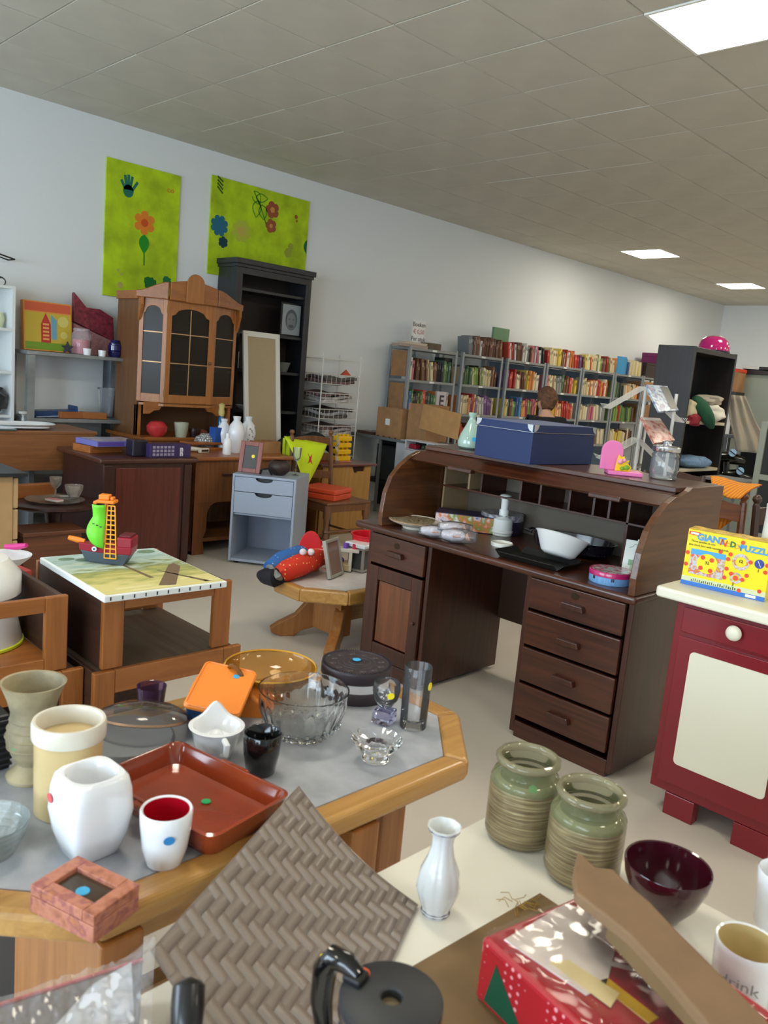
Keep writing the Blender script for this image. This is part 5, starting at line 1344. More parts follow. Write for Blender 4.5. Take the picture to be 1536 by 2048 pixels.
# grey low steel rack with a hanging garment
t = thing('steel_rack', 'low grey steel rack holding dark toys, right of the dark bookcase', 'rack', (-2.9, 7.9, 0))
R0 = DD(1450, 868, 7.6); zr = R0.z
rx, ry = R0.x, R0.y
for z in (zr, zr - .52): MB().box(rx, rx + .5, ry, ry + .42, z - .03, z).build('deck', STEELP, t, .002, world=True)
for x in (rx + .01, rx + .49):
    for y in (ry + .01, ry + .41): MB().box(x - .012, x + .012, y - .012, y + .012, 0, zr - .03).build('post', STEELP, t, world=True)
MB().box(rx + .02, rx + .48, ry + .39, ry + .40, zr - .5, zr - .03).build('back_sheet', M('dark back', (34, 36, 38), .7), t, world=True)
gp = [DD(1467, 790, 7.4), DD(1478, 840, 7.35), DD(1492, 880, 7.3), DD(1500, 905, 7.3)]
b = MB()
def garment(u, v):
    k = v * 3; i = min(2, int(k)); fr = k - i
    a = gp[i].lerp(gp[i + 1], fr); w_ = .10 + .12 * v
    return a + Vector((.70, .71, 0)) * (u - .35) * w_ * 1.6 + Vector((-.4, .4, 0)) * .04 * math.sin(u * 16 + v * 3)
b.grid(garment, 26, 14); o = b.build('hanging_garment', M('beige linen', (158, 148, 132), .9), smooth=True, solid=.006); tag(o, 'beige garment hanging from the dark rack, right of the dark bookcase', 'garment')
crumple('striped_cloth', 'pale striped cloth lying on the steel rack at the right', (rx + .42, ry + .15, zr + .002), (.09, .11, .025), M('pale stripes', (186, 186, 156), .9), 'cloth', sd=8, amp=.3)
crumple('pink_cloth', 'pink and white cloth on the left end of the steel rack', (rx + .10, ry + .15, zr + .002), (.09, .10, .025), M('pink white', (196, 150, 146), .9), 'cloth', sd=9, amp=.3)
# black toy figures with round reflectors
for (px, py, l, s_) in ((1459, 902, 'black roller skate with a shiny pale blue wheel, upper one on the steel rack', 1), (1474, 938, 'black roller skate with a shiny pale blue wheel, lower one on the steel rack', 1)):
    P = DD(px, py, 7.35)
    t = thing('roller_skate', l, 'roller skate', (P.x, P.y, P.z - .12), group='black roller skates on the steel rack')
    n = Vector((.7, -.7, .1)).normalized()
    MB().tube([(-.10, -.10, .05), (.0, .0, .06), (.10, .10, .04)], [.05, .06, .04], 12).build('boot', BLKG, t, smooth=True)
    MB().tube([(-.08, -.08, .07), (-.09, -.09, .18)], [.045, .05], 12).build('boot_cuff', BLKG, t, smooth=True)
    disc_mb(frame((.045, -.045, .11), (.7, .7, .1), (0, 0, 1)), .034, 20, .012).build('wheel', M('pale blue wheel', (170, 205, 235), .15, coat=.5), t)
    MB().box(-.036, .036, -.004, .004, .013, .016, frame((.045, -.045, .11), (.7, .7, -.6), (0, 0, 1))).build('wheel_bar', BLACK, t)
P = DD(1470, 958, 6.9)
t = thing('low_shelf', 'white edged low shelf under the roller skates', 'shelf', (P.x, P.y, P.z - .03))
MB().box(-.25, .25, -.12, .3, 0, .022).build('board', STEELP, t, .002)
for x in (-.23, .22):
    for y in (-.1, .28): MB().box(x - .01, x + .01, y - .01, y + .01, -(P.z - .03), 0).build('leg', STEELP, t)
# right edge: grey framed door/locker
t = thing('locker', 'grey-green framed locker at the right picture edge', 'locker', (-2.5, 7.7, 0))
L0 = DD(1527, 900, 6.6)
lx, ly = L0.x, L0.y
MB().box(lx, lx + .5, ly + .02, ly + .3, .05, 1.42).build('body', M('dark locker inside', (40, 42, 40), .6), t, world=True)
for b_ in ((lx - .05, lx - .0, .02, 1.45), (lx + .5, lx + .55, .02, 1.45)): MB().box(b_[0], b_[1], ly, ly + .32, b_[2], b_[3]).build('frame_post', RG, t, .003, world=True)
for z in (1.40, .98, .5, .05): MB().box(lx, lx + .5, ly, ly + .03, z, z + .045).build('frame_rail', RG, t, .003, world=True)

# ------------------------------------------------------------------ chairs behind the roll-top desk
def ladder_chair(name, label, loc, rz, wood_, W_=.46, H=1.0, crest=None, finial=True):
    t = thing(name, label, 'chair', loc, rz, group='dark wooden chairs behind the roll-top desk')
    MB().box(-W_ / 2, W_ / 2, -.22, .22, .42, .45).build('seat', wood_, t, .008)
    for x in (-W_ / 2 + .02, W_ / 2 - .02):
        MB().lathe([(0, 0)] + TL, (x, -.20, 0), 12).build('leg', wood_, t, smooth=True)
        MB().tube([(x, .20, 0), (x, .20, .45), (x, .26, H - .04)], [.022, .024, .020], 8).build('back_post', wood_, t, smooth=True)
        if finial: MB().lathe([(0, 0), (.018, 0), (.014, .012), (.026, .03), (.024, .045), (.01, .06), (0, .062)], (x, .262, H - .04), 14).build('finial', wood_, t, smooth=True)
    for zz, hh in ((H - .10, .05), (H - .25, .038), (H - .40, .03)):
        n = 12; hw_ = W_ / 2 - .03
        up_ = [(-hw_ + 2 * hw_ * i / n, zz + hh + .03 * math.sin(PI * i / n) ** 2) for i in range(n + 1)]
        lo_ = [(-hw_ + 2 * hw_ * i / n, zz - hh + .015 * math.sin(2 * PI * i / n) ** 2) for i in range(n + 1)]
        y = .2 + .06 * (zz - .45) / (H - .49)
        MB().prism(lo_ + up_[::-1], y - .01, y + .01, 'xz').build('ladder_slat', wood_, t, .003)
    for x in (-W_ / 2 + .02, W_ / 2 - .02): MB().tube([(x, -.2, .18), (x, .2, .18)], .011, 8).build('stretcher', wood_, t, smooth=True)
    return t
CW = wood('chair brown', (96, 52, 26), (140, 80, 42), 'X', .35, .3); CD = wood('chair dark', (48, 28, 22), (78, 48, 38), 'Z', .35, .3)
c1 = Z(1455, 990, 1.02)
rzc = math.radians(42)
def at(px, py, d): p = DD(px, py, d); return p
def by_post(px, py, H, rz, sgn, W_=.46):
    P = Vector(Z(px, py, H)); q = Matrix.Rotation(rz, 3, 'Z') @ Vector((sgn * (W_ / 2 - .02), .262, 0)); return (P.x - q.x, P.y - q.y, 0)
ladder_chair('dining_chair', 'brown wooden chair with wavy back slats under the orange cloth', by_post(1490, 985, 1.08, math.radians(47), 1, .50), math.radians(47), CW, .50, 1.06)
ladder_chair('dining_chair', 'dark wooden chair with ball finials, nearest the yellow puzzle box', by_post(1516, 990, 1.08, math.radians(62), -1), math.radians(62), CD, .46, 1.06)
ladder_chair('dining_chair', 'dark brown chair behind the glass jar on the roll-top desk', by_post(1408, 942, 1.02, math.radians(40), 1, .50), math.radians(40), wood('chair brown red', (60, 34, 24), (84, 52, 38), 'X', .35, .3), .50, 1.02, finial=False)
# orange cloth
C1 = Vector(Z(1490, 985, 1.08)); dC = dep(C1)
oc = [DD(1420, 952, dC + .12), DD(1524, 972, dC + .14), DD(1480, 1000, dC - .06), DD(1424, 984, dC - .06)]
def ocf(u, v):
    a = oc[0].lerp(oc[1], u); b_ = oc[3].lerp(oc[2], u)
    return a.lerp(b_, v) + Vector((0, 0, .006 * math.sin(u * 8) + .012 * math.sin(PI * v)))
m_o = bpy.data.materials.new('orange stripe cloth'); m_o.use_nodes = True; nt = m_o.node_tree; bb = nt.nodes['Principled BSDF']
bb.inputs['Roughness'].default_value = .85
wv = nt.nodes.new('ShaderNodeTexWave'); wv.inputs['Scale'].default_value = 22; wv.inputs['Distortion'].default_value = .4; tcn = nt.nodes.new('ShaderNodeTexCoord'); nt.links.new(tcn.outputs['Object'], wv.inputs['Vector'])
rmp = nt.nodes.new('ShaderNodeValToRGB'); rmp.color_ramp.elements[0].color = lin((206, 100, 34)); rmp.color_ramp.elements[1].color = lin((222, 158, 26)); nt.links.new(wv.outputs['Fac'], rmp.inputs['Fac']); nt.links.new(rmp.outputs['Color'], bb.inputs['Base Color'])
t = thing('orange_cloth', 'orange and yellow striped cloth draped over the brown chair', 'cloth', tuple(oc[3]))
MB().grid(ocf, 16, 10).build('top_drape', m_o, t, smooth=True, solid=.006, world=True)
oc2 = [DD(1424, 1008, dC + .06), DD(1442, 1008, dC + .06), DD(1470, 1037, dC + .06), DD(1424, 1070, dC + .06)]
MB().grid(lambda u, v: oc2[0].lerp(oc2[1], u).lerp(oc2[3].lerp(oc2[2], u), v), 6, 6).build('hanging_fold', m_o, t, smooth=True, solid=.006, world=True)
# white beaker on the red cabinet at the picture edge is built with the red cabinet
# --- low table with crumpled paper under the magazine rack
P = DD(1255, 945, 5.0)
t = thing('side_table', 'dark wooden table holding wrapping paper, behind the pink bookend', 'table', (P.x, P.y, 0))
ht = 1.03
MB().box(-.35, .35, -.22, .22, ht - .03, ht).build('table_top', DK_OAK, t, .006)
for x in (-.32, .32):
    for y in (-.19, .19): MB().box(x - .02, x + .02, y - .02, y + .02, 0, ht - .03).build('leg', DK_OAK, t, .003)
crumple('wrapping_paper', 'crumpled brown and white wrapping paper behind the pink bookend', (P.x, P.y, ht + .001), (.20, .12, .035), M('kraft paper', (176, 150, 124), .8, var=.2, vscale=15), 'paper', sd=12, amp=.5)
# ------------------------------------------------------------------ roll-top desk
DXL, DXR, DY0, DY1 = -3.0, -1.45, 2.90, 3.56
DZ_ = .79
t = thing('roll_top_desk', 'dark oak roll-top desk with its shutter rolled open', 'desk', ((DXL + DXR) / 2, 3.2, 0))
MB().prism([(DXL - .03, DY0 - .03), (DXR + .03, DY0 - .03), (DXR + .03, DY1 + .02), (DXL - .03, DY1 + .02)], DZ_ - .035, DZ_, 'xy').build('writing_surface', DK_OAKX, t, .014, seg=4, world=True)
prof = [(2.875, DZ_), (2.872, .86), (2.885, .96), (2.92, 1.045), (2.975, 1.10), (3.05, 1.15), (3.11, 1.172), (3.17, 1.178), (3.22, 1.19), (3.25, 1.205), (3.56, 1.205), (3.56, DZ_)]
for x in (-2.88, DXR - .01): MB().prism([(q[0] + (.015 if x < -2 and q[0] < 3.5 else 0), q[1]) for q in prof], x, x + .03, 'yz').build('curved_side', DK_OAKY, t, .004, seg=3, world=True)
MB().box(-2.85, DXR - .01, 3.16, 3.57, 1.182, 1.206).build('top_board', DK_OAKX, t, .005, seg=3, world=True)
MB().box(-2.85, DXR - .01, 3.13, 3.16, 1.135, 1.175).build('shutter_edge', DK_OAKX, t, .006, world=True)
MB().prism([(3.13, 1.175), (3.16, 1.182), (3.16, 1.170), (3.13, 1.135), (3.07, 1.125), (3.06, 1.135)], -2.85, DXR - .01, 'yz').build('shutter_slat', DK_OAKX, t, .002, world=True)
for x in (PY(925, 925, 3.06).x, PY(1215, 978, 3.06).x): MB().box(x - .075, x + .075, 3.035, 3.075, 1.118, 1.138).build('shutter_grip', DK_OAK, t, .005, world=True)
# pigeonholes
yb = 3.545
MB().box(-2.85, DXR - .01, yb, yb + .012, DZ_, 1.182).build('back_panel', M('grey brown backing', (96, 86, 74), .7), t, world=True)
MB().box(-2.85, DXR - .01, 3.33, yb, 1.12, 1.135).build('pigeonhole_board', DK_OAKX, t, .002, world=True)
MB().box(-2.85, DXR - .01, 3.33, yb, .985, .995).build('pigeonhole_board', DK_OAKX, t, .001, world=True)
for i, px in enumerate((858, 886, 935, 960, 1040, 1080, 1140, 1190, 1222, 1262)):
    x = PY(px, 990, 3.33).x
    wdt = .006
    MB().box(x - wdt, x + wdt, 3.33, yb, (.80 if i in (0, 1, 9) else .995), 1.12).build('pigeonhole_divider', M('pale divider edge', (156, 130, 96), .6) if i in (1, 2) else DK_OAK, t, .001, world=True)
# pedestals
PLX0, PLX1, PRX0, PRX1 = -2.97, -2.53, -1.965, DXR
YF = 2.93
for (a, b_) in ((PLX0, PLX1), (PRX0, PRX1)):
    MB().box(a, a + .025, YF, DY1, 0.02, DZ_ - .035).build('pedestal_side', DK_OAK, t, .003, world=True)
    MB().box(b_ - .025, b_, YF, DY1, 0.02, DZ_ - .035).build('pedestal_side', DK_OAK, t, .003, world=True)
    MB().box(a + .025, b_ - .025, DY1 - .02, DY1, .05, DZ_ - .035).build('pedestal_back', DK_OAK, t, world=True)
    MB().box(a + .025, b_ - .025, YF + .02, DY1 - .02, .03, .05).build('pedestal_floor', DK_OAK, t, world=True)
    MB().box(a + .025, b_ - .025, YF, YF + .02, .0, .075).build('plinth', DK_OAKX, t, .003, world=True)
MB().box(PLX1, PRX0, DY1 - .03, DY1 - .01, .30, DZ_ - .035).build('modesty_panel', M('modesty brown', (60, 38, 26), .5), t, .002, world=True)
MB().box(PLX0 + .01, PLX0 + .05, YF - .01, DY1, 0, .045).build('sledge_foot', DK_OAK, t, .003, world=True)
def drawer(a, b_, z0, z1):
    o = MB().box(a, b_, YF - .018, YF + .004, z0, z1).build('drawer', DK_OAKX, t, .005, seg=3, world=True)
    c = (a + b_) / 2; zz = (z0 + z1) / 2 - .005
    h = MB().prism([(-.058, -.013), (.058, -.013), (.050, .014), (-.050, .014)], -.026, .0, 'xz'); h.v = [(q[0] + c, q[1] + YF - .018, q[2] + zz) for q in h.v]
    h.build('drawer_pull', DK_OAK, o, .005, world=False, seg=3)
    l = MB().prism([(c + .02 * math.cos(q), zz + .045 + .016 * math.sin(q)) for q in [2 * PI * i / 10 for i in range(10)]], YF - .0195, YF - .0181, 'xz')
    if z1 > .6: l.build('lock_plate', M('aged brass', (60, 44, 26), .4, .6), o)
    o_ = o
    return o
zd = [.745, .595, .43, .262, .095]
for i in range(4):
    dr = drawer(PRX0 + .03, PRX1 - .03, zd[i + 1] + .012, zd[i] - .002)
# fix child offsets: drawers were built in the desk's space
for o in [q for q in COL.objects if q.parent and q.parent.name.startswith('drawer') and q.parent.parent == t]:
    o.matrix_basis = Matrix.Translation(-Vector(t.location))
dl = drawer(PLX0 + .03, PLX1 - .03, .585, .742)
for q in dl.children: q.matrix_basis = Matrix.Translation(-Vector(t.location))
# left door with a framed panel
a, b_ = PLX0 + .03, PLX1 - .03
dr = MB().box(a, a + .07, YF - .015, YF + .004, .085, .57).box(b_ - .07, b_, YF - .015, YF + .004, .085, .57).box(a + .07, b_ - .07, YF - .0145, YF + .004, .085, .165).box(a + .07, b_ - .07, YF - .0145, YF + .004, .50, .57).build('door', DK_OAK, t, .003, world=True)
MB().box(a + .075, b_ - .075, YF - .005, YF + .004, .17, .495).build('door_panel', wood('oak panel warm', (92, 50, 26), (124, 70, 38), 'Z', .35, .3), dr, .004, world=True)
MB().ball((b_ - .035, YF - .02, .34), .010, 10, 6).build('door_knob', DK_OAK, dr, smooth=True, world=True)

# ------------------------------------------------------------------ things on the roll-top desk
zs_ = DZ_ + .0005
P = Z(811, 1053, DZ_)
t = thing('decorated_plate', 'shallow cream plate with brown leaf pattern at the left of the roll-top desk', 'plate', (-2.745, 3.03, zs_))
MB().lathe([(0, .004), (.055, .004), (.055, 0), (.065, 0), (.07, .012), (.135, .036), (.14, .042), (.135, .045), (.07, .02), (0, .014)], n=44).build('plate_body', M('cream plate', (214, 206, 190), .25, coat=.3), t, smooth=True)
MB().lathe([(0, .0150), (.07, .0215), (.122, .0415), (.12, .0425), (0, .0165)], n=44).build('leaf_pattern', multi('leaf pattern', [(70, 56, 36), (150, 134, 96), (206, 196, 170), (84, 72, 46)], 60, .3, .3), t, smooth=True)
MB().lathe([(.136, .0448), (.1405, .0415), (.1395, .040), (.134, .0435)], n=44).build('tan_rim', M('tan rim', (150, 108, 66), .3), t, smooth=True)
# two plastic-wrapped dolls
WRP = film('doll wrap', (214, 214, 220), .14, .12)
def doll(label, a, b_, r, head_col):
    a = Vector(a); b_ = Vector(b_); d = (b_ - a).normalized()
    t = thing('wrapped_doll', label, 'doll', tuple(a), group='plastic-wrapped dolls on the roll-top desk')
    MB().tube([a, a.lerp(b_, .3), a.lerp(b_, .62), a.lerp(b_, .72)], [r * .7, r * 1.0, r * .8, r * .35], 14).build('dress', M('doll dress', (206, 200, 206), .8, var=.12, vscale=60), t, smooth=True, world=True)
    hc_ = a.lerp(b_, .86); MB().ball(hc_, r * .72, 14, 10).build('head', M('doll face', (206, 150, 122), .5), t, smooth=True, world=True)
    MB().ball(hc_ + d * r * .18 + Vector((0, 0, r * .1)), r * .74, 14, 10).build('doll_hair', M('doll hair', head_col, .8), t, smooth=True, world=True)
    for s_ in (-1, 1):
        q = Vector((-d.y, d.x, 0)) * s_; MB().tube([a.lerp(b_, .6) + q * r * .6, a.lerp(b_, .38) + q * r * 1.15], [r * .22, r * .16], 8).build('arm', M('doll face'), t, smooth=True, world=True)
    MB().tube([a - d * .01, a.lerp(b_, .3), a.lerp(b_, .7), b_ + d * .01], [r * .7, r * 1.3, r * 1.2, r * .8], 16).build('plastic_wrap', WRP, t, smooth=True, world=True, jitter=.005)
p = lambda x, y, h=.0: Vector(Z(x, y, DZ_ + h)) 
doll('wrapped doll in a lilac dress lying at the front left of the roll-top desk', p(843, 1060, .035), p(905, 1066, .04), .026, (96, 62, 44))
doll('wrapped doll in a white dress with its head toward the white chopper', p(885, 1068, .035), p(948, 1075, .04), .030, (110, 66, 44))
doll('wrapped doll lying across the back of the two others, by the picture box', p(880, 1052, .07), p(940, 1058, .07), .024, (200, 190, 170))
# picture box and round lidded tin
t = thing('picture_box', 'low boxed set with colourful pictures on its side, behind the wrapped dolls', 'box', (-2.62, 3.30, zs_), .62)
MB().box(-.17, .17, -.07, .10, 0, .085).build('carton', M('violet carton', (60, 46, 70), .5), t, .003)
MB().box(-.168, .168, -.0712, -.0702, .004, .081).build('printed_side', multi('toy picture', [(60, 80, 140), (206, 190, 190), (206, 110, 60), (120, 140, 60), (214, 206, 200)], 22, .4), t)
P = Z(978, 1050, DZ_)
t = thing('round_tin', 'large dark round tin with a pale wavy pattern on its lid, behind the white chopper', 'tin', (-2.50, 3.43, zs_))
MB().lathe([(0, 0), (.105, 0), (.108, .004), (.108, .075), (0, .075)], n=40).build('tin_body', M('dark violet tin', (44, 34, 52), .35), t, smooth=True)
MB().lathe([(.112, .072), (.112, .10), (.108, .104), (0, .106)], n=40).build('tin_lid', multi('wavy lid', [(70, 66, 72), (170, 166, 170), (100, 96, 104), (190, 186, 188)], 18, .3, .3), t, smooth=True)
# white food chopper
P = Z(1003, 1070, DZ_)
t = thing('food_chopper', 'white plastic food chopper with a tall plunger on the roll-top desk', 'chopper', (P.x, P.y, zs_))
PW = M('white kitchen plastic', (226, 226, 220), .3)
MB().lathe([(0, .012), (.05, .012), (.056, .016), (.056, .026), (.052, .03), (.052, .085), (.03, .098), (.025, .104), (.025, .135), (.0, .135)], n=32).build('housing', PW, t, smooth=True)
MB().lathe([(0, .0), (.049, 0), (.052, .004), (.052, .012), (0, .012)], n=32).build('base_cap', PW, t, smooth=True)
MB().lathe([(0, .135), (.019, .135), (.020, .19), (.0, .19)], n=24).build('plunger', PW, t, smooth=True)
MB().lathe([(0, .19), (.026, .19), (.031, .196), (.030, .206), (.02, .212), (0, .214)], n=28).build('plunger_knob', PW, t, smooth=True)
P = Z(1001, 1092, DZ_)
t = thing('white_disc', 'small round white plastic disc in front of the chopper', 'disc', (P.x, P.y + .01, zs_))
MB().lathe([(0, .002), (.046, .002), (.052, .0), (.054, .014), (.050, .018), (.046, .014), (.044, .008), (0, .006)], n=32).build('cap', PW, t, smooth=True)
# dark roaster
t = thing('roasting_pan', 'black speckled oval enamel roaster at the back of the roll-top desk', 'pan', (-2.02, 3.36, zs_), .15)
RE = spots('black enamel', (14, 14, 24), (120, 120, 130), 90, .08, .12, .6)
MB().lathe([(0, 0), (.15, 0), (.19, .02), (.205, .07), (.215, .075), (.20, .073), (.182, .022), (0, .008)], n=48, sx=1.0, sy=.62).build('pan_body', RE, t, smooth=True)
MB().tube([(-.2, -.04, .07), (-.24, -.03, .075), (-.24, .03, .075), (-.2, .04, .07)], .007, 6).build('handle', RE, t, smooth=True)
# dark metal tray
t = thing('baking_tray', 'dark grey rectangular baking tray at the front of the roll-top desk', 'tray', (-1.98, 3.02, zs_), .02)
DT = M('dark tray', (52, 52, 50), .35, .5)
MB().box(-.15, .15, -.085, .085, 0, .004).build('tray_floor', DT, t, .001)
for (x0, y0, x1, y1) in ((-.15, -.085, .15, -.085), (.15, -.085, .15, .085), (.15, .085, -.15, .085), (-.15, .085, -.15, -.085)):
    ox, oy = (x0 + x1) / 2, (y0 + y1) / 2; l_ = math.hypot(ox, oy); ox, oy = ox / l_ * .03, oy / l_ * .03
    MB().add([(x0, y0, .002), (x1, y1, .002), (x1 + ox + (x1 > 0) * .0, y1 + oy, .028), (x0 + ox, y0 + oy, .028)], [(0, 1, 2, 3)]).build('tray_wall', DT, t, solid=.003)
# tilted white bowl
bz_ = (RC @ Vector((.30, .95, -.10))).normalized(); bx_ = (RC @ Vector((.95, -.30, 0))).normalized(); by_ = bz_.cross(bx_).normalized(); bx_ = by_.cross(bz_)
BOWLR = Matrix(((bx_.x, by_.x, bz_.x), (bx_.y, by_.y, bz_.y), (bx_.z, by_.z, bz_.z)))
P = DD(1122, 1092, 3.62)
t = thing('white_bowl', 'white plastic bowl tipped on its side over the baking tray', 'bowl', tuple(DD(1120, 1092, 3.60)), rot=BOWLR)
MB().lathe([(0, -.045), (.055, -.045), (.07, -.035), (.105, .04), (.112, .045), (.105, .047), (.066, -.03), (0, -.038)], n=40, sx=1.12, sy=.8).build('bowl_body', M('white melamine bowl', (226, 226, 224), .3), t, smooth=True)
# pale card in a clear stand
t = thing('card_display', 'white card with green squares and a green dot, leaning in the desk corner', 'card', (-1.60, 3.21, zs_), rot=(Matrix.Rotation(math.radians(20), 3, 'Z') @ Matrix.Rotation(math.radians(-16), 3, 'X')))
MB().box(-.068, .068, -.004, .006, 0, .155).build('card', M('card white', (214, 218, 210), .4), t, .001)
MB().box(-.02, .02, -.006, .008, .155, .162).build('clip', PW, t, .001)
for (x0, x1, z0, z1, c) in ((-.035, .05, .02, .07, (170, 196, 168)), (-.02, .01, .06, .12, (190, 208, 186)), (-.045, -.02, .045, .07, (130, 166, 128)), (.0, .03, .008, .03, (150, 180, 150))): MB().box(x0, x1, -.0052, -.0042, z0, z1).build('printed_square', M('print g %d' % c[0], c, .6), t)
MB().tube([(-.05, -.0045, .12), (-.035, -.0045, .128), (-.03, -.0045, .138), (.045, -.0045, .138), (.05, -.0045, .13)], .0009, 4).build('printed_line', M('print ink', (110, 120, 124), .5), t)
sticker(t, frame((-.012, -.0055, .083), (1, 0, 0), (0, 0, 1)), .0105, ST_G)
# cookie tin
P = Z(1199, 1158, DZ_)
t = thing('cookie_tin', 'round biscuit tin with pink rim and light blue side, right front of the roll-top desk', 'tin', (-1.612, 3.005, zs_))
MB().lathe([(0, 0), (.083, 0), (.086, .004), (.086, .034), (0, .034)], n=48).build('tin_body', spots('blue dots', (108, 158, 206), (150, 190, 226), 300, .3, .3), t, smooth=True)
MB().lathe([(.0885, .032), (.0885, .048), (.086, .053), (.083, .053), (.081, .051), (.0, .052)], n=48).build('tin_lid_rim', M('magenta tin', (178, 38, 100), .25, coat=.4), t, smooth=True)
MB().lathe([(0, .0525), (.079, .0525), (.079, .0535), (0, .0545)], n=48).build('lid_picture', multi('lid picture', [(150, 180, 190), (196, 205, 205), (196, 80, 110), (130, 150, 150), (210, 214, 208)], 26, .25, .4), t, smooth=True)
for a_ in (-1.9, -.95):
    m_ = Matrix.Translation((.0862 * math.cos(a_), .0862 * math.sin(a_), .024)) @ Matrix.Rotation(a_, 4, 'Z')
    MB().box(0, .001, -.006, -.001, -.006, .008, m_).box(0, .001, .001, .006, -.006, .008, m_).build('printed_bow', M('print dark'), t)
# ---- on the roll top
zt_ = 1.2065
P = Z(938, 897, zt_)
t = thing('teal_vase', 'pale teal conical glazed vase on the roll-top desk, left of the blue box', 'vase', (-2.69, 3.33, zt_))
TG = M('teal glaze', (158, 186, 172), .12, coat=.6)
MB().lathe([(0, 0), (.045, 0), (.062, .012), (.066, .035), (.055, .075), (.03, .125), (.017, .155), (.016, .165), (.022, .178), (.022, .19), (.016, .19), (.012, .165), (.0, .12)], n=32).build('vase_body', TG, t, smooth=True)
sticker(t, frame((.052, -.032, .055), (.55, .83, 0), (-.25, .15, 1)), .012, ST_B)
# blue storage box
q0 = Z(954, 913, zt_); q1 = Z(1058, 935, zt_); q2 = Z(1180, 931, zt_)
u_ = Vector((q0.x - q1.x, q0.y - q1.y, 0)); v_ = Vector((q2.x - q1.x, q2.y - q1.y, 0))
ang_ = math.atan2(u_.y, u_.x) - PI
t = thing('storage_box', 'dark blue cardboard storage box with metal corners on the roll-top desk', 'box', (-2.115, 3.06, zt_ + .001), math.radians(-4))
BLU = M('navy cardboard', (20, 40, 86), .45, bump=.1, bscale=300); BLT = M('grey blue lid', (88, 98, 132), .6, bump=.15, bscale=400)
lw, lv, bh_ = .345, .475, .145
MB().box(-lw, 0, 0, lv, 0, bh_).build('box_body', BLU, t, .002)
MB().box(-lw - .004, .004, -.004, lv + .004, bh_, bh_ + .035).build('box_lid', BLU, t, .002)
MB().box(-lw - .003, .003, -.003, lv + .003, bh_ + .0352, bh_ + .0364).build('lid_cover', BLT, t)
MT = M('bright metal', (200, 200, 200), .2, 1.0)
for (x, y) in ((0, 0), (-lw, 0), (0, lv), (-lw, lv)):
    sx_ = -1 if x == 0 else 1; sy_ = 1 if y == 0 else -1
    c_ = MB(); ex = x - sx_ * .0045; ey = y - sy_ * .0045
    k = [(0, 0)] + [(.032 * math.cos(a), .032 * math.sin(a)) for a in [PI / 2 * i / 6 for i in range(7)]]
    c_.prism([(x + sx_ * p_[0], bh_ + .036 - p_[1]) for p_ in k], ey - .0012, ey + .0012, 'xz')
    c_.prism([(y + sy_ * p_[0], bh_ + .036 - p_[1]) for p_ in k], ex - .0012, ex + .0012, 'yz')
    c_.build('metal_corner', MT, t)
c_ = MB()
for z in (bh_ + .001, ): c_.tube([(.005, -.005, z), (.005, lv + .005, z)], .0014, 5).tube([(.005, -.005, z), (-lw - .005, -.005, z)], .0014, 5)
c_.build('metal_edging', MT, t, kind='stuff')
# pink bookend
t = thing('bookend', 'pink plastic bookend with a yellow figure relief on the roll-top desk', 'bookend', (-1.795, 3.30, zt_), math.radians(40))
PKP = M('pink plastic', (226, 120, 176), .35)
MB().box(-.06, .09, -.055, .055, 0, .018).build('bookend_foot', PKP, t, .004)
pp = [(-.048, .018), (.048, .018)] + [(.048 * math.cos(a), .10 + .048 * math.sin(a)) for a in [PI * i / 14 for i in range(15)]]
MB().prism(pp, -.008, .008, 'xz', Matrix.Translation((-.045, .0, 0)) @ Matrix.Rotation(PI * .02, 4, 'Z')).build('bookend_back', PKP, t, .003)
rel = [(-.03, .0), (.035, .0), (.04, .02), (.02, .038), (.03, .05), (.012, .045), (.005, .066), (-.006, .06), (-.02, .072), (-.026, .04)]
MB().prism([(x + .0, z + .018) for x, z in rel], -.035, -.018, 'xz').build('yellow_relief', M('yellow relief', (236, 190, 30), .4), t, .002)
MB().ball((-.012, -.036, .06), .013, 10, 8).ball((.005, -.036, .066), .009, 10, 8).build('relief_flower', M('relief pink', (226, 150, 170), .4), t, smooth=True)
MB().ball((.018, -.036, .035), (.014, .006, .012), 10, 8).ball((.0, -.037, .03), (.01, .006, .009), 10, 8).build('relief_leaf', M('relief green', (120, 160, 40), .4), t, smooth=True)
# glass jar with a metal lid
P = Z(1331, 960, zt_)
t = thing('glass_jar', 'clear glass storage jar with a silver lid on the roll-top desk', 'jar', (P.x - .03, P.y + .03, zt_))
MB().lathe([(0, 0), (.050, 0), (.058, .004), (.060, .012), (.056, .02), (.060, .03), (.060, .085), (.056, .095), (.060, .105), (.052, .118), (.048, .122), (.048, .13), (.045, .13), (.045, .12), (.055, .10), (.056, .03), (.05, .01), (0, .007)], n=36).build('jar_body', film('jar clear glass', (225, 232, 236), .10, .03), t, smooth=True)
MB().lathe([(.058, .122), (.060, .126), (.060, .142), (.052, .146), (.02, .150), (.018, .155), (.022, .165), (.012, .170), (0, .17)], n=36).build('jar_lid', M('silver lid', (206, 208, 212), .15, .9), t, smooth=True)
MB().lathe([(.0, .1215), (.058, .1215)], n=36).build('lid_underside', M('silver lid'), t, smooth=True)

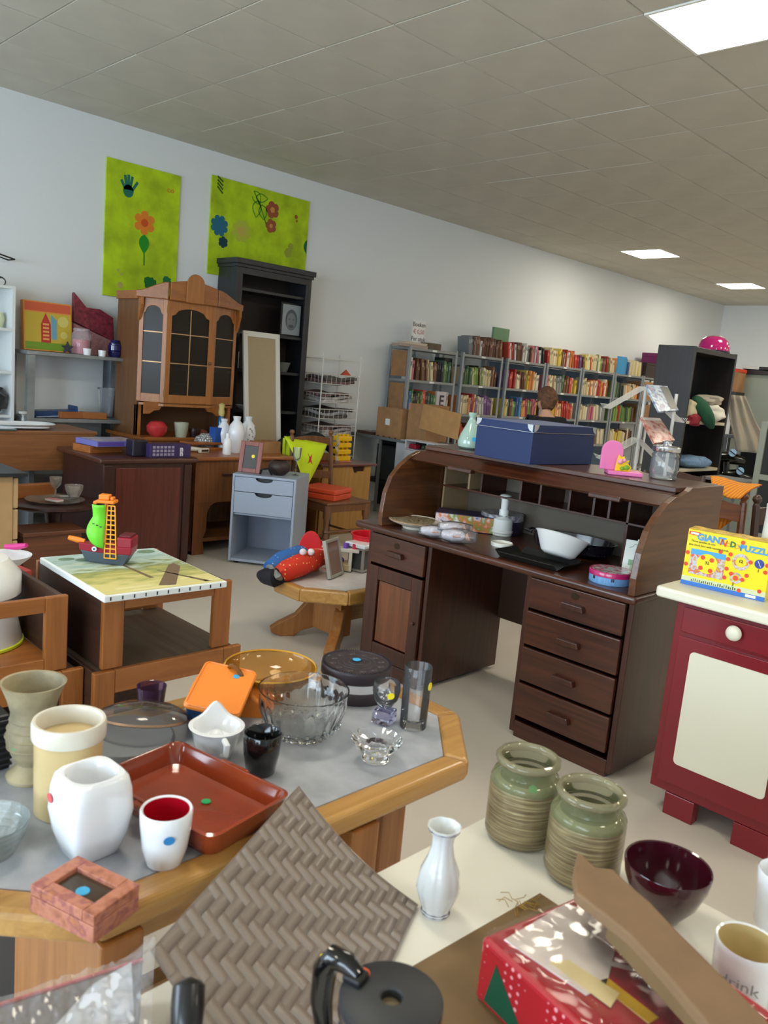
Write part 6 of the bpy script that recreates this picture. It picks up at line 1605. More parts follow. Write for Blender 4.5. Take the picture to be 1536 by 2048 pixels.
# ------------------------------------------------------------------ red cabinet
RED = M('crimson gloss paint', (118, 14, 26), .3, coat=.25); REDD = M('dark crimson', (96, 14, 24), .35)
CRM = M('cream paint', (222, 218, 198), .35, coat=.1)
t = thing('kitchen_cabinet', 'crimson kitchen cabinet with a cream door panel, top and knobs', 'cabinet', (-1.0, 3.05, 0))
RX0_, RX1_, RY0_, RY1_ = -1.254, -.755, 2.87, 3.30
MB().box(RX0_, RX1_, RY0_, RY1_, .09, .83).build('body', RED, t, .003, world=True)
MB().box(RX0_ + .004, RX1_ - .004, RY0_ - .006, RY0_, .815, .83).build('shadow_batten', REDD, t, world=True)
cp = []
for (cx_, cy_, a0_) in ((-.70 - .02, 2.815 + .02, -90), (-.70 - .02, 3.32 - .02, 0), (-1.325 + .02, 3.32 - .02, 90), (-1.325 + .02, 2.815 + .02, 180)):
    for k in range(5): a_ = math.radians(a0_ + 90 * k / 4); cp.append((cx_ + .02 * math.cos(a_), cy_ + .02 * math.sin(a_)))
MB().prism(cp, .832, .872).build('cream_top', CRM, t, .010, seg=4, world=True)
MB().box(RX0_ + .03, RX1_ - .03, RY0_ - .012, RY0_ + .002, .715, .81).build('drawer', RED, t, .004, world=True); kd_ = COL.objects[-1]
MB().box(RX0_ + .028, RX1_ - .028, RY0_ - .014, RY0_ + .002, .13, .70).build('door', RED, t, .003, world=True); ko_ = COL.objects[-1]
r_ = .018; rp = []
for (cx_, cz_, a0_) in ((-.838 - r_, .215 + r_, -90), (-.838 - r_, .655 - r_, 0), (-1.172 + r_, .655 - r_, 90), (-1.172 + r_, .215 + r_, 180)):
    for k in range(6): a_ = math.radians(a0_ + 90 * k / 5); rp.append((cx_ + r_ * math.cos(a_), cz_ + r_ * math.sin(a_)))
MB().prism(rp, RY0_ - .0175, RY0_ - .0142, 'xz').build('cream_door_panel', CRM, ko_, world=True)
kn = Matrix.Rotation(PI / 2, 4, 'X')
for (x, z) in ((-1.028, .768), (-.80, .45)):
    MB().lathe([(0, .03), (.016, .029), (.026, .022), (.028, .014), (.022, .006), (.010, .003), (.009, -.006), (0, -.006)], (x, RY0_ - .012, z), 28, m=kn).build('cream_knob', CRM, kd_ if z > .6 else ko_, smooth=True, world=True)
for x0_, x1_ in ((-1.19, -1.075), (-.93, -.80)): MB().box(x0_, x1_, RY0_ + .0, RY0_ + .05, 0, .088).build('foot', RED, t, .003, world=True)
for x0_, x1_ in ((-1.19, -1.075), (-.93, -.80)): MB().box(x0_, x1_, RY1_ - .06, RY1_ - .01, 0, .088).build('foot', RED, t, .003, world=True)
# puzzle box
zc = .8725
b0 = Z(1361, 1166, zc); b1 = Z(1528, 1204, zc)
ang_ = math.atan2(b1.y - b0.y, b1.x - b0.x); bw_ = (b1 - b0).length; 
k_ = bw_; bh2 = .212
t = thing('puzzle_box', 'yellow giant puzzle box standing on the cream top of the crimson cabinet', 'box', (b0.x, b0.y, zc), ang_)
YB = M('puzzle yellow', (238, 214, 16), .35, coat=.3); BB = M('puzzle blue', (52, 110, 190), .35)
MB().box(0, bw_, 0, .075, 0, bh2).build('carton', YB, t, .002)
MB().box(-.0006, bw_ + .0006, -.0012, -.0002, .0, .016).build('printed_border', BB, t)
MB().box(0.0, bw_, -.0008, -.0002, .016, .034).build('printed_pale_strip', M('pale yellow', (236, 226, 150), .35), t)
f_ = lambda u, v, d=.0014: frame((bw_ * u, -d, bh2 * v), (1, 0, 0), (0, 0, 1))
ORD = M('puzzle orange red', (220, 70, 36), .35); CY = M('puzzle sky', (76, 160, 214), .35)
PIC = multi('puzzle picture', [(90, 160, 200), (200, 150, 90), (190, 200, 210), (206, 80, 60), (210, 170, 60)], 45, .35)
MB().box(bw_ * .07, bw_ * .49, -.0016, -.0002, bh2 * .215, bh2 * .665).build('printed_picture', PIC, t)
MB().box(bw_ * .07, bw_ * .49, -.0018, -.0012, bh2 * .57, bh2 * .665).build('printed_picture_sky', CY, t)
disc_mb(f_(.285, .44, .0020), bw_ * .125, 28, .0006).build('printed_disc', YB, t)
for (u, v) in ((.225, .54), (.335, .52), (.215, .35), (.335, .33)): disc_mb(f_(u, v, .0026), .0085, 16, .0004).build('printed_dot', ORD, t)
for i, (u, v) in enumerate(((.03, .58), (.03, .37), (.07, .935), (.135, .935), (.52, .60), (.52, .43), (.51, .27), (.42, .70), (.54, .69), (.66, .93), (.58, .36), (.76, .38), (.72, .295), (.78, .62), (.70, .10), (.96, .5), (.97, .62), (.93, .16))): disc_mb(f_(u, v, .0016), .0075, 14, .0004).build('printed_dot', ORD, t)
ring = MB()
for (u, v, r0, r1) in ((.67, .59, .030, .019), (.64, .30, .021, .012)):
    m_ = f_(u, v, .0016); n = 32
    pts = [m_ @ Vector((r0 * math.cos(2 * PI * i / n), r0 * math.sin(2 * PI * i / n), 0)) for i in range(n)] + [m_ @ Vector((r1 * math.cos(2 * PI * i / n), r1 * math.sin(2 * PI * i / n), 0)) for i in range(n)]
    MB().add(pts, [(i, (i + 1) % n, n + (i + 1) % n, n + i) for i in range(n)]).build('printed_ring', PIC, t)
disc_mb(f_(.64, .30, .0017), .009, 16, .0004).build('printed_dot', ORD, t)
disc_mb(f_(.88, .62, .0016), .0165, 22, .0004).build('printed_clock', M('clock blue', (50, 66, 150), .35), t)
MB().prism([(-.001, -.012), (.001, -.012), (.001, .012), (-.001, .012)], 0, .0004, 'xy', f_(.88, .62, .0022) @ Matrix.Rotation(.5, 4, 'Z')).build('clock_hand', PAPER, t)
MB().box(bw_ * .015, bw_ * .155, -.0018, -.0012, bh2 * .905, bh2 * .965).build('printed_badge', ORD, t)
MB().box(bw_ * .035, bw_ * .135, -.0022, -.0016, bh2 * .918, bh2 * .952).build('printed_badge', PAPER, t)
SKY2 = M('puzzle letter blue', (70, 150, 220), .35); GRN = M('puzzle letter green', (30, 120, 60), .35); BKI = M('puzzle ink', (50, 46, 30), .5)
text_mb('GIANT', .034, f_(.29, .885, .0018), .0004, .0012).build('printed_title', SKY2, t)
text_mb('N', .032, f_(.44, .86, .0018) @ Matrix.Rotation(-.2, 4, 'Z'), .0004, .001).build('printed_title', ORD, t)
text_mb('O', .020, f_(.50, .84, .0018), .0004, .0005).build('printed_title', M('puzzle letter yellow', (220, 170, 10), .35), t)
text_mb('D', .028, f_(.55, .86, .0018), .0004, .0012).build('printed_title', GRN, t)
text_mb('D', .026, f_(.60, .84, .0018), .0004, .0004).build('printed_title', M('puzzle letter yellow'), t)
text_mb('Y', .026, f_(.645, .82, .0018) @ Matrix.Rotation(.2, 4, 'Z'), .0004, .0008).build('printed_title', SKY2, t)
text_mb('PUZZLE', .031, f_(.815, .835, .0018), .0004, .0012).build('printed_title', SKY2, t)
text_mb('Three puzzles in one', .0105, f_(.20, .80, .0018), .0003).build('printed_text', BKI, t)
text_mb('plus clock face with moving hands', .0105, f_(.27, .735, .0018), .0003).build('printed_text', BKI, t)
text_mb('32', .016, f_(.285, .455, .0028), .0003, .0004).build('printed_number', BKI, t)
text_mb('12', .015, f_(.67, .60, .0018), .0003, .0004).build('printed_number', BKI, t)
text_mb('7', .014, f_(.62, .17, .0018), .0003, .0004).build('printed_number', BKI, t)
text_mb('1', .014, f_(.88, .50, .0018), .0003, .0004).build('printed_number', BKI, t)
b = MB()
for i in range(22):
    u = .12 + .55 * i / 22; h_ = random.uniform(.006, .012); b.box(bw_ * u, bw_ * u + random.uniform(.002, .005), -.0016, -.0009, .018, .018 + h_)
b.build('printed_small_figures', M('print dark green 2', (70, 90, 40), .5), t, kind='stuff')
MB().box(bw_ * .78, bw_ * .90, -.0022, -.0016, .004, .014).build('printed_code_patch', PAPER, t)
lid = MB()
for i in range(14):
    x0_ = bw_ * i / 14; x1_ = bw_ * (i + 1) / 14; z0_ = bh2 + .0006 + .0015 * math.sin(i * 1.7); z1_ = bh2 + .0006 + .0015 * math.sin((i + 1) * 1.7)
    lid.add([(x0_, 0, z0_), (x1_, 0, z1_), (x1_, .072, z1_ + .003), (x0_, .072, z0_ + .003)], [(0, 1, 2, 3)])
lid.build('worn_lid_flap', M('worn yellow', (206, 170, 60), .5, var=.25, vscale=50), t, solid=.001)
# frosted white beaker at picture edge behind the box
P = DD(1536, 1060, 3.15)
t = thing('frosted_beaker', 'tall frosted white beaker cut by the right edge, behind the puzzle box', 'beaker', (-1.06, 3.185, .8725)); t.scale = (1, 1, 1.42)
MB().lathe([(0, 0), (.05, 0), (.052, .01), (.045, .20), (.047, .232), (.040, .236), (0, .236)], n=32).build('beaker', M('frosted white', (222, 224, 216), .4), t, smooth=True)
t = thing('round_tub', 'small white round tub behind the puzzle box, beside the frosted beaker', 'tub', (-1.175, 3.235, .8725))
MB().lathe([(0, 0), (.04, 0), (.045, .05), (.04, .055), (0, .055)], n=28).build('tub', PW, t, smooth=True)
# ------------------------------------------------------------------ small octagonal table behind, beside the roll-top desk
def octagon(x0, x1, y0, y1, c): return [(x0 + c, y0), (x1 - c, y0), (x1, y0 + c), (x1, y1 - c), (x1 - c, y1), (x0 + c, y1), (x0, y1 - c), (x0, y0 + c)]
def oct_table(label, x0, x1, y0, y1, c, z, rim, th, tile_mat, legs=True):
    t = thing('octagonal_table', label, 'table', ((x0 + x1) / 2, (y0 + y1) / 2, 0), group='octagonal oak tables with tiled tops')
    O = octagon(x0, x1, y0, y1, c); I = octagon(x0 + rim, x1 - rim, y0 + rim, y1 - rim, c - rim * .59)
    for i in range(8):
        j = (i + 1) % 8; d = Vector(O[j]) - Vector(O[i])
        MB().prism([O[i], O[j], I[j], I[i]], z - th, z).build('edge_board', OAK_LX if abs(d.x) > abs(d.y) else OAK_L, t, min(.012, th * .3), seg=4, world=True)
    MB().prism(I, z - .02, z - .004).build('tiled_inlay', tile_mat, t, world=True)
    I2 = octagon(x0 + rim + .03, x1 - rim - .03, y0 + rim + .03, y1 - rim - .03, c)
    return t, I2
GT = M('grey marbled tile', (166, 169, 177), .3, var=.10, vscale=14)
t, I2 = oct_table('octagonal oak table with a pale tiled top, crowded with toys, left of the roll-top desk', -3.66, -3.055, 2.71, 3.9, .19, .38, .055, .075, M('pale tile', (206, 198, 196), .35, var=.05, vscale=14))
ct = OAK_LZ
MB().box(-3.50, -3.22, 3.0, 3.09, .06, .305).build('pedestal_panel', ct, t, .006, world=True)
MB().box(-3.50, -3.22, 3.55, 3.64, .06, .305).build('pedestal_panel', ct, t, .006, world=True)
MB().box(-3.38, -3.34, 3.09, 3.55, .10, .20).build('stretcher', OAK_L, t, .005, world=True)
def scroll_foot(cx_, cy_, dx, dy):
    pts = [(0, .06), (0, .24), (.05, .215), (.12, .13), (.22, .075), (.26, .045), (.255, .02), (.20, 0), (.12, 0), (.08, .035), (.03, .05)]
    u_ = Vector((dx, dy, 0)).normalized(); n_ = Vector((-u_.y, u_.x, 0))
    m_ = Matrix(((u_.x, n_.x, 0, cx_), (u_.y, n_.y, 0, cy_), (0, 0, 1, 0), (0, 0, 0, 1)))
    return MB().prism(pts, -.03, .03, 'xz', m_)
for (a, b_, dx, dy) in ((-3.47, 3.03, -.5, -.8), (-3.25, 3.03, .55, -.75), (-3.47, 3.60, -.5, .8), (-3.25, 3.6, .55, .75)): scroll_foot(a, b_, dx, dy).build('scroll_foot', ct, t, .006, world=True)
zt2 = .381
def onT(x, y, h=0.0): return Vector(Z(x, y, zt2 + h))
# stuffed doll with red starred trousers and black boots hanging off the corner
STAR = spots('red starred cloth', (206, 48, 24), (232, 190, 110), 42, .16, .75)
t = thing('stuffed_doll', 'stuffed doll in blue and red starry clothes with black boots over the table corner', 'doll', tuple(onT(620, 1120)))
a = [onT(648, 1112, .08), onT(630, 1118, .085), onT(600, 1130, .075), onT(572, 1142, .055), onT(556, 1150, .03)]
MB().tube(a, [.05, .058, .062, .058, .048], 16).build('red_trouser_leg', STAR, t, smooth=True, world=True, jitter=.012)
a = [onT(640, 1098, .10), onT(600, 1105, .095), onT(562, 1122, .075), onT(540, 1138, .045)]
MB().tube(a, [.036, .046, .05, .044], 16).build('blue_sleeve', spots('blue starred cloth', (46, 104, 176), (170, 200, 226), 38, .12, .7), t, smooth=True, world=True, jitter=.012)
a = [onT(557, 1152, .035), onT(545, 1160, .0), onT(532, 1160, -.03)]
MB().tube([onT(566, 1150, .03), onT(548, 1156, .025), onT(532, 1152, .01), onT(522, 1150, -.005)], [.045, .052, .046, .028], 14).build('black_boot', M('black felt', (26, 24, 34), .85), t, smooth=True, world=True)
MB().tube([onT(564, 1164, -.012), onT(558, 1152, .05), onT(543, 1134, .075), onT(530, 1134, .03)], [.014, .016, .016, .012], 8).build('silver_trim', M('silver tinsel', (150, 150, 146), .5, .4, bump=1.0, bscale=120), t, smooth=True, world=True, jitter=.01)
for px in (606, 622): MB().ball(onT(px, 1104, .15), .020, 14, 10).build('pompom', M('white fluff', (226, 214, 214), .9), t, smooth=True, world=True)
MB().lathe([(0, 0), (.04, 0), (.02, .05), (0, .06)], tuple(onT(625, 1140, .0)), 16).build('gold_bell', M('pale gold', (186, 150, 104), .35, .6), t, smooth=True, world=True)
for (p0, p1, p2) in (((628, 1098, .14), (655, 1100, .14), (668, 1122, .08)), ((632, 1130, .05), (650, 1140, .03), (668, 1142, .02))): MB().tube([onT(*p0), onT(*p1), onT(*p2)], .0035, 6).build('pink_cord', M('pink cord', (226, 150, 140), .6), t, smooth=True, world=True)
# red heart shape
hp = [(.0, .0)]
for i in range(25):
    q = 2 * PI * i / 24; hp.append((.0048 * 16 * math.sin(q) ** 3 * .9, .1 + .0058 * (13 * math.cos(q) - 5 * math.cos(2 * q) - 2 * math.cos(3 * q) - math.cos(4 * q))))
REDP = M('red felt', (200, 28, 34), .6)
P = onT(602, 1118); t = thing('red_paddle', 'upright red oval paddle behind the stuffed doll', 'paddle', (-3.56, 3.03, zt2), math.radians(45))
MB().prism([(.068 * math.cos(q), .115 + .115 * math.sin(q)) for q in [2 * PI * i / 26 for i in range(26)]], -.012, .012, 'xz').build('paddle', REDP, t, .005)
P = onT(655, 1125); o = MB().lathe([(0, .05), (.075, .05), (.08, .06), (.076, .075), (.06, .085), (0, .08)], (P.x - .05, P.y + .02, zt2 - .048), 26, m=Matrix.Rotation(.35, 4, 'X'))  .build('red_dish', REDP, smooth=True); tag(o, 'tilted round red dish between the stuffed doll and the silver frame', 'dish')
# xylophone toy with coloured pegs
P = onT(635, 1095); t = thing('peg_toy', 'white toy bench with coloured pegs behind the stuffed doll', 'toy', (-3.50, 3.17, zt2), math.radians(42))
MB().box(-.17, .15, -.03, .03, .115, .135).build('bench', M('toy white', (216, 208, 196), .5), t, .003); 
for x in (-.12, .09): MB().box(x, x + .02, -.03, .03, 0, .115).build('bench_leg', M('toy white'), t, .002)
for i, c in enumerate(((230, 200, 60), (210, 60, 50), (230, 190, 150), (150, 190, 40), (110, 70, 170), (200, 50, 80))):
    MB().lathe([(0, 0), (.016, 0), (.016, .03), (0, .033)], (-.145 + i * .053, 0, .135), 14).build('peg', M('peg %d' % i, c, .4), t, smooth=True)
# red bowl
P = onT(700, 1098); o = MB().lathe([(0, 0), (.085, 0), (.108, .19), (.116, .195), (.116, .203), (.104, .2), (.082, .008), (0, .006)], (-3.47, 3.42, zt2), 36).build('red_tub', M('red plastic', (200, 20, 34), .3, coat=.2), smooth=True); tag(o, 'red plastic tub at the back of the table beside the roll-top desk', 'tub')
# silver frame leaning
q = [onT(640, 1140), onT(666, 1145)]
t = thing('silver_frame', 'silver-white photo frame standing open at the front of the toy-covered table', 'frame', tuple(onT(672, 1153)), rot=(Matrix.Rotation(math.radians(112), 3, 'Z') @ Matrix.Rotation(math.radians(-14), 3, 'X')))
SF = M('aged silver frame', (164, 160, 150), .4, .4)
for b_ in ((-.085, -.068, 0, .22), (.068, .085, 0, .22), (-.068, .068, 0, .017), (-.068, .068, .203, .22)): MB().box(b_[0], b_[1], -.012, .012, b_[2], b_[3]).build('frame_rail', SF, t, .002)
MB().box(-.068, .068, -.004, .004, .017, .203).build('frame_glass', M('pinkish picture', (128, 98, 86), .15), t)
# lantern
P = onT(722, 1142); t = thing('lantern', 'small white and grey metal lantern box at the desk side of the toy-covered table', 'lantern', (P.x - .03, P.y + .02, zt2), math.radians(10))
for x in (-.05, .05):
    for y in (-.05, .05): MB().box(x - .007, x + .007, y - .007, y + .007, .01, .13).build('post', SF, t, .001)
MB().box(-.06, .06, -.06, .06, 0, .012).build('base', SF, t, .002); MB().box(-.06, .06, -.06, .06, .13, .142).build('frame_top', SF, t, .002)
MB().box(-.048, .048, -.048, .048, .012, .13).build('dark_core', M('dark glass core', (70, 72, 70), .15), t)
MB().box(-.075, .075, -.075, .075, .145, .17).build('white_roof', M('white ceramic'), t, .006)
P = onT(690, 1142); o = MB().cbox((P.x - .03, P.y + .04, zt2 + .02), (.06, .11, .04), .5).build('pale_block', M('pale wood block', (196, 178, 136), .6), bevel=.004); tag(o, 'pale wooden block between the silver frame and the lantern', 'block')
P = onT(678, 1130); o = MB().ball((P.x - .02, P.y + .03, zt2 + .022), .022, 14, 10).build('violet_ball', M('violet ball', (90, 80, 170), .4), smooth=True); tag(o, 'small violet ball behind the silver frame', 'ball')

# ------------------------------------------------------------------ stacked frame tables on the left
def frame_table(label, x0, x1, y0, y1, z0, z1, front_gap=True, top=True, post=.07, grp='stacked wooden frame tables'):
    t = thing('frame_table', label, 'table', ((x0 + x1) / 2, (y0 + y1) / 2, z0), group=grp)
    rh = .048
    for y in (y0, y1 - post): MB().box(x1 - .022, x1, y, y + post, z0, z1).build('front_post', BEECH, t, .004, world=True)
    MB().box(x1 - .02, x1 - .002, y0 + post, y1 - post, z1 - rh - (0 if z1 - z0 < .4 else .03), z1).build('front_rail', BEECH_Y, t, .003, world=True)
    for y in (y0, y1 - .06): MB().box(x0, x0 + .022, y, y + .06, z0, z1 + (.045 if z0 == 0 and y > y0 + .1 else 0)).build('back_post', BEECH, t, .003, world=True)
    MB().box(x0 + .002, x0 + .02, y0 + .06, y1 - .06, z1 - rh, z1).build('back_rail', BEECH_Y, t, .003, world=True)
    MB().box(x0 + .022, x1 - .022, y0 + .003, y0 + .018, z0 + .0, z1).build('side_panel', PANEL_DK, t, .002, world=True)
    if z0 == 0: MB().box(x0 + .022, x0 + .032, y0 + .02, y1 - .01, .02, z1 - .06).build('back_panel', PANEL_DK, t, world=True)
    return t
ux0, ux1, uy0, uy1 = -2.80, -2.275, 1.125, 1.595
t = frame_table('upper wooden frame table of the right stack, carrying the landscape canvas', ux0, ux1, uy0, uy1, .562, .80)
MB().box(ux0, ux1 - .02, uy0 + .018, uy1 - .02, .785, .80).build('table_top', PANEL_DK, t, .001, world=True)
MB().box(ux0 + .02, ux0 + .035, uy0 + .05, uy1 - .05, .575, .62).build('low_rail', BEECH_Y, t, .002, world=True)
t = frame_table('lower wooden frame table of the right stack, standing on the floor', ux0 - .03, ux1 + .012, uy0 - .03, uy1 + .045, 0, .56)
MB().box(ux0 - .005, ux1 - .01, uy0 - .012, uy1 + .02, .53, .558).build('table_top', wood('worn brown board', (84, 66, 54), (106, 86, 70), 'X', .5, .05), t, .001, world=True)
lx0, lx1, ly0, ly1 = -2.86, -2.345, .42, 1.045
t = frame_table('upturned wooden frame of the left stack, holding a white bucket', lx0, lx1, ly0, ly1, .562, .80)
MB().box(lx0, lx1 - .02, ly0 + .018, ly1 - .02, .566, .580).build('inner_board', BEECH_Y, t, .001, world=True)
MB().box(lx1 - .02, lx1 - .002, ly0 + .07, ly1 - .07, .562, .605).build('front_rail', BEECH_Y, t, .003, world=True)
MB().box(lx0 + .022, lx1 - .022, ly1 - .018, ly1 - .003, .58, .795).build('side_panel', PANEL_DK, t, .002, world=True)
t = frame_table('lower wooden frame of the left stack, below the one with the white bucket', lx0 - .02, lx1 + .012, ly0 - .03, ly1 + .05, 0, .56)
MB().box(lx0, lx1 - .01, ly0, ly1 + .03, .53, .558).build('table_top', PANEL_DK, t, .001, world=True)
MB().box(lx0 + .022, lx1 - .012, ly1 + .033, ly1 + .046, 0, .53).build('side_panel', PANEL_DK, t, .002, world=True)
BK_ = Vector(Z(42, 1290, .585)) - Vector((.70, .71, 0)) * .165
t = thing('white_bucket', 'large white plastic bucket with a lime rim standing in the upturned frame at the left', 'bucket', (BK_.x, BK_.y, .5805))
MB().lathe([(0, 0), (.15, 0), (.155, .02), (.125, .22), (.15, .24), (.15, .33), (.11, .40), (0, .42)], n=40).build('bucket_body', M('white plastic'), t, smooth=True)
MB().lathe([(.150, .001), (.160, .003), (.160, .014), (.152, .018)], n=40).build('lime_rim', M('lime rim', (206, 220, 60), .4), t, smooth=True)
# bits behind the left stack
t = thing('low_crate', 'dark low crate behind the left stack, holding small boxes', 'crate', (-3.35, 1.0, 0))
MB().box(-.25, .2, -.35, .25, 0, .50).build('crate_body', M('dark crate', (70, 44, 32), .6), t, .006); MB().box(-.26, .21, -.36, .26, .50, .512).build('crate_lid', M('dark crate'), t, .003)
P = Z(12, 1112, .56); o = MB().lathe([(0, 0), (.05, 0), (.11, .05), (.115, .06), (.105, .058), (.05, .01), (0, .008)], (P.x + .02, P.y - .01, .5125), 30).build('white_bowl', M('white plastic'), smooth=True); tag(o, 'white bowl at the left edge, on the dark low crate', 'bowl')
o = MB().tube([(P.x - .06, P.y + .02, .59), (P.x, P.y + .05, .60), (P.x + .06, P.y + .07, .618)], [.012, .016, .010], 8).build('pink_strap', M('hot pink', (206, 50, 130), .5), smooth=True); tag(o, 'hot pink strap lying across the white bowl at the left edge', 'strap')
P = Z(25, 1158, .54)
o = MB().cbox((P.x, P.y, .5125 + .035), (.10, .12, .07), .1).build('red_carton', M('red carton', (176, 62, 60), .5), bevel=.003); tag(o, 'small red carton with a blue patch behind the left stack', 'box')
MB().box(0, .001, -.03, .03, .02, .05).build('printed_patch', M('carton patch', (90, 140, 190), .5), None)
pp_ = COL.objects[-1]; pp_.parent = o; pp_.location = (P.x + .0515, P.y + .005, .5125)
# canvas
t = thing('landscape_canvas', 'stretched canvas with a green landscape painting lying flat on the stacked tables', 'painting', (-2.468, 1.322, .8015), math.radians(-2))
cv = bpy.data.materials.new('landscape paint'); cv.use_nodes = True; nt = cv.node_tree; bb = nt.nodes['Principled BSDF']; bb.inputs['Roughness'].default_value = .6
tcn = nt.nodes.new('ShaderNodeTexCoord'); sp = nt.nodes.new('ShaderNodeSeparateXYZ'); nt.links.new(tcn.outputs['Object'], sp.inputs[0])
nz = nt.nodes.new('ShaderNodeTexNoise'); nz.inputs['Scale'].default_value = 16; nz.inputs['Detail'].default_value = 6
mpn = nt.nodes.new('ShaderNodeMapping'); mpn.inputs['Scale'].default_value = (2.2, .7, 1); nt.links.new(tcn.outputs['Object'], mpn.inputs[0]); nt.links.new(mpn.outputs[0], nz.inputs['Vector'])
ma = nt.nodes.new('ShaderNodeMath'); ma.operation = 'MULTIPLY_ADD'; ma.inputs[1].default_value = 1.7; ma.inputs[2].default_value = .5; nt.links.new(sp.outputs[0], ma.inputs[0])
mb_ = nt.nodes.new('ShaderNodeMath'); mb_.operation = 'MULTIPLY_ADD'; mb_.inputs[1].default_value = .75; nt.links.new(nz.outputs['Fac'], mb_.inputs[0]); nt.links.new(ma.outputs[0], mb_.inputs[2])
rr_ = nt.nodes.new('ShaderNodeValToRGB'); e = rr_.color_ramp.elements
for i, (ps, c) in enumerate(((.35, (196, 214, 214)), (.62, (150, 176, 170)), (.74, (186, 200, 186)), (.86, (128, 138, 88)), (1.0, (168, 166, 96)), (1.15, (206, 196, 130)))):
    if i < 2: q = e[i]
    else: q = e.new(min(1, ps / 1.3))
    q.position = min(1, ps / 1.3); q.color = lin(c)
dv = nt.nodes.new('ShaderNodeMath'); dv.operation = 'DIVIDE'; dv.inputs[1].default_value = 1.3; nt.links.new(mb_.outputs[0], dv.inputs[0]); nt.links.new(dv.outputs[0], rr_.inputs[0]); nt.links.new(rr_.outputs[0], bb.inputs['Base Color'])
MB().box(-.262, .262, -.218, .208, 0, .022).build('canvas_body', M('canvas white', (222, 226, 226), .8, bump=.2, bscale=400), t, .004)
MB().box(-.254, .254, -.210, .200, .0222, .0232).build('painted_scene', cv, t)
BRN = M('paint brown', (112, 92, 70), .7)
for pts in ([(-.02, .20), (.0, .17), (.22, .02), (.24, .07), (.03, .20)], [(-.10, .02), (-.085, .03), (.13, .05), (.13, .035)], [(.05, .10), (.06, .11), (.24, .20), (.24, .18)]):
    MB().prism([(p_[0], p_[1] - .04) for p_ in pts], .0233, .0238).build('painted_track', BRN, t)
for (x, y, a_, b_) in ((.20, -.10, .02, .12), (.235, -.04, .012, .16), (.17, .12, .012, .08), (.22, .17, .014, .06)): MB().box(x, x + a_, y - b_ / 2, y + b_ / 2, .0233, .0238).build('painted_light_stroke', M('paint cream', (216, 208, 156), .7), t)
for (x, y, r_) in ((-.20, -.15, .02), (-.17, -.10, .022), (-.21, .15, .025)): MB().prism([(x + r_ * math.cos(q), y + 1.4 * r_ * math.sin(q)) for q in [2 * PI * i / 12 for i in range(12)]], .0233, .0238).build('painted_tree', M('paint dark green', (110, 134, 112), .7), t)
for i in range(11): MB().box(.2622, .2632, -.20 + i * .038, -.196 + i * .038, .006, .017, Matrix.Translation((0, 0, 0))).build('staple', M('staple', (60, 66, 84), .4, .7), t)
# toy ship
t = thing('toy_ship', 'plastic toy pirate ship with a green sail and yellow rigging on the landscape canvas', 'toy ship', (-2.585, 1.275, .826), math.radians(46))
HG = M('ship grey', (70, 80, 88), .4); HR = M('ship crimson', (142, 22, 44), .35); OR_ = M('ship orange', (232, 130, 36), .45); YL = M('ship yellow', (234, 162, 36), .45); GS = M('sail green', (112, 214, 50), .5)
def hull(z0, z1, k0, k1, x0, x1, mat, nm, hol=False):
    n = 16; b = MB(); vs = []
    def wid(s_): return .034 * (math.sin(PI * min(1, (s_ * .94 + .06) * .62)) ** .55)
    for zz, k in ((z0, k0), (z1, k1)):
        for i in range(n + 1):
            s_ = i / n; x = x0 * k + (x1 - x0) * s_ * k if False else (x0 + (x1 - x0) * s_) * k
            vs.append((x, -wid(s_) * k, zz))
        for i in range(n, -1, -1):
            s_ = i / n; vs.append(((x0 + (x1 - x0) * s_) * k, wid(s_) * k, zz))
    m_ = 2 * (n + 1)
    fs = [tuple(range(m_))[::-1], tuple(range(m_, 2 * m_))] + [(i, (i + 1) % m_, m_ + (i + 1) % m_, m_ + i) for i in range(m_)]
    b.add(vs, fs); return b.build(nm, mat, t, .002, smooth=True)
hull(0, .035, .78, 1.0, -.072, .085, HG, 'lower_hull')
hull(.035, .058, 1.0, 1.04, -.075, .088, HR, 'upper_hull')
MB().box(.045, .092, -.034, .034, .055, .088).build('stern_castle', HR, t, .005)
MB().box(.05, .086, -.028, .028, .088, .094).build('stern_deck', M('ship crimson dark', (96, 14, 30), .5), t, .002)
MB().tube([(-.062, 0, .06), (-.085, 0, .063), (-.112, 0, .068)], [.007, .009, .007], 10).build('bowsprit', OR_, t, smooth=True)
MB().tube([(.0, 0, .055), (.0, 0, .20)], .005, 8).build('mast', OR_, t, smooth=True)
MB().grid(lambda u, v: Vector((-.030 + .038 * u - .014 * math.sin(PI * min(1, v * 1.5)) * (1 - u), -.034 - .010 * math.sin(PI * u) - .012 * math.sin(2.2 * PI * v) * .6, .065 + .12 * v - .015 * u * (1 - v))), 8, 12).build('sail', GS, t, smooth=True, solid=.003)
for k in range(3): MB().box(-.025 + k * .011, -.018 + k * .011, -.0485, -.0475, .126 - k * .004, .129 - k * .004).build('sail_mark', M('print dark'), t)
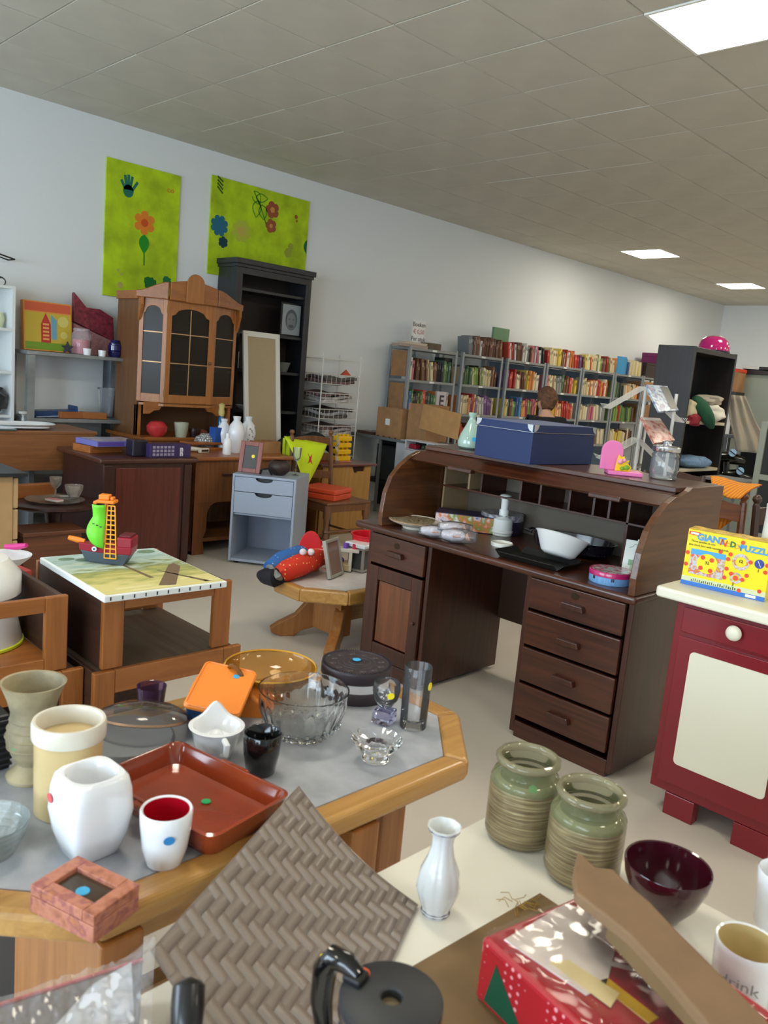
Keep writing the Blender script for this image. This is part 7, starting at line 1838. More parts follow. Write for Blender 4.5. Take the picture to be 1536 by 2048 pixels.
# rigging ladder
Lx = lambda s_, u: .012 + (.040 - .012 * s_) * u + .000 * s_
rows_ = 11
b = MB()
def lad(s_, u): return Vector((.010 + (.036 - .014 * s_) * u + .002 * s_, -.037 + .012 * s_, .022 + .160 * s_))
for u in (0, .5, 1): b.tube([lad(0, u), lad(.5, u), lad(1, u)], .0022, 5)
for i in range(rows_ + 1): b.tube([lad(i / rows_, 0), lad(i / rows_, 1)], .0022, 5)
b.build('rigging_ladder', YL, t)
MB().box(-.026, .030, -.022, .022, .186, .196).box(-.02, .012, -.015, .015, .196, .212).box(.014, .024, -.012, .012, .196, .206).build('crows_nest', OR_, t, .003)
MB().box(-.038, -.026, -.01, .01, .180, .190).build('nest_hook', OR_, t, .003)
disc_mb(frame((-.02, -.037, .048), (1, 0, 0), (0, 0, 1)), .0075, 18, .003).build('eye_white', PAPER, t); disc_mb(frame((-.02, -.0402, .048), (1, 0, 0), (0, 0, 1)), .0035, 14, .001).build('eye_pupil', M('eye teal', (40, 110, 130), .3), t)
MB().box(-.03, -.008, -.03, .03, .058, .064).build('cannon_deck', OR_, t, .003)

# ------------------------------------------------------------------ big octagonal table in the foreground
AX0, AX1, AY0, AY1, AZ = -1.60, -.977, .31, 1.505, .75
t, I2 = oct_table('oak table with clipped corners and a grey tiled top, crowded with crockery in the foreground', AX0, AX1, AY0, AY1, .18, AZ, .056, .045, GT)
for y in (.55, 1.22): MB().box(-1.44, -1.12, y, y + .08, .06, .695).build('pedestal_panel', OAK_LZ, t, .006, world=True)
MB().box(-1.30, -1.26, .63, 1.22, .2, .32).build('stretcher', OAK_L, t, .005, world=True)
for (a, b_, dx, dy) in ((-1.42, .58, -.8, -.5), (-1.14, .58, .8, -.5), (-1.42, 1.27, -.8, .5), (-1.14, 1.27, .8, .5)): scroll_foot(a, b_, dx, dy).build('scroll_foot', OAK_LZ, t, .006, world=True)
for (y0, y1) in ((.50, .57), (1.0, 1.07)): MB().box(-1.07, -.985, y0, y1, .04, .695).build('corner_leg', OAK_LZ, t, .005, world=True)
MB().box(-1.05, -1.03, .57, 1.0, .64, .695).build('apron', OAK_L, t, .003, world=True)
za = AZ - .0035
def onA(x, y, h=0.0): return Vector(Z(x, y, za + h))
def put(name, label, cat, px, py, prof, mat, n=40, st=None, **k):
    P = onA(px, py); t = thing(name, label, cat, (P.x, P.y, za))
    MB().lathe(prof, n=n, **k).build('body', mat, t, smooth=True)
    return t
# stoneware goblet vase, far left
ST = M('stoneware', (160, 148, 118), .55, var=.25, vscale=9, bump=.25, bscale=40)
b0_ = onA(58, 1560); 
t = thing('stoneware_goblet', 'tall grey-green stoneware goblet with a flared rim, leftmost on the tiled table', 'vase', (b0_.x - .012, b0_.y + .01, za))
gp_ = [(0, 0), (.044, 0), (.046, .008), (.034, .02), (.026, .034), (.036, .055), (.046, .085), (.047, .10), (.040, .135), (.039, .155), (.046, .185), (.056, .215), (.058, .219), (.053, .218), (.042, .185), (.034, .15), (.036, .10), (0, .06)]
MB().lathe(gp_, n=44).build('body', ST, t, smooth=True)
for zz, r_ in ((.075, .0445), (.10, .0478), (.118, .0445), (.137, .0405)): MB().lathe([(r_ - .002, zz - .003), (r_ + .0012, zz), (r_ - .002, zz + .003)], n=44).build('thrown_ring', ST, t, smooth=True)
sticker(t, frame((.018, -.041, .09), (.91, .41, 0), (0, 0, 1)), .008, ST_G)
# cream canister
b0_ = onA(128, 1625)
t = thing('cream_canister', 'tall cream canister with a thick white rim, behind the square white vase', 'canister', (b0_.x - .01, b0_.y + .01, za))
MB().lathe([(0, 0), (.052, 0), (.055, .004), (.056, .06), (.057, .158), (.0, .158)], n=44).build('body', M('cream canister', (204, 180, 130), .35, var=.05, vscale=6, coat=.2), t, smooth=True)
MB().lathe([(.057, .156), (.061, .158), (.062, .163), (.062, .188), (.060, .194), (.055, .194), (.053, .19), (.053, .16), (.05, .10), (.0, .10)], n=44).build('rim_band', M('cream rim', (218, 212, 198), .35, coat=.2), t, smooth=True)
# square-sided white vase
b0_ = onA(168, 1722)
t = thing('square_vase', 'white glossy four-sided bulging vase, front left of the tiled table', 'vase', (b0_.x - .024, b0_.y + .020, za), math.radians(3))
rs = [(0, 0, 4), (.034, 0, 4.5), (.038, .004, 5), (.048, .045, 6), (.0535, .09, 6.5), (.0515, .135, 6), (.0475, .158, 5), (.0435, .164, 4.2), (.0395, .164, 2.4), (.0365, .158, 2.2), (.037, .08, 2.2), (0, .06, 2.2)]
b = MB(); n = 56; rings = []; vs = []
for r_, zz, sq in rs:
    ring = []
    for i in range(n):
        a_ = 2 * PI * i / n; ca, sa = math.cos(a_), math.sin(a_); k_ = 1 / ((abs(ca) ** sq + abs(sa) ** sq) ** (1 / sq)); ring.append(len(vs)); vs.append((r_ * ca * k_, r_ * sa * k_, zz))
    rings.append(ring)
fs = []
for A_1, B_1 in zip(rings, rings[1:]):
    for i in range(n): fs.append((A_1[i], A_1[(i + 1) % n], B_1[(i + 1) % n], B_1[i]))
b.add(vs, fs).build('body', CERW, t, smooth=True)
sticker(t, frame((-.030, -.0535, .115), (1, -.05, 0), (0, -.02, 1)), .009, ST_R)
# red and white mug
b0_ = onA(320, 1738)
t = thing('tumbler', 'white tumbler with a red inside and a blue dot, front of the tiled table', 'cup', (b0_.x - .012, b0_.y + .014, za))
MB().lathe([(0, 0), (.022, 0), (.028, .003), (.036, .035), (.0405, .08), (.0415, .108), (.0395, .111), (.036, .108)], n=44).build('body', CERW, t, smooth=True)
MB().lathe([(.0362, .1085), (.0355, .08), (.030, .03), (0, .012)], n=44).build('red_inside', M('red glaze inside', (176, 14, 34), .2, coat=.4), t, smooth=True)
sticker(t, frame((.0375, -.0155, .072), (.38, .92, 0), (.11, -.05, 1)), .0088, ST_K)
# wooden glazed box
q_ = [onA(38, 1830, .045), onA(186, 1850 + 8, .045), onA(272, 1772, .045)]
c0 = onA(183, 1898); c1 = onA(270, 1832); c2 = onA(42, 1852)
u_ = (c1 - c0); v_ = (c2 - c0)
ang_ = math.atan2(u_.y, u_.x)
LU, LV = .086, .124
t = thing('glazed_box', 'small pink-brown marbled wooden box with a glass lid and blue dot, on the table corner', 'box', (c0.x - .002, c0.y + .003, AZ), ang_)
PB = multi('marbled pink wood', [(128, 70, 56), (170, 104, 78), (186, 120, 96), (150, 84, 82), (176, 110, 70)], 38, .5)
MB().box(0, LU, 0, LV, 0, .026).build('box_base', PB, t, .0015)
for b_ in ((0, LU, 0, .022), (0, LU, LV - .022, LV), (0, .022, .022, LV - .022), (LU - .022, LU, .022, LV - .022)): MB().box(*b_, .027, .043).build('lid_rail', PB, t, .0015)
MB().box(.022, LU - .022, .022, LV - .022, .034, .036).build('lid_glass', film('lid glass', (120, 100, 80), .25, .05), t)
MB().box(.01, LU - .01, .01, LV - .01, .0262, .0268).build('box_lining', M('box lining', (110, 84, 56), .7, var=.2, vscale=20), t)
sticker(t, frame((.036, .060, .0362), (1, 0, 0), (0, 1, 0)), .010, ST_B)
# terracotta dish
d = [onA(230, 1535, .048), onA(345, 1478, .048), onA(580, 1590, .048), onA(395, 1700, .048)]
e1 = (d[2] - d[1]); e2 = (d[3] - d[2]); 
ang_ = math.atan2(e1.y, e1.x)
cx_, cy_ = (d[1].x + d[3].x) / 2, (d[1].y + d[3].y) / 2
LA, LB = .300, .195
t = thing('oven_dish', 'glazed terracotta rectangular oven dish with a green dot on the tiled table', 'dish', (-1.158, .752, za), math.radians(11)); dish_ = t
TC = M('terracotta glaze', (142, 56, 26), .16, coat=.7, var=.12, vscale=9)
def rr_rect(a, b_, r_, n=6):
    out = []
    for sx_, sy_, a0 in ((1, -1, -90), (1, 1, 0), (-1, 1, 90), (-1, -1, 180)):
        for k in range(n + 1):
            q = math.radians(a0 + 90 * k / n); out.append((sx_ * (a / 2 - r_) + r_ * math.cos(q), sy_ * (b_ / 2 - r_) + r_ * math.sin(q)))
    return out
b = MB(); rings = []; vs = []
for (ga, gb, zz) in ((-.05, -.05, 0), (-.03, -.03, .002), (-.006, -.006, .03), (0, 0, .046), (.004, .004, .050), (-.006, -.006, .052), (-.014, -.014, .046), (-.03, -.03, .014), (-.05, -.05, .009)):
    pts = rr_rect(LA + ga, LB + gb, .022); rings.append(list(range(len(vs), len(vs) + len(pts)))); vs += [(p_[0], p_[1], zz) for p_ in pts]
fs = [tuple(rings[0])[::-1], tuple(rings[-1])]
for A_1, B_1 in zip(rings, rings[1:]):
    for i in range(len(A_1)): fs.append((A_1[i], A_1[(i + 1) % len(A_1)], B_1[(i + 1) % len(A_1)], B_1[i]))
b.add(vs, fs).build('dish_body', TC, t, smooth=True)
for s_ in (-1, 1): MB().box(-.035, .035, min(s_ * LB / 2 - .003 * s_, s_ * (LB / 2 + .014)), max(s_ * LB / 2 - .003 * s_, s_ * (LB / 2 + .014)), .036, .048).build('lug_handle', TC, t, .004, smooth=True)
sp_ = Vector(Z(412, 1603, za + .0105))
disc_mb(frame(tuple(sp_), (1, 0, 0), (0, 1, 0)), .0085, 18, .0008).build('price_sticker', ST_G, t, world=True)
# steel pan lids
b0_ = onA(270, 1490)
t = thing('pan_lid', 'round grey metal sieve disc lying on the tiled table behind the terracotta dish', 'lid', (b0_.x - .02, b0_.y - .01, za))
GM = M('brushed dull metal', (146, 146, 148), .45, .5)
MB().lathe([(0, .012), (.088, .012), (.094, .016), (.098, .012), (.098, .002), (.094, 0), (.0, 0)], n=52).build('disc', M('fine mesh grey', (138, 140, 144), .6, .2, bump=.3, bscale=900), t, smooth=True)
MB().lathe([(.094, .013), (.0985, .017), (.0995, .010), (.097, .002)], n=52).build('rim', GM, t, smooth=True)
t = thing('pan_lid', 'domed glass pan lid leaning behind the round metal disc on the tiled table', 'lid', (b0_.x - .055, b0_.y + .050, za + .030), rot=(Matrix.Rotation(math.radians(45), 3, 'Z') @ Matrix.Rotation(math.radians(-12), 3, 'X')))
MB().lathe([(.098, 0), (.09, .012), (.06, .024), (.0, .032)], n=48).build('glass_dome', film('smoky lid', (110, 100, 96), .35, .06), t, smooth=True)
MB().lathe([(.096, -.003), (.101, 0), (.098, .004), (.094, 0), (.096, -.003)], n=48).build('metal_rim', M('warm metal', (170, 140, 116), .3, .8), t, smooth=True)
b0_ = onA(300, 1440)
t = thing('purple_tumbler', 'clear purple-tinted glass tumbler behind the pan lids', 'glass', (b0_.x - .06, b0_.y + .035, za))
MB().lathe([(0, .004), (.026, .004), (.032, .052), (.034, .053), (.028, 0), (0, 0)], n=32).build('tumbler', film('purple glass', (100, 70, 100), .3, .04), t, smooth=True)
# orange and blue lunch box
LC_ = ORI + (Vector((-1.3645, .945, .862)) - ORI) * 1.055; lx_ = Vector((.087, .082, -.015)).normalized(); ly_ = Vector((-.111, .132, .035)); lz_ = lx_.cross(ly_).normalized(); ly_ = lz_.cross(lx_)
t = thing('lunch_box', 'blue plastic tub tipped up with a bright orange lid and blue dot', 'box', tuple(LC_ - lz_ * .062), rot=Matrix(((lx_.x, ly_.x, lz_.x), (lx_.y, ly_.y, lz_.y), (lx_.z, ly_.z, lz_.z))))
ORP = M('orange plastic', (240, 138, 50), .35, coat=.15); NB = M('navy plastic', (24, 60, 100), .35)
b = MB(); rings = []; vs = []
for (g_, zz) in ((-.03, -.02), (-.02, -.017), (0, .055)):
    pts = rr_rect(.118 + g_, .168 + g_, .014); rings.append(list(range(len(vs), len(vs) + len(pts)))); vs += [(p_[0], p_[1], zz) for p_ in pts]
fs = [tuple(rings[0])[::-1], tuple(rings[-1])]
for A_1, B_1 in zip(rings, rings[1:]):
    for i in range(len(A_1)): fs.append((A_1[i], A_1[(i + 1) % len(A_1)], B_1[(i + 1) % len(A_1)], B_1[i]))
b.add(vs, fs).build('blue_tub', NB, t, smooth=True)
MB().prism(rr_rect(.126, .178, .014), .055, .066).build('orange_lid', ORP, t, .004, seg=3, smooth=True)
lr = rr_rect(.118, .170, .012)
MB().tube([(p_[0], p_[1], .0665) for p_ in lr], .0025, 6, True).build('lid_bead', ORP, t, smooth=True)
MB().box(-.0655, -.062, -.03, .03, .04, .062).build('lid_clip', ORP, t, .002)
sticker(t, frame((.02, .052, .0663), (1, 0, 0), (0, 1, 0)), .0075, ST_B)
OT_ = Vector(DD(508, 1412, 1.90))
t = thing('orange_tub', 'orange plastic tub lying on its side behind the lunch box', 'box', (OT_.x, OT_.y, OT_.z), rot=(Matrix.Rotation(math.radians(48), 3, 'Z') @ Matrix.Rotation(math.radians(38), 3, 'Y')))
MB().prism(rr_rect(.07, .075, .016), -.03, .03).build('tub', ORP, t, .006, seg=3, smooth=True)
# rim of a lemon squeezer / white jug
b0_ = onA(430, 1512)
t = thing('citrus_jug', 'white ceramic citrus juicer jug with a tall spout, behind the terracotta dish', 'jug', (b0_.x + .0, b0_.y + .0, za), math.radians(20))
n = 48; b = MB(); rings = []; vs = []
for (r_, zz, lip) in ((.030, 0, 0), (.034, .003, 0), (.044, .035, 0), (.050, .062, .15), (.055, .070, .6), (.057, .073, 1.0), (.048, .074, 1.0), (.043, .066, .8), (.036, .042, .2), (.01, .036, 0)):
    ring = []
    for i in range(n):
        a_ = 2 * PI * i / n; k_ = math.exp(-((((a_ - PI * .72 + PI) % (2 * PI)) - PI) / .36) ** 2)
        ring.append(len(vs)); vs.append((r_ * math.cos(a_) * (1 + .05 * k_ * lip), r_ * math.sin(a_) * (1 + .05 * k_ * lip), zz + .030 * k_ * lip))
    rings.append(ring)
fs = [tuple(rings[0])[::-1], tuple(rings[-1])]
for A_1, B_1 in zip(rings, rings[1:]):
    for i in range(n): fs.append((A_1[i], A_1[(i + 1) % n], B_1[(i + 1) % n], B_1[i]))
b.add(vs, fs).build('jug_body', CERW, t, smooth=True)
MB().lathe([(0, .036), (.02, .038), (.012, .055), (0, .064)], n=20).build('juicing_cone', CERW, t, smooth=True)
MB().tube([(.045, -.035, .066), (.060, -.046, .062), (.058, -.045, .040), (.040, -.032, .028)], [.006, .007, .006, .005], 8).build('handle', CERW, t, smooth=True)
# black cup
b0_ = onA(516, 1553)
t = thing('black_cup', 'glossy black straight cup beside the white juicer jug', 'cup', (b0_.x - .012, b0_.y + .014, za))
MB().lathe([(0, 0), (.026, 0), (.029, .003), (.036, .05), (.0385, .098), (.037, .1005), (.035, .098), (.031, .04), (.026, .01), (0, .008)], n=44).build('body', BLKG, t, smooth=True)
# cut glass bowl
CG_ = glass('cut glass', (250, 252, 252), .02, 1.42)
b0_ = onA(605, 1500)
t = thing('glass_bowl', 'large clear cut-glass bowl with vertical ribs in the middle of the tiled table', 'bowl', (b0_.x - .068, b0_.y + .050, za)); t.scale = (1.07, 1.07, 1.07)
n = 96; vs = []; rings = []
for (r_, zz, rib) in ((.050, 0, 0), (.060, .002, .0), (.078, .03, .035), (.088, .062, .045), (.092, .066, 0), (.0935, .095, 0), (.0945, .098, 0), (.0915, .098, 0), (.0885, .066, 0), (.084, .058, 0), (.072, .025, 0), (.055, .008, 0)):
    ring = []
    for i in range(n): a_ = 2 * PI * i / n; k_ = 1 + rib * (.5 + .5 * math.cos(24 * a_)); ring.append(len(vs)); vs.append((r_ * k_ * math.cos(a_), r_ * k_ * math.sin(a_), zz))
    rings.append(ring)
fs = [tuple(rings[0])[::-1], tuple(rings[-1])]
for A_1, B_1 in zip(rings, rings[1:]):
    for i in range(n): fs.append((A_1[i], A_1[(i + 1) % n], B_1[(i + 1) % n], B_1[i]))
MB().add(vs, fs).build('bowl_body', CG_, t, smooth=True)
b = MB()
for k in range(3):
    for i in range(24):
        a_ = 2 * PI * (i + .5 * (k % 2)) / 24; r_ = .062 + .0085 * k; b.ball((r_ * math.cos(a_), r_ * math.sin(a_), .008 + .009 * k), .005, 6, 4)
b.build('cut_facets', CG_, t, kind='stuff')
# amber glass bowl
t = thing('amber_bowl', 'amber glass bowl on a foot behind the orange lunch box', 'bowl', (-1.495, 1.175, za))
AMB = film('amber glass', (190, 130, 20), .30, .04)
MB().lathe([(0, 0), (.045, 0), (.03, .012), (.035, .02), (.075, .035), (.108, .06), (.113, .078), (.110, .079), (.104, .06), (.07, .04), (0, .026)], n=56).build('bowl_body', AMB, t, smooth=True)
MB().lathe([(.1105, .076), (.1145, .079), (.1115, .082), (.109, .079), (.1105, .076)], n=56).build('bowl_lip', M('amber lip', (190, 140, 40), .12, coat=.6), t, smooth=True)
hp_ = frame((.015, -.112, .078), (.9, .1, 0), (.0, -.3, 1))
MB().tube([hp_ @ Vector((.024 * math.cos(q), .030 * math.sin(q), 0)) for q in [2 * PI * i / 20 for i in range(20)]], .006, 8, True).build('ring_handle', M('amber brown', (110, 64, 10), .1, coat=.6), t, smooth=True)
# round embossed biscuit tin
b0_ = onA(712, 1418)
t = thing('biscuit_tin', 'round dark brown tin embossed like a sandwich biscuit with a white middle band', 'tin', (-1.396, 1.372, za))
CK = M('cocoa brown', (48, 38, 44), .5, coat=.1)
R_ = .090
MB().lathe([(0, 0), (R_ * .97, 0), (R_, .004), (R_, .026), (R_ * .96, .030), (0, .030)], n=56).build('lower_biscuit', CK, t, smooth=True)
MB().lathe([(0, .030), (R_ * .95, .030), (R_ * .95, .052), (0, .052)], n=56).build('cream_band', M('white cream band', (206, 204, 206), .4), t, smooth=True)
MB().lathe([(0, .052), (R_ * .97, .052), (R_, .056), (R_, .078), (R_ * .97, .083), (R_ * .90, .0845), (R_ * .87, .082), (0, .082)], n=56).build('upper_biscuit', CK, t, smooth=True)
for k in range(12):
    a_ = 2 * PI * k / 12; MB().lathe([(0, .0835), (.008, .0835), (.010, .0818)], (.062 * math.cos(a_), .062 * math.sin(a_), 0), 10).build('embossed_flower', CK, t, smooth=True)
b = MB()
for k in range(90): a_ = 2 * PI * k / 90; b.box(R_ * .89, R_ * .985, -.0008, .0008, .083, .0856, Matrix.Rotation(a_, 4, 'Z'))
b.build('edge_ridges', CK, t, kind='stuff')
for r_ in (.020, .034, .048): MB().lathe([(r_ - .0015, .0818), (r_, .0838), (r_ + .0015, .0818)], n=40).build('embossed_ring', CK, t, smooth=True)
sticker(t, frame((-.008, .006, .0850), (.7, .7, 0), (-.7, .7, 0)), .0105, ST_B)
# stemmed bubble glass
b0_ = onA(767, 1450)
t = thing('shot_glass', 'thick egg-shaped glass with bubbles on a square base, yellow dot', 'glass', (b0_.x - .012, b0_.y + .012, za), math.radians(20))
film('drinking glass', (236, 236, 240), .03, .02, 1.35)
TG2 = glass('thin clear glass', (246, 246, 252), .02, 1.40)
MB().lathe([(.006, .040), (.018, .048), (.029, .066), (.033, .088), (.031, .110), (.029, .112), (.0285, .110), (.030, .088), (.026, .070), (.015, .054), (0, .048)], n=40).build('glass_cup', film('drinking glass'), t, smooth=True)
MB().lathe([(0, .034), (.006, .040), (.0, .048)], n=24).build('stem_drop', TG2, t, smooth=True)
MB().box(-.023, .023, -.023, .023, 0, .036).build('square_base', glass('violet base', (200, 200, 236), .02, 1.4), t, .004)
b = MB()
for k in range(14): a_ = k * 2.4; b.ball((.012 * math.cos(a_), .012 * math.sin(a_), .058 + .002 * k), .0022, 6, 4)
b.build('bubbles', M('bubble white', (230, 230, 235), .1), t, smooth=True, kind='stuff')
sticker(t, frame((.022, -.0235, .086), (.75, .65, 0), (0, 0, 1)), .0088, ST_Y)
# tall glass
b0_ = onA(826, 1460)
t = thing('tall_glass', 'tall straight clear drinking glass with a thick base and yellow dot', 'glass', (b0_.x - .014, b0_.y + .014, za))
MB().lathe([(0, 0), (.030, 0), (.032, .004), (.0325, .148), (.0315, .150), (.0305, .148), (.030, .026), (.024, .016), (0, .014)], n=44).build('body', film('drinking glass', (236, 236, 240), .05, .02, 1.35), t, smooth=True)
sticker(t, frame((.0325, .0085, .108), (-.28, .96, 0), (0, 0, 1)), .0095, ST_Y)
# crystal tealight
b0_ = onA(748, 1533)
t = thing('tealight_holder', 'heavy clear crystal tealight holder with a scalloped rim, front of the tiled table', 'candle holder', (b0_.x - .02, b0_.y + .022, za))
n = 72; vs = []; rings = []
for (r_, zz, rib) in ((.024, 0, 0), (.027, .003, 0), (.020, .014, 0), (.034, .022, .0), (.044, .036, .07), (.047, .045, .09), (.044, .047, .07), (.034, .040, 0), (.021, .036, 0), (.020, .026, 0)):
    ring = []
    for i in range(n): a_ = 2 * PI * i / n; k_ = 1 + rib * (.5 + .5 * math.cos(12 * a_)); ring.append(len(vs)); vs.append((r_ * k_ * math.cos(a_), r_ * k_ * math.sin(a_), zz))
    rings.append(ring)
fs = [tuple(rings[0])[::-1], tuple(rings[-1])]
for A_1, B_1 in zip(rings, rings[1:]):
    for i in range(n): fs.append((A_1[i], A_1[(i + 1) % n], B_1[(i + 1) % n], B_1[i]))
MB().add(vs, fs).build('body', glass('crystal', (252, 252, 255), .01, 1.5), t, smooth=True)
# ribbed glass at the left edge and green glass below it
b0_ = onA(-20, 1650)
t = thing('ribbed_bowl', 'ribbed clear glass bowl cut by the left edge of the tiled table', 'bowl', (-1.235, .43, za))
MB().lathe([(0, .004), (.035, .004), (.05, .03), (.058, .055), (.060, .056), (.055, .03), (.04, 0), (0, 0)], n=40).build('body', film('ribbed glass', (200, 208, 206), .22, .04), t, smooth=True)
for k in range(4): MB().lathe([(.044 + k * .004, .012 + k * .011), (.048 + k * .004, .015 + k * .011), (.0465 + k * .004, .018 + k * .011)], n=40).build('glass_rib', film('ribbed glass'), t, smooth=True)
t = thing('green_glass', 'green tinted glass jar cut by the left edge, in front of the ribbed bowl', 'jar', (-1.105, .358, za))
MB().lathe([(0, 0), (.024, 0), (.028, .01), (.027, .05), (.02, .06), (0, .06)], n=28).build('body', film('green glass', (40, 110, 80), .4, .05), t, smooth=True)
# black woven basket at left behind goblet
t = thing('black_basket', 'black plastic basket cut by the left edge, behind the stoneware goblet', 'basket', (-1.50, .545, za))
MB().box(-.05, .02, -.12, .01, 0, .11).build('basket_core', BLACK, t, .006)
b = MB()
for k in range(8): b.box(-.052, .022, -.122, .012, .008 + k * .0125, .014 + k * .0125)
b.build('basket_weave', M('dark plastic', (44, 44, 48), .3), t, .002, kind='stuff')
t = thing('white_board', 'pale rounded board lying on top at the left edge, below the upturned frame', 'board', (-1.79, .60, .60))
MB().prism(rr_rect(.30, .34, .03), 0, .012).build('board', M('pale board', (196, 196, 196), .4), t, .003)
t2 = thing('board_stand', 'grey stand carrying the pale rounded board at the left edge', 'stand', (-1.79, .60, 0))
MB().box(-.12, .12, -.14, .14, 0, .599).build('stand', M('grey stand', (110, 108, 106), .6), t2, .01)

# ------------------------------------------------------------------ white table at the front right
t = thing('white_table', 'cream white table with rounded corners at the front right, beside the tiled table', 'table', (-.3, .6, 0))
WT = M('cream white top', (226, 222, 210), .35, coat=.1)
bp_ = []
for (cx_, cy_, a0) in ((.5 - .08, -.25 + .08, -90), (.5 - .08, 1.345 - .08, 0), (-.868 + .08, 1.345 - .08, 90), (-.868 + .08, -.25 + .08, 180)):
    for k in range(9): q = math.radians(a0 + 90 * k / 8); bp_.append((cx_ + .08 * math.cos(q), cy_ + .08 * math.sin(q)))
MB().prism(bp_, .672, .70).build('table_top', WT, t, .005, seg=3, world=True)
for x in (-.78, .40):
    for y in (-.15, 1.25): MB().tube([(x, y, 0), (x, y, .672)], .022, 16).build('leg', M('table leg grey', (170, 170, 168), .4), t, smooth=True, world=True)
zb_ = .7003
def onB(x, y, h=0.0): return Vector(Z(x, y, zb_ + h))
# octagonal bud vase
b0_ = onB(867, 1848)
t = thing('bud_vase', 'white eight-sided porcelain bud vase with grey lines on the white table', 'vase', (b0_.x - .018, b0_.y + .024, zb_), math.radians(12))
PV = M('pearl porcelain', (216, 218, 218), .14, coat=.5)
pr_ = [(0, 0), (.0225, 0), (.0235, .003), (.0225, .010), (.030, .028), (.036, .050), (.033, .078), (.022, .108), (.0175, .130), (.0185, .148), (.026, .162), (.0275, .166), (.025, .166), (.016, .148), (.014, .12), (0, .08)]
oct_ = MB(); n = 8
pq_ = []
for i_ in range(len(pr_) - 1):
    pq_ += [tuple(Vector(pr_[i_]).lerp(Vector(pr_[i_ + 1]), s_)) for s_ in (0, .5)]
oct_.lathe(pq_ + [pr_[-1]], n=64)
for i_, v_ in enumerate(oct_.v):
    a_ = math.atan2(v_[1], v_[0]); k_ = 1 - .055 * (1 - abs(math.cos(4 * a_)) ** .8) if True else 1
    oct_.v[i_] = (v_[0] * k_, v_[1] * k_, v_[2])
o_ = oct_.build('body', PV, t, smooth=True)
for zz, r_ in ((.0035, .0238), (.008, .0234), (.1605, .0258)): MB().lathe([(r_ - .0018, zz - .0008), (r_ + .0002, zz), (r_ - .0018, zz + .0008)], n=48).build('grey_line', M('grey glaze line', (90, 90, 96), .3), t)
# two lustre jars
def lustre(label, P, dot):
    t = thing('lustre_jar', label, 'jar', (P.x, P.y, zb_), group='gold lustre ribbed glass jars')
    LG = film('lustre green glass', (160, 164, 122), .34, .05)
    LB_ = bpy.data.materials.get('gold lustre ribs')
    if LB_ is None:
        LB_ = bpy.data.materials.new('gold lustre ribs'); LB_.use_nodes = True; nt = LB_.node_tree; bb = nt.nodes['Principled BSDF']
        bb.inputs['Roughness'].default_value = .28; bb.inputs['Metallic'].default_value = .3; bb.inputs['Coat Weight'].default_value = .6; bb.inputs['Coat Roughness'].default_value = .05
        tcn = nt.nodes.new('ShaderNodeTexCoord'); mpn = nt.nodes.new('ShaderNodeMapping'); mpn.inputs['Scale'].default_value = (4, 4, 150); nt.links.new(tcn.outputs['Object'], mpn.inputs[0])
        nz = nt.nodes.new('ShaderNodeTexNoise'); nz.inputs['Scale'].default_value = 3; nz.inputs['Detail'].default_value = 6; nt.links.new(mpn.outputs[0], nz.inputs['Vector'])
        rr_ = nt.nodes.new('ShaderNodeValToRGB'); e = rr_.color_ramp.elements; e[0].position = .3; e[0].color = lin((112, 92, 74)); e[1].position = .75; e[1].color = lin((206, 196, 150)); q = e.new(.5); q.color = lin((152, 136, 100)); bb.inputs['Alpha'].default_value = .8
        nt.links.new(nz.outputs['Fac'], rr_.inputs[0]); nt.links.new(rr_.outputs[0], bb.inputs['Base Color'])
        bp2 = nt.nodes.new('ShaderNodeBump'); bp2.inputs['Strength'].default_value = .5; bp2.inputs['Distance'].default_value = .002; nt.links.new(nz.outputs['Fac'], bp2.inputs['Height']); nt.links.new(bp2.outputs['Normal'], bb.inputs['Normal'])
    R2 = .0665
    prof = [(.050, .0), (.060, .003), (.0655, .012)]
    zz = .014; k = 0
    while zz < .128:
        prof.append((R2 + (.0007 if k % 2 else -.0003), zz)); zz += .0038 + .0012 * math.sin(k * 1.9); k += 1
    MB().lathe(prof, n=52).build('ribbed_body', LB_, t, smooth=True)
    MB().lathe([(R2, .127), (R2, .136), (.062, .147), (.054, .152), (.0525, .158), (.0525, .170)], n=52).build('glass_shoulder', LG, t, smooth=True)
    MB().lathe([(.0525, .170), (.058, .172), (.0615, .177), (.0615, .183), (.058, .188), (.053, .189), (.0495, .186), (.0485, .18), (.0495, .172), (.0525, .170)], n=52).build('rolled_rim', film('lustre rim glass', (168, 160, 128), .40, .05), t, smooth=True)
    MB().lathe([(0, .004), (.058, .004), (.061, .02), (.061, .12), (.05, .14)], n=40).build('inner_shade', M('inside dark gold', (128, 120, 90), .4), t, smooth=True)
    if dot: sticker(t, frame((.040, -.0362, .143), (.67, .74, 0), (-.28, .25, 1)), .0082, ST_G)
P = onB(1045, 1708); lustre('ribbed gold-green glass jar with a green dot, on the white table behind the other one', Vector((P.x - .042, P.y + .046, 0)), True)
P = onB(1172, 1790); lustre('ribbed gold-green glass jar nearer the maroon bowl, partly behind the cardboard flap', Vector((P.x - .04, P.y + .045, 0)), False)
# maroon bowl
P = onB(1335, 1862)
t = thing('maroon_bowl', 'deep glossy maroon bowl on the white table', 'bowl', (P.x - .026, P.y + .026, zb_))
MR = M('maroon glaze', (58, 11, 24), .12, coat=.7)
MB().lathe([(0, 0), (.026, 0), (.030, .003), (.033, .010), (.054, .045), (.067, .085), (.0705, .112), (.0695, .115), (.067, .113), (.062, .082), (.048, .045), (.028, .014), (0, .010)], n=52).build('body', MR, t, smooth=True)
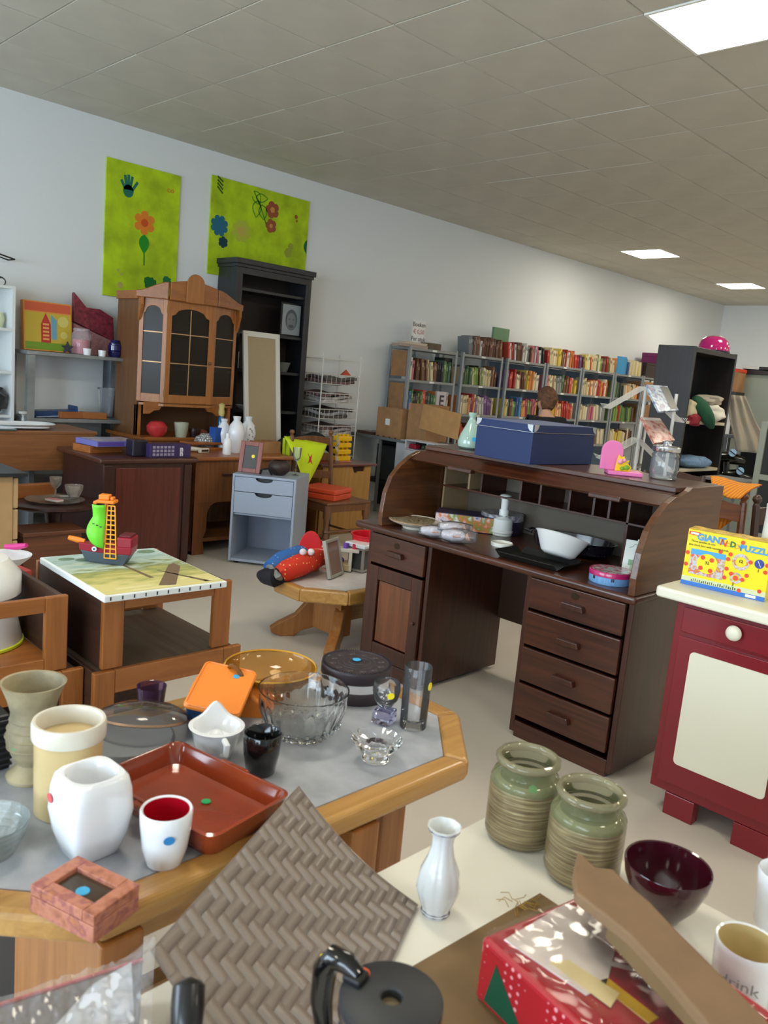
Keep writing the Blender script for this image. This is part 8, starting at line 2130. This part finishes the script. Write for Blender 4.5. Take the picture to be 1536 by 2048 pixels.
# mugs at the right edge
P = onB(1545, 1862)
t = thing('white_mug', 'white fluted mug cut by the right edge, behind the lettered mug', 'mug', (P.x, P.y + .02, zb_))
MB().lathe([(0, 0), (.034, 0), (.038, .004), (.040, .05), (.044, .095), (.042, .098), (.040, .095), (.036, .05), (.033, .01), (0, .008)], n=44).build('body', CERW, t, smooth=True)
P = onB(1478, 2020)
t = thing('lettered_mug', 'white mug with grey lettering, a stained inside and a yellow dot, right edge', 'mug', (-.328, 1.165, zb_))
MB().lathe([(0, 0), (.038, 0), (.041, .004), (.043, .05), (.0455, .100), (.0445, .103), (.0415, .101)], n=44).build('body', CERW, t, smooth=True)
MB().lathe([(.0418, .1012), (.039, .05), (.036, .012), (0, .01)], n=44).build('stained_inside', M('tea stain', (206, 184, 132), .3), t, smooth=True)
MB().tube([(.043, .018, .08), (.070, .030, .075), (.074, .032, .045), (.045, .018, .025)], [.006, .0065, .006, .006], 8).build('handle', CERW, t, smooth=True)
text_mb('drink', .026, frame((.0095, -.0445, .055), (.98, .2, 0), (0, -.04, 1)), .0004).build('printed_word', M('grey print soft', (150, 154, 160), .5), t)
sticker(t, frame((.021, -.0405, .032), (.9, .45, 0), (0, -.04, 1)), .0075, ST_Y)

# woven placemat: every strip is its own piece
T_ = Vector(Z(597, 1575, .80)); L_ = Vector(Z(302, 1905, .795)); Rc = Vector(Z(835, 1812, .7035)); B_ = L_ + (Rc - T_); B_.z = .709
t = thing('placemat', 'taupe woven plastic placemat bridging the oak table and the white table, with a yellow dot', 'placemat', tuple((T_ + Rc) / 2))
def mat_p(u, v, h=0.0):
    p_ = T_.lerp(Rc, u).lerp(L_.lerp(B_, u), v)
    p_ = p_ + Vector((0, 0, -.020 * math.sin(PI * u) ** 1.0 * (1 - .25 * v)))
    p_.z = max(p_.z, .7035)
    return p_ + Vector((0, 0, h))
NU, NV = 15, 23
m1 = M('taupe vinyl', (122, 110, 102), .40, coat=.1); m2_ = M('taupe vinyl light', (134, 122, 113), .40, coat=.1)
amp = .00048
def hgt_u(i, j): return amp if ((i + j) % 4) < 2 else -amp
for i in range(NU):       # strips running along v
    b = MB(); g_ = .03 / NU
    u0 = (i + .004) / NU; u1 = (i + .996) / NU
    ns = NV * 6
    for k in range(ns + 1):
        v_ = k / ns; s0 = v_ * NV - .5; a0 = math.floor(s0); fr = s0 - a0; fr = min(1, max(0, (fr - .42) / .16))
        hh = hgt_u(i, a0) * (1 - fr) + hgt_u(i, a0 + 1) * fr + .002
        b.v += [tuple(mat_p(u0, v_, hh)), tuple(mat_p(u1, v_, hh))]
    for k in range(ns): b.f.append((2 * k, 2 * k + 1, 2 * k + 3, 2 * k + 2)); b.mi.append(0)
    b.build('woven_strip', m1, t, smooth=True, solid=.0009, world=True)
for j in range(NV):
    b = MB(); v0 = (j + .004) / NV; v1 = (j + .996) / NV; ns = NU * 6
    for k in range(ns + 1):
        u_ = k / ns; s0 = u_ * NU - .5; a0 = math.floor(s0); fr = s0 - a0; fr = min(1, max(0, (fr - .42) / .16))
        hh = -(hgt_u(a0, j) * (1 - fr) + hgt_u(a0 + 1, j) * fr) + .002
        b.v += [tuple(mat_p(u_, v0, hh)), tuple(mat_p(u_, v1, hh))]
    for k in range(ns): b.f.append((2 * k, 2 * k + 1, 2 * k + 3, 2 * k + 2)); b.mi.append(0)
    b.build('woven_strip', m2_, t, smooth=True, solid=.0009, world=True)
pe = [mat_p(k / 20, 0, .002) for k in range(21)] + [mat_p(1, k / 20, .002) for k in range(1, 21)] + [mat_p(1 - k / 20, 1, .002) for k in range(1, 21)] + [mat_p(0, 1 - k / 20, .002) for k in range(1, 20)]
MB().tube(pe, .0013, 5, True).build('edge_binding', m1, t, smooth=True, world=True)
sm = None
for k in range(400):
    pass
def mat_hit(px, py):
    best = None
    for i in range(61):
        for j in range(61):
            p_ = mat_p(i / 60, j / 60, .0045); c_ = RC.transposed() @ (p_ - ORI); x = 768 + FPX * c_.x / -c_.z; y = 1024 - FPX * c_.y / -c_.z
            d_ = (x - px) ** 2 + (y - py) ** 2
            if best is None or d_ < best[0]: best = (d_, p_)
    return best[1]
p_ = mat_hit(652, 1917)
m_ = frame(tuple(p_), (Rc - T_), (T_ - L_))
disc_mb(m_, .0085, 20, .0008).build('price_sticker', ST_Y, t, world=True)

# glass coffee pot with black lid
zl = .86
C_ = Vector(Z(783, 1992, zl))
t = thing('coffee_pot', 'glass coffee pot with a holed dark grey lid and black handle, at the bottom', 'coffee pot', (C_.x, C_.y, .7085))
h0 = zl - .7085
DG = M('dark grey plastic', (44, 45, 48), .5); GP = film('pot glass', (210, 214, 214), .10, .03)
MB().lathe([(0, 0), (.050, 0), (.060, .01), (.066, .045), (.062, .08), (.056, h0 - .035), (.0565, h0 - .020)], n=44).build('glass_body', GP, t, smooth=True)
MB().lathe([(.056, h0 - .024), (.0595, h0 - .020), (.0595, h0 - .012), (.056, h0 - .010)], n=44).build('steel_collar', M('bright metal'), t, smooth=True)
MB().lathe([(.012, h0 - .006), (.012, h0 - .002), (.014, h0), (.055, h0), (.0595, h0 - .003), (.0595, h0 - .012), (.05, h0 - .014), (.012, h0 - .014), (.012, h0 - .006)], n=56).build('lid', DG, t, smooth=True)
MB().lathe([(0, h0 - .012), (.0125, h0 - .012)], n=24).build('lid_hole_floor', M('hole tan', (120, 104, 80), .6), t)
hd_ = Vector((-.93, -.25, 0)).normalized() 
H1 = hd_ * .058; up_z = lambda q, z: Vector((q.x, q.y, z))
MB().tube([up_z(hd_ * .046, h0 + .004), up_z(hd_ * .060, h0 + .012), up_z(hd_ * .078, h0 + .012), up_z(hd_ * .090, h0 - .008), up_z(hd_ * .092, h0 - .05), up_z(hd_ * .085, h0 - .085)], [.010, .0125, .014, .015, .014, .011], 14).build('handle', BLKG, t, smooth=True)
MB().box(-.012, .012, -.010, .014, h0 - .002, h0 + .008, Matrix.Translation((hd_.x * .047, hd_.y * .047, 0)) @ Matrix.Rotation(math.atan2(hd_.y, hd_.x), 4, 'Z')).build('lid_hinge', BLACK, t, .003)
sticker(t, frame((-.046, -.002, h0 + .0004), (.7, .7, 0), (-.7, .7, 0)), .0088, ST_O)

# flat pack in clear plastic with a red edge, bottom left
t = thing('plastic_pack', 'flat grey item in crumpled clear plastic with a red edge, bottom left corner', 'package', (-.80, .36, .7005))
e0 = Vector(Z(-60, 2030, .765)); e1_ = Vector(Z(285, 1922, .765)); dn = Vector((.66, -.40, 0)).normalized()
def pk_p(u, v, h): p_ = e0.lerp(e1_, u) + dn * (.26 * v); return Vector((p_.x, p_.y, .765 + h))
GRP = M('pack grey', (112, 104, 104), .3, var=.12, vscale=25)
b = MB()
vs = [pk_p(0, 0, 0), pk_p(1, 0, 0), pk_p(1, 1, 0), pk_p(0, 1, 0)]
b.add(vs + [Vector((q.x, q.y, .7005)) for q in vs], [(0, 1, 2, 3), (4, 5, 6, 7), (0, 1, 5, 4), (1, 2, 6, 5), (2, 3, 7, 6), (3, 0, 4, 7)]); b.build('inner_pack', GRP, t, .004, world=True)
MB().tube([pk_p(0, 0, .001), pk_p(1, 0, .001)], .0028, 8).build('red_edge', M('red tape', (190, 60, 60), .35), t, smooth=True, world=True)
CW_ = film('crinkled plastic', (226, 226, 230), .16, .10)
def wr(u, v):
    p_ = pk_p(u * 1.10 - .02, v, 0.004); k_ = noise.noise(Vector((u * 9, v * 9, 3))) * .010 + noise.noise(Vector((u * 22, v * 20, 7))) * .004
    bulge = .028 * math.exp(-((u - 1.0) / .12) ** 2) * math.exp(-((v - .12) / .25) ** 2)
    return p_ + Vector((0, 0, .006 + abs(k_) + bulge))
MB().grid(wr, 44, 30).build('crinkled_wrap', CW_, t, smooth=False, world=True)
wq = [pk_p(.70, .10, .006), pk_p(.93, .05, .010), pk_p(.98, .42, .006), pk_p(.40, .55, .006), pk_p(.45, .36, .006)]
b = MB(); b.add([q for q in wq] + [q + Vector((0, 0, .004)) for q in wq], [(0, 1, 2, 3, 4), (5, 6, 7, 8, 9)] + [(i, (i + 1) % 5, 5 + (i + 1) % 5, 5 + i) for i in range(5)]); b.build('white_sheet', M('soft white', (206, 210, 222), .5), t, world=True)
# black handle
P0_ = Vector(DD(378, 1972, .93)); P1_ = Vector(DD(372, 2080, .90))
t = thing('black_ladle', 'black oval plastic utensil handle at the bottom edge, beside the crumpled plastic', 'utensil', tuple(P1_))
MB().tube([P0_ + (P0_ - P1_) * .16, P0_ + (P0_ - P1_) * .08, P0_, P0_.lerp(P1_, .4), P1_, P1_ + Vector((.01, -.01, -.10))], [.005, .014, .0185, .019, .0165, .015], 20).build('handle', M('black rubber', (20, 20, 20), .3, coat=.2), t, smooth=True, world=True)
zq = P1_.z - .10
MB().lathe([(0, 0), (.03, 0), (.034, .006), (.03, .02), (0, .024)], (P1_.x + .01, P1_.y - .01, .766), 24).build('handle_base', M('black rubber'), t, smooth=True, world=True)

# open carton with the red gift
t = thing('open_carton', 'opened brown cardboard carton at the bottom right, one long flap rising to the right', 'box', (-.45, .85, zb_))
KB = M('kraft board', (116, 92, 60), .7, var=.06, vscale=12)
k0 = onB(1080, 1786, .004); k1 = onB(820, 1935, .004); du = (k1 - k0).normalized(); dvv = Vector((-du.y, du.x, 0)); 
if dvv.dot(Vector((1, -1, 0))) < 0: dvv = -dvv
b = MB(); cs_ = [k0, k0 + du * .42, k0 + du * .42 + dvv * .30, k0 + dvv * .30]
b.add([Vector((q.x, q.y, zb_)) for q in cs_] + [Vector((q.x, q.y, zb_ + .004)) for q in cs_], [(0, 1, 2, 3), (4, 5, 6, 7)] + [(i, (i + 1) % 4, 4 + (i + 1) % 4, 4 + i) for i in range(4)]); b.build('carton_base', KB, t, world=True)
zf = .872
fp = [(1156, 1700), (1190, 1733), (1226, 1737), (1252, 1762), (1299, 1802), (1356, 1862), (1440, 1945), (1530, 2035), (1620, 2150), (1480, 2140), (1402, 2030), (1330, 1945), (1259, 1868), (1205, 1825), (1152, 1784), (1146, 1745)]
fw = [Vector(Z(x, y, zf)) for x, y in fp]
n = len(fw); b = MB()
b.add(fw + [q + Vector((0, 0, -.018)) for q in fw], [tuple(range(n)), tuple(range(n, 2 * n))[::-1]] + [(i, (i + 1) % n, n + (i + 1) % n, n + i) for i in range(n)]); b.build('raised_flap', M('kraft board warm', (128, 100, 72), .75, var=.05, vscale=12), t, .003, world=True)
w0 = Vector(Z(1215, 1850, zf - .02)); w1 = Vector(Z(1402, 2048, zf - .02))
nn = (w1 - w0).normalized(); sd = Vector((-nn.y, nn.x, 0)) * .006
b = MB(); cs_ = [w0, w1, w1 + sd, w0 + sd]
b.add([Vector((q.x, q.y, zf - .040)) for q in cs_] + [Vector((q.x, q.y, zf - .018)) for q in cs_], [(0, 1, 2, 3), (4, 5, 6, 7)] + [(i, (i + 1) % 4, 4 + (i + 1) % 4, 4 + i) for i in range(4)]); b.build('carton_wall', KB, t, world=True)
# gold tinsel
b = MB()
g0 = onB(1050, 1812, .006)
for k in range(14):
    a_ = k * .9; p_ = g0 + Vector((random.uniform(-.025, .015), random.uniform(-.03, .02), 0)); b.tube([p_, p_ + Vector((.014 * math.cos(a_), .014 * math.sin(a_), .004)), p_ + Vector((.024 * math.cos(a_ + .5), .024 * math.sin(a_ + .5), .001))], .0007, 4)
o = b.build('gold_tinsel', M('gold thread', (176, 140, 60), .3, .8)); o['kind'] = 'stuff'; tag(o, 'strands of gold tinsel on the corner of the brown cardboard', 'tinsel')
# red gift pack
zg = .80
g = [Vector(Z(962, 1872, zg)), Vector(Z(1128, 1800, zg))]
gu = (g[1] - g[0]); lu = gu.length; gu.normalize(); gv = Vector((gu.y, -gu.x, 0))
if gv.dot(Vector((.7, -.7, 0))) < 0: gv = -gv
t = thing('gift_pack', 'red pack with white dots under shiny clear film at the bottom right, in the carton', 'package', (g[0].x, g[0].y, zb_ + .0045))
RDOT = spots('red with white dots', (170, 22, 38), (226, 150, 156), 80, .20, .22, .8)
def gp3(u, v, z): q = g[0] + gu * u + gv * v; return Vector((q.x, q.y, z))
lu2, lv2 = lu + .03, .30
cs_ = [gp3(0, 0, 0), gp3(lu2, 0, 0), gp3(lu2 + .045, .05, 0), gp3(lu2 + .045, lv2, 0), gp3(0, lv2, 0)]
b = MB(); n = 5
b.add([Vector((q.x, q.y, zb_ + .0045)) for q in cs_] + [Vector((q.x, q.y, zg)) for q in cs_], [tuple(range(n))[::-1], tuple(range(n, 2 * n))] + [(i, (i + 1) % n, n + (i + 1) % n, n + i) for i in range(n)]); b.build('pack_body', RDOT, t, .008, seg=3, world=True)
WHT = M('glare and strip white', (236, 226, 222), .12, coat=.8)  # white of the painted glare and of the real label strip
def slab(nm, pts, z0, z1, mat):
    n = len(pts); b = MB(); b.add([gp3(u, v, z0) for u, v in pts] + [gp3(u, v, z1) for u, v in pts], [tuple(range(n))[::-1], tuple(range(n, 2 * n))] + [(i, (i + 1) % n, n + (i + 1) % n, n + i) for i in range(n)])
    return b.build(nm, mat, t, .001, world=True)
slab('painted_glare', [(.022, .022), (lu - .005, .008), (lu + .022, .05), (lu + .0, .10), (.085, .15), (.045, .15)], zg, zg + .002, WHT)  # glare on the clear film, painted as a raised white slab
slab('cream_label', [(.045, .085), (.072, .095), (.085, .17), (.055, .18)], zg + .002, zg + .003, M('cream label', (232, 216, 166), .3, coat=.4))
slab('yellow_label', [(.075, .14), (.095, .142), (.098, .22), (.078, .22)], zg, zg + .002, M('yellow label', (222, 180, 30), .3, coat=.4))
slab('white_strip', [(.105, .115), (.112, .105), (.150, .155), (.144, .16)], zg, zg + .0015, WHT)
b = MB(); b.add([gp3(-.0006, .035, zg - .02), gp3(-.0006, .10, zg - .085), gp3(-.0006, .02, zg - .085)], [(0, 1, 2)]); b.build('green_tree_print', M('fir green', (16, 74, 52), .4), t, solid=.001, world=True)
FLM = film('shiny film', (246, 242, 242), .03, .08)
MB().grid(lambda u, v: gp3(.004 + (lu2 + .02) * u, .004 + (lv2 - .01) * v, zg + .006 + .006 * abs(noise.noise(Vector((u * 6, v * 8, 1)))) + .003 * noise.noise(Vector((u * 18, v * 20, 5)))), 26, 34).build('clear_film', FLM, t, smooth=True, world=True)

# fine height adjustments of the ware in the foreground
for o in COL.objects:
    if o.get('category') and not o.parent:
        k = {'stoneware_goblet': .86, 'cream_canister': .87, 'square_vase': .84, 'tumbler': .86, 'black_cup': .86, 'shot_glass': .9, 'white_bucket': .70, 'lustre_jar': .88, 'bud_vase': .92, 'maroon_bowl': .84, 'lettered_mug': .88, 'citrus_jug': .93}.get(o.name.split('.')[0])
        if k: o.scale = (1, 1, k)
        if o.name == 'tealight_holder': o.scale = (1.1, 1.1, 1.1)
        if o.name == 'toy_ship': o.scale = (1.12, 1.12, 1.12)
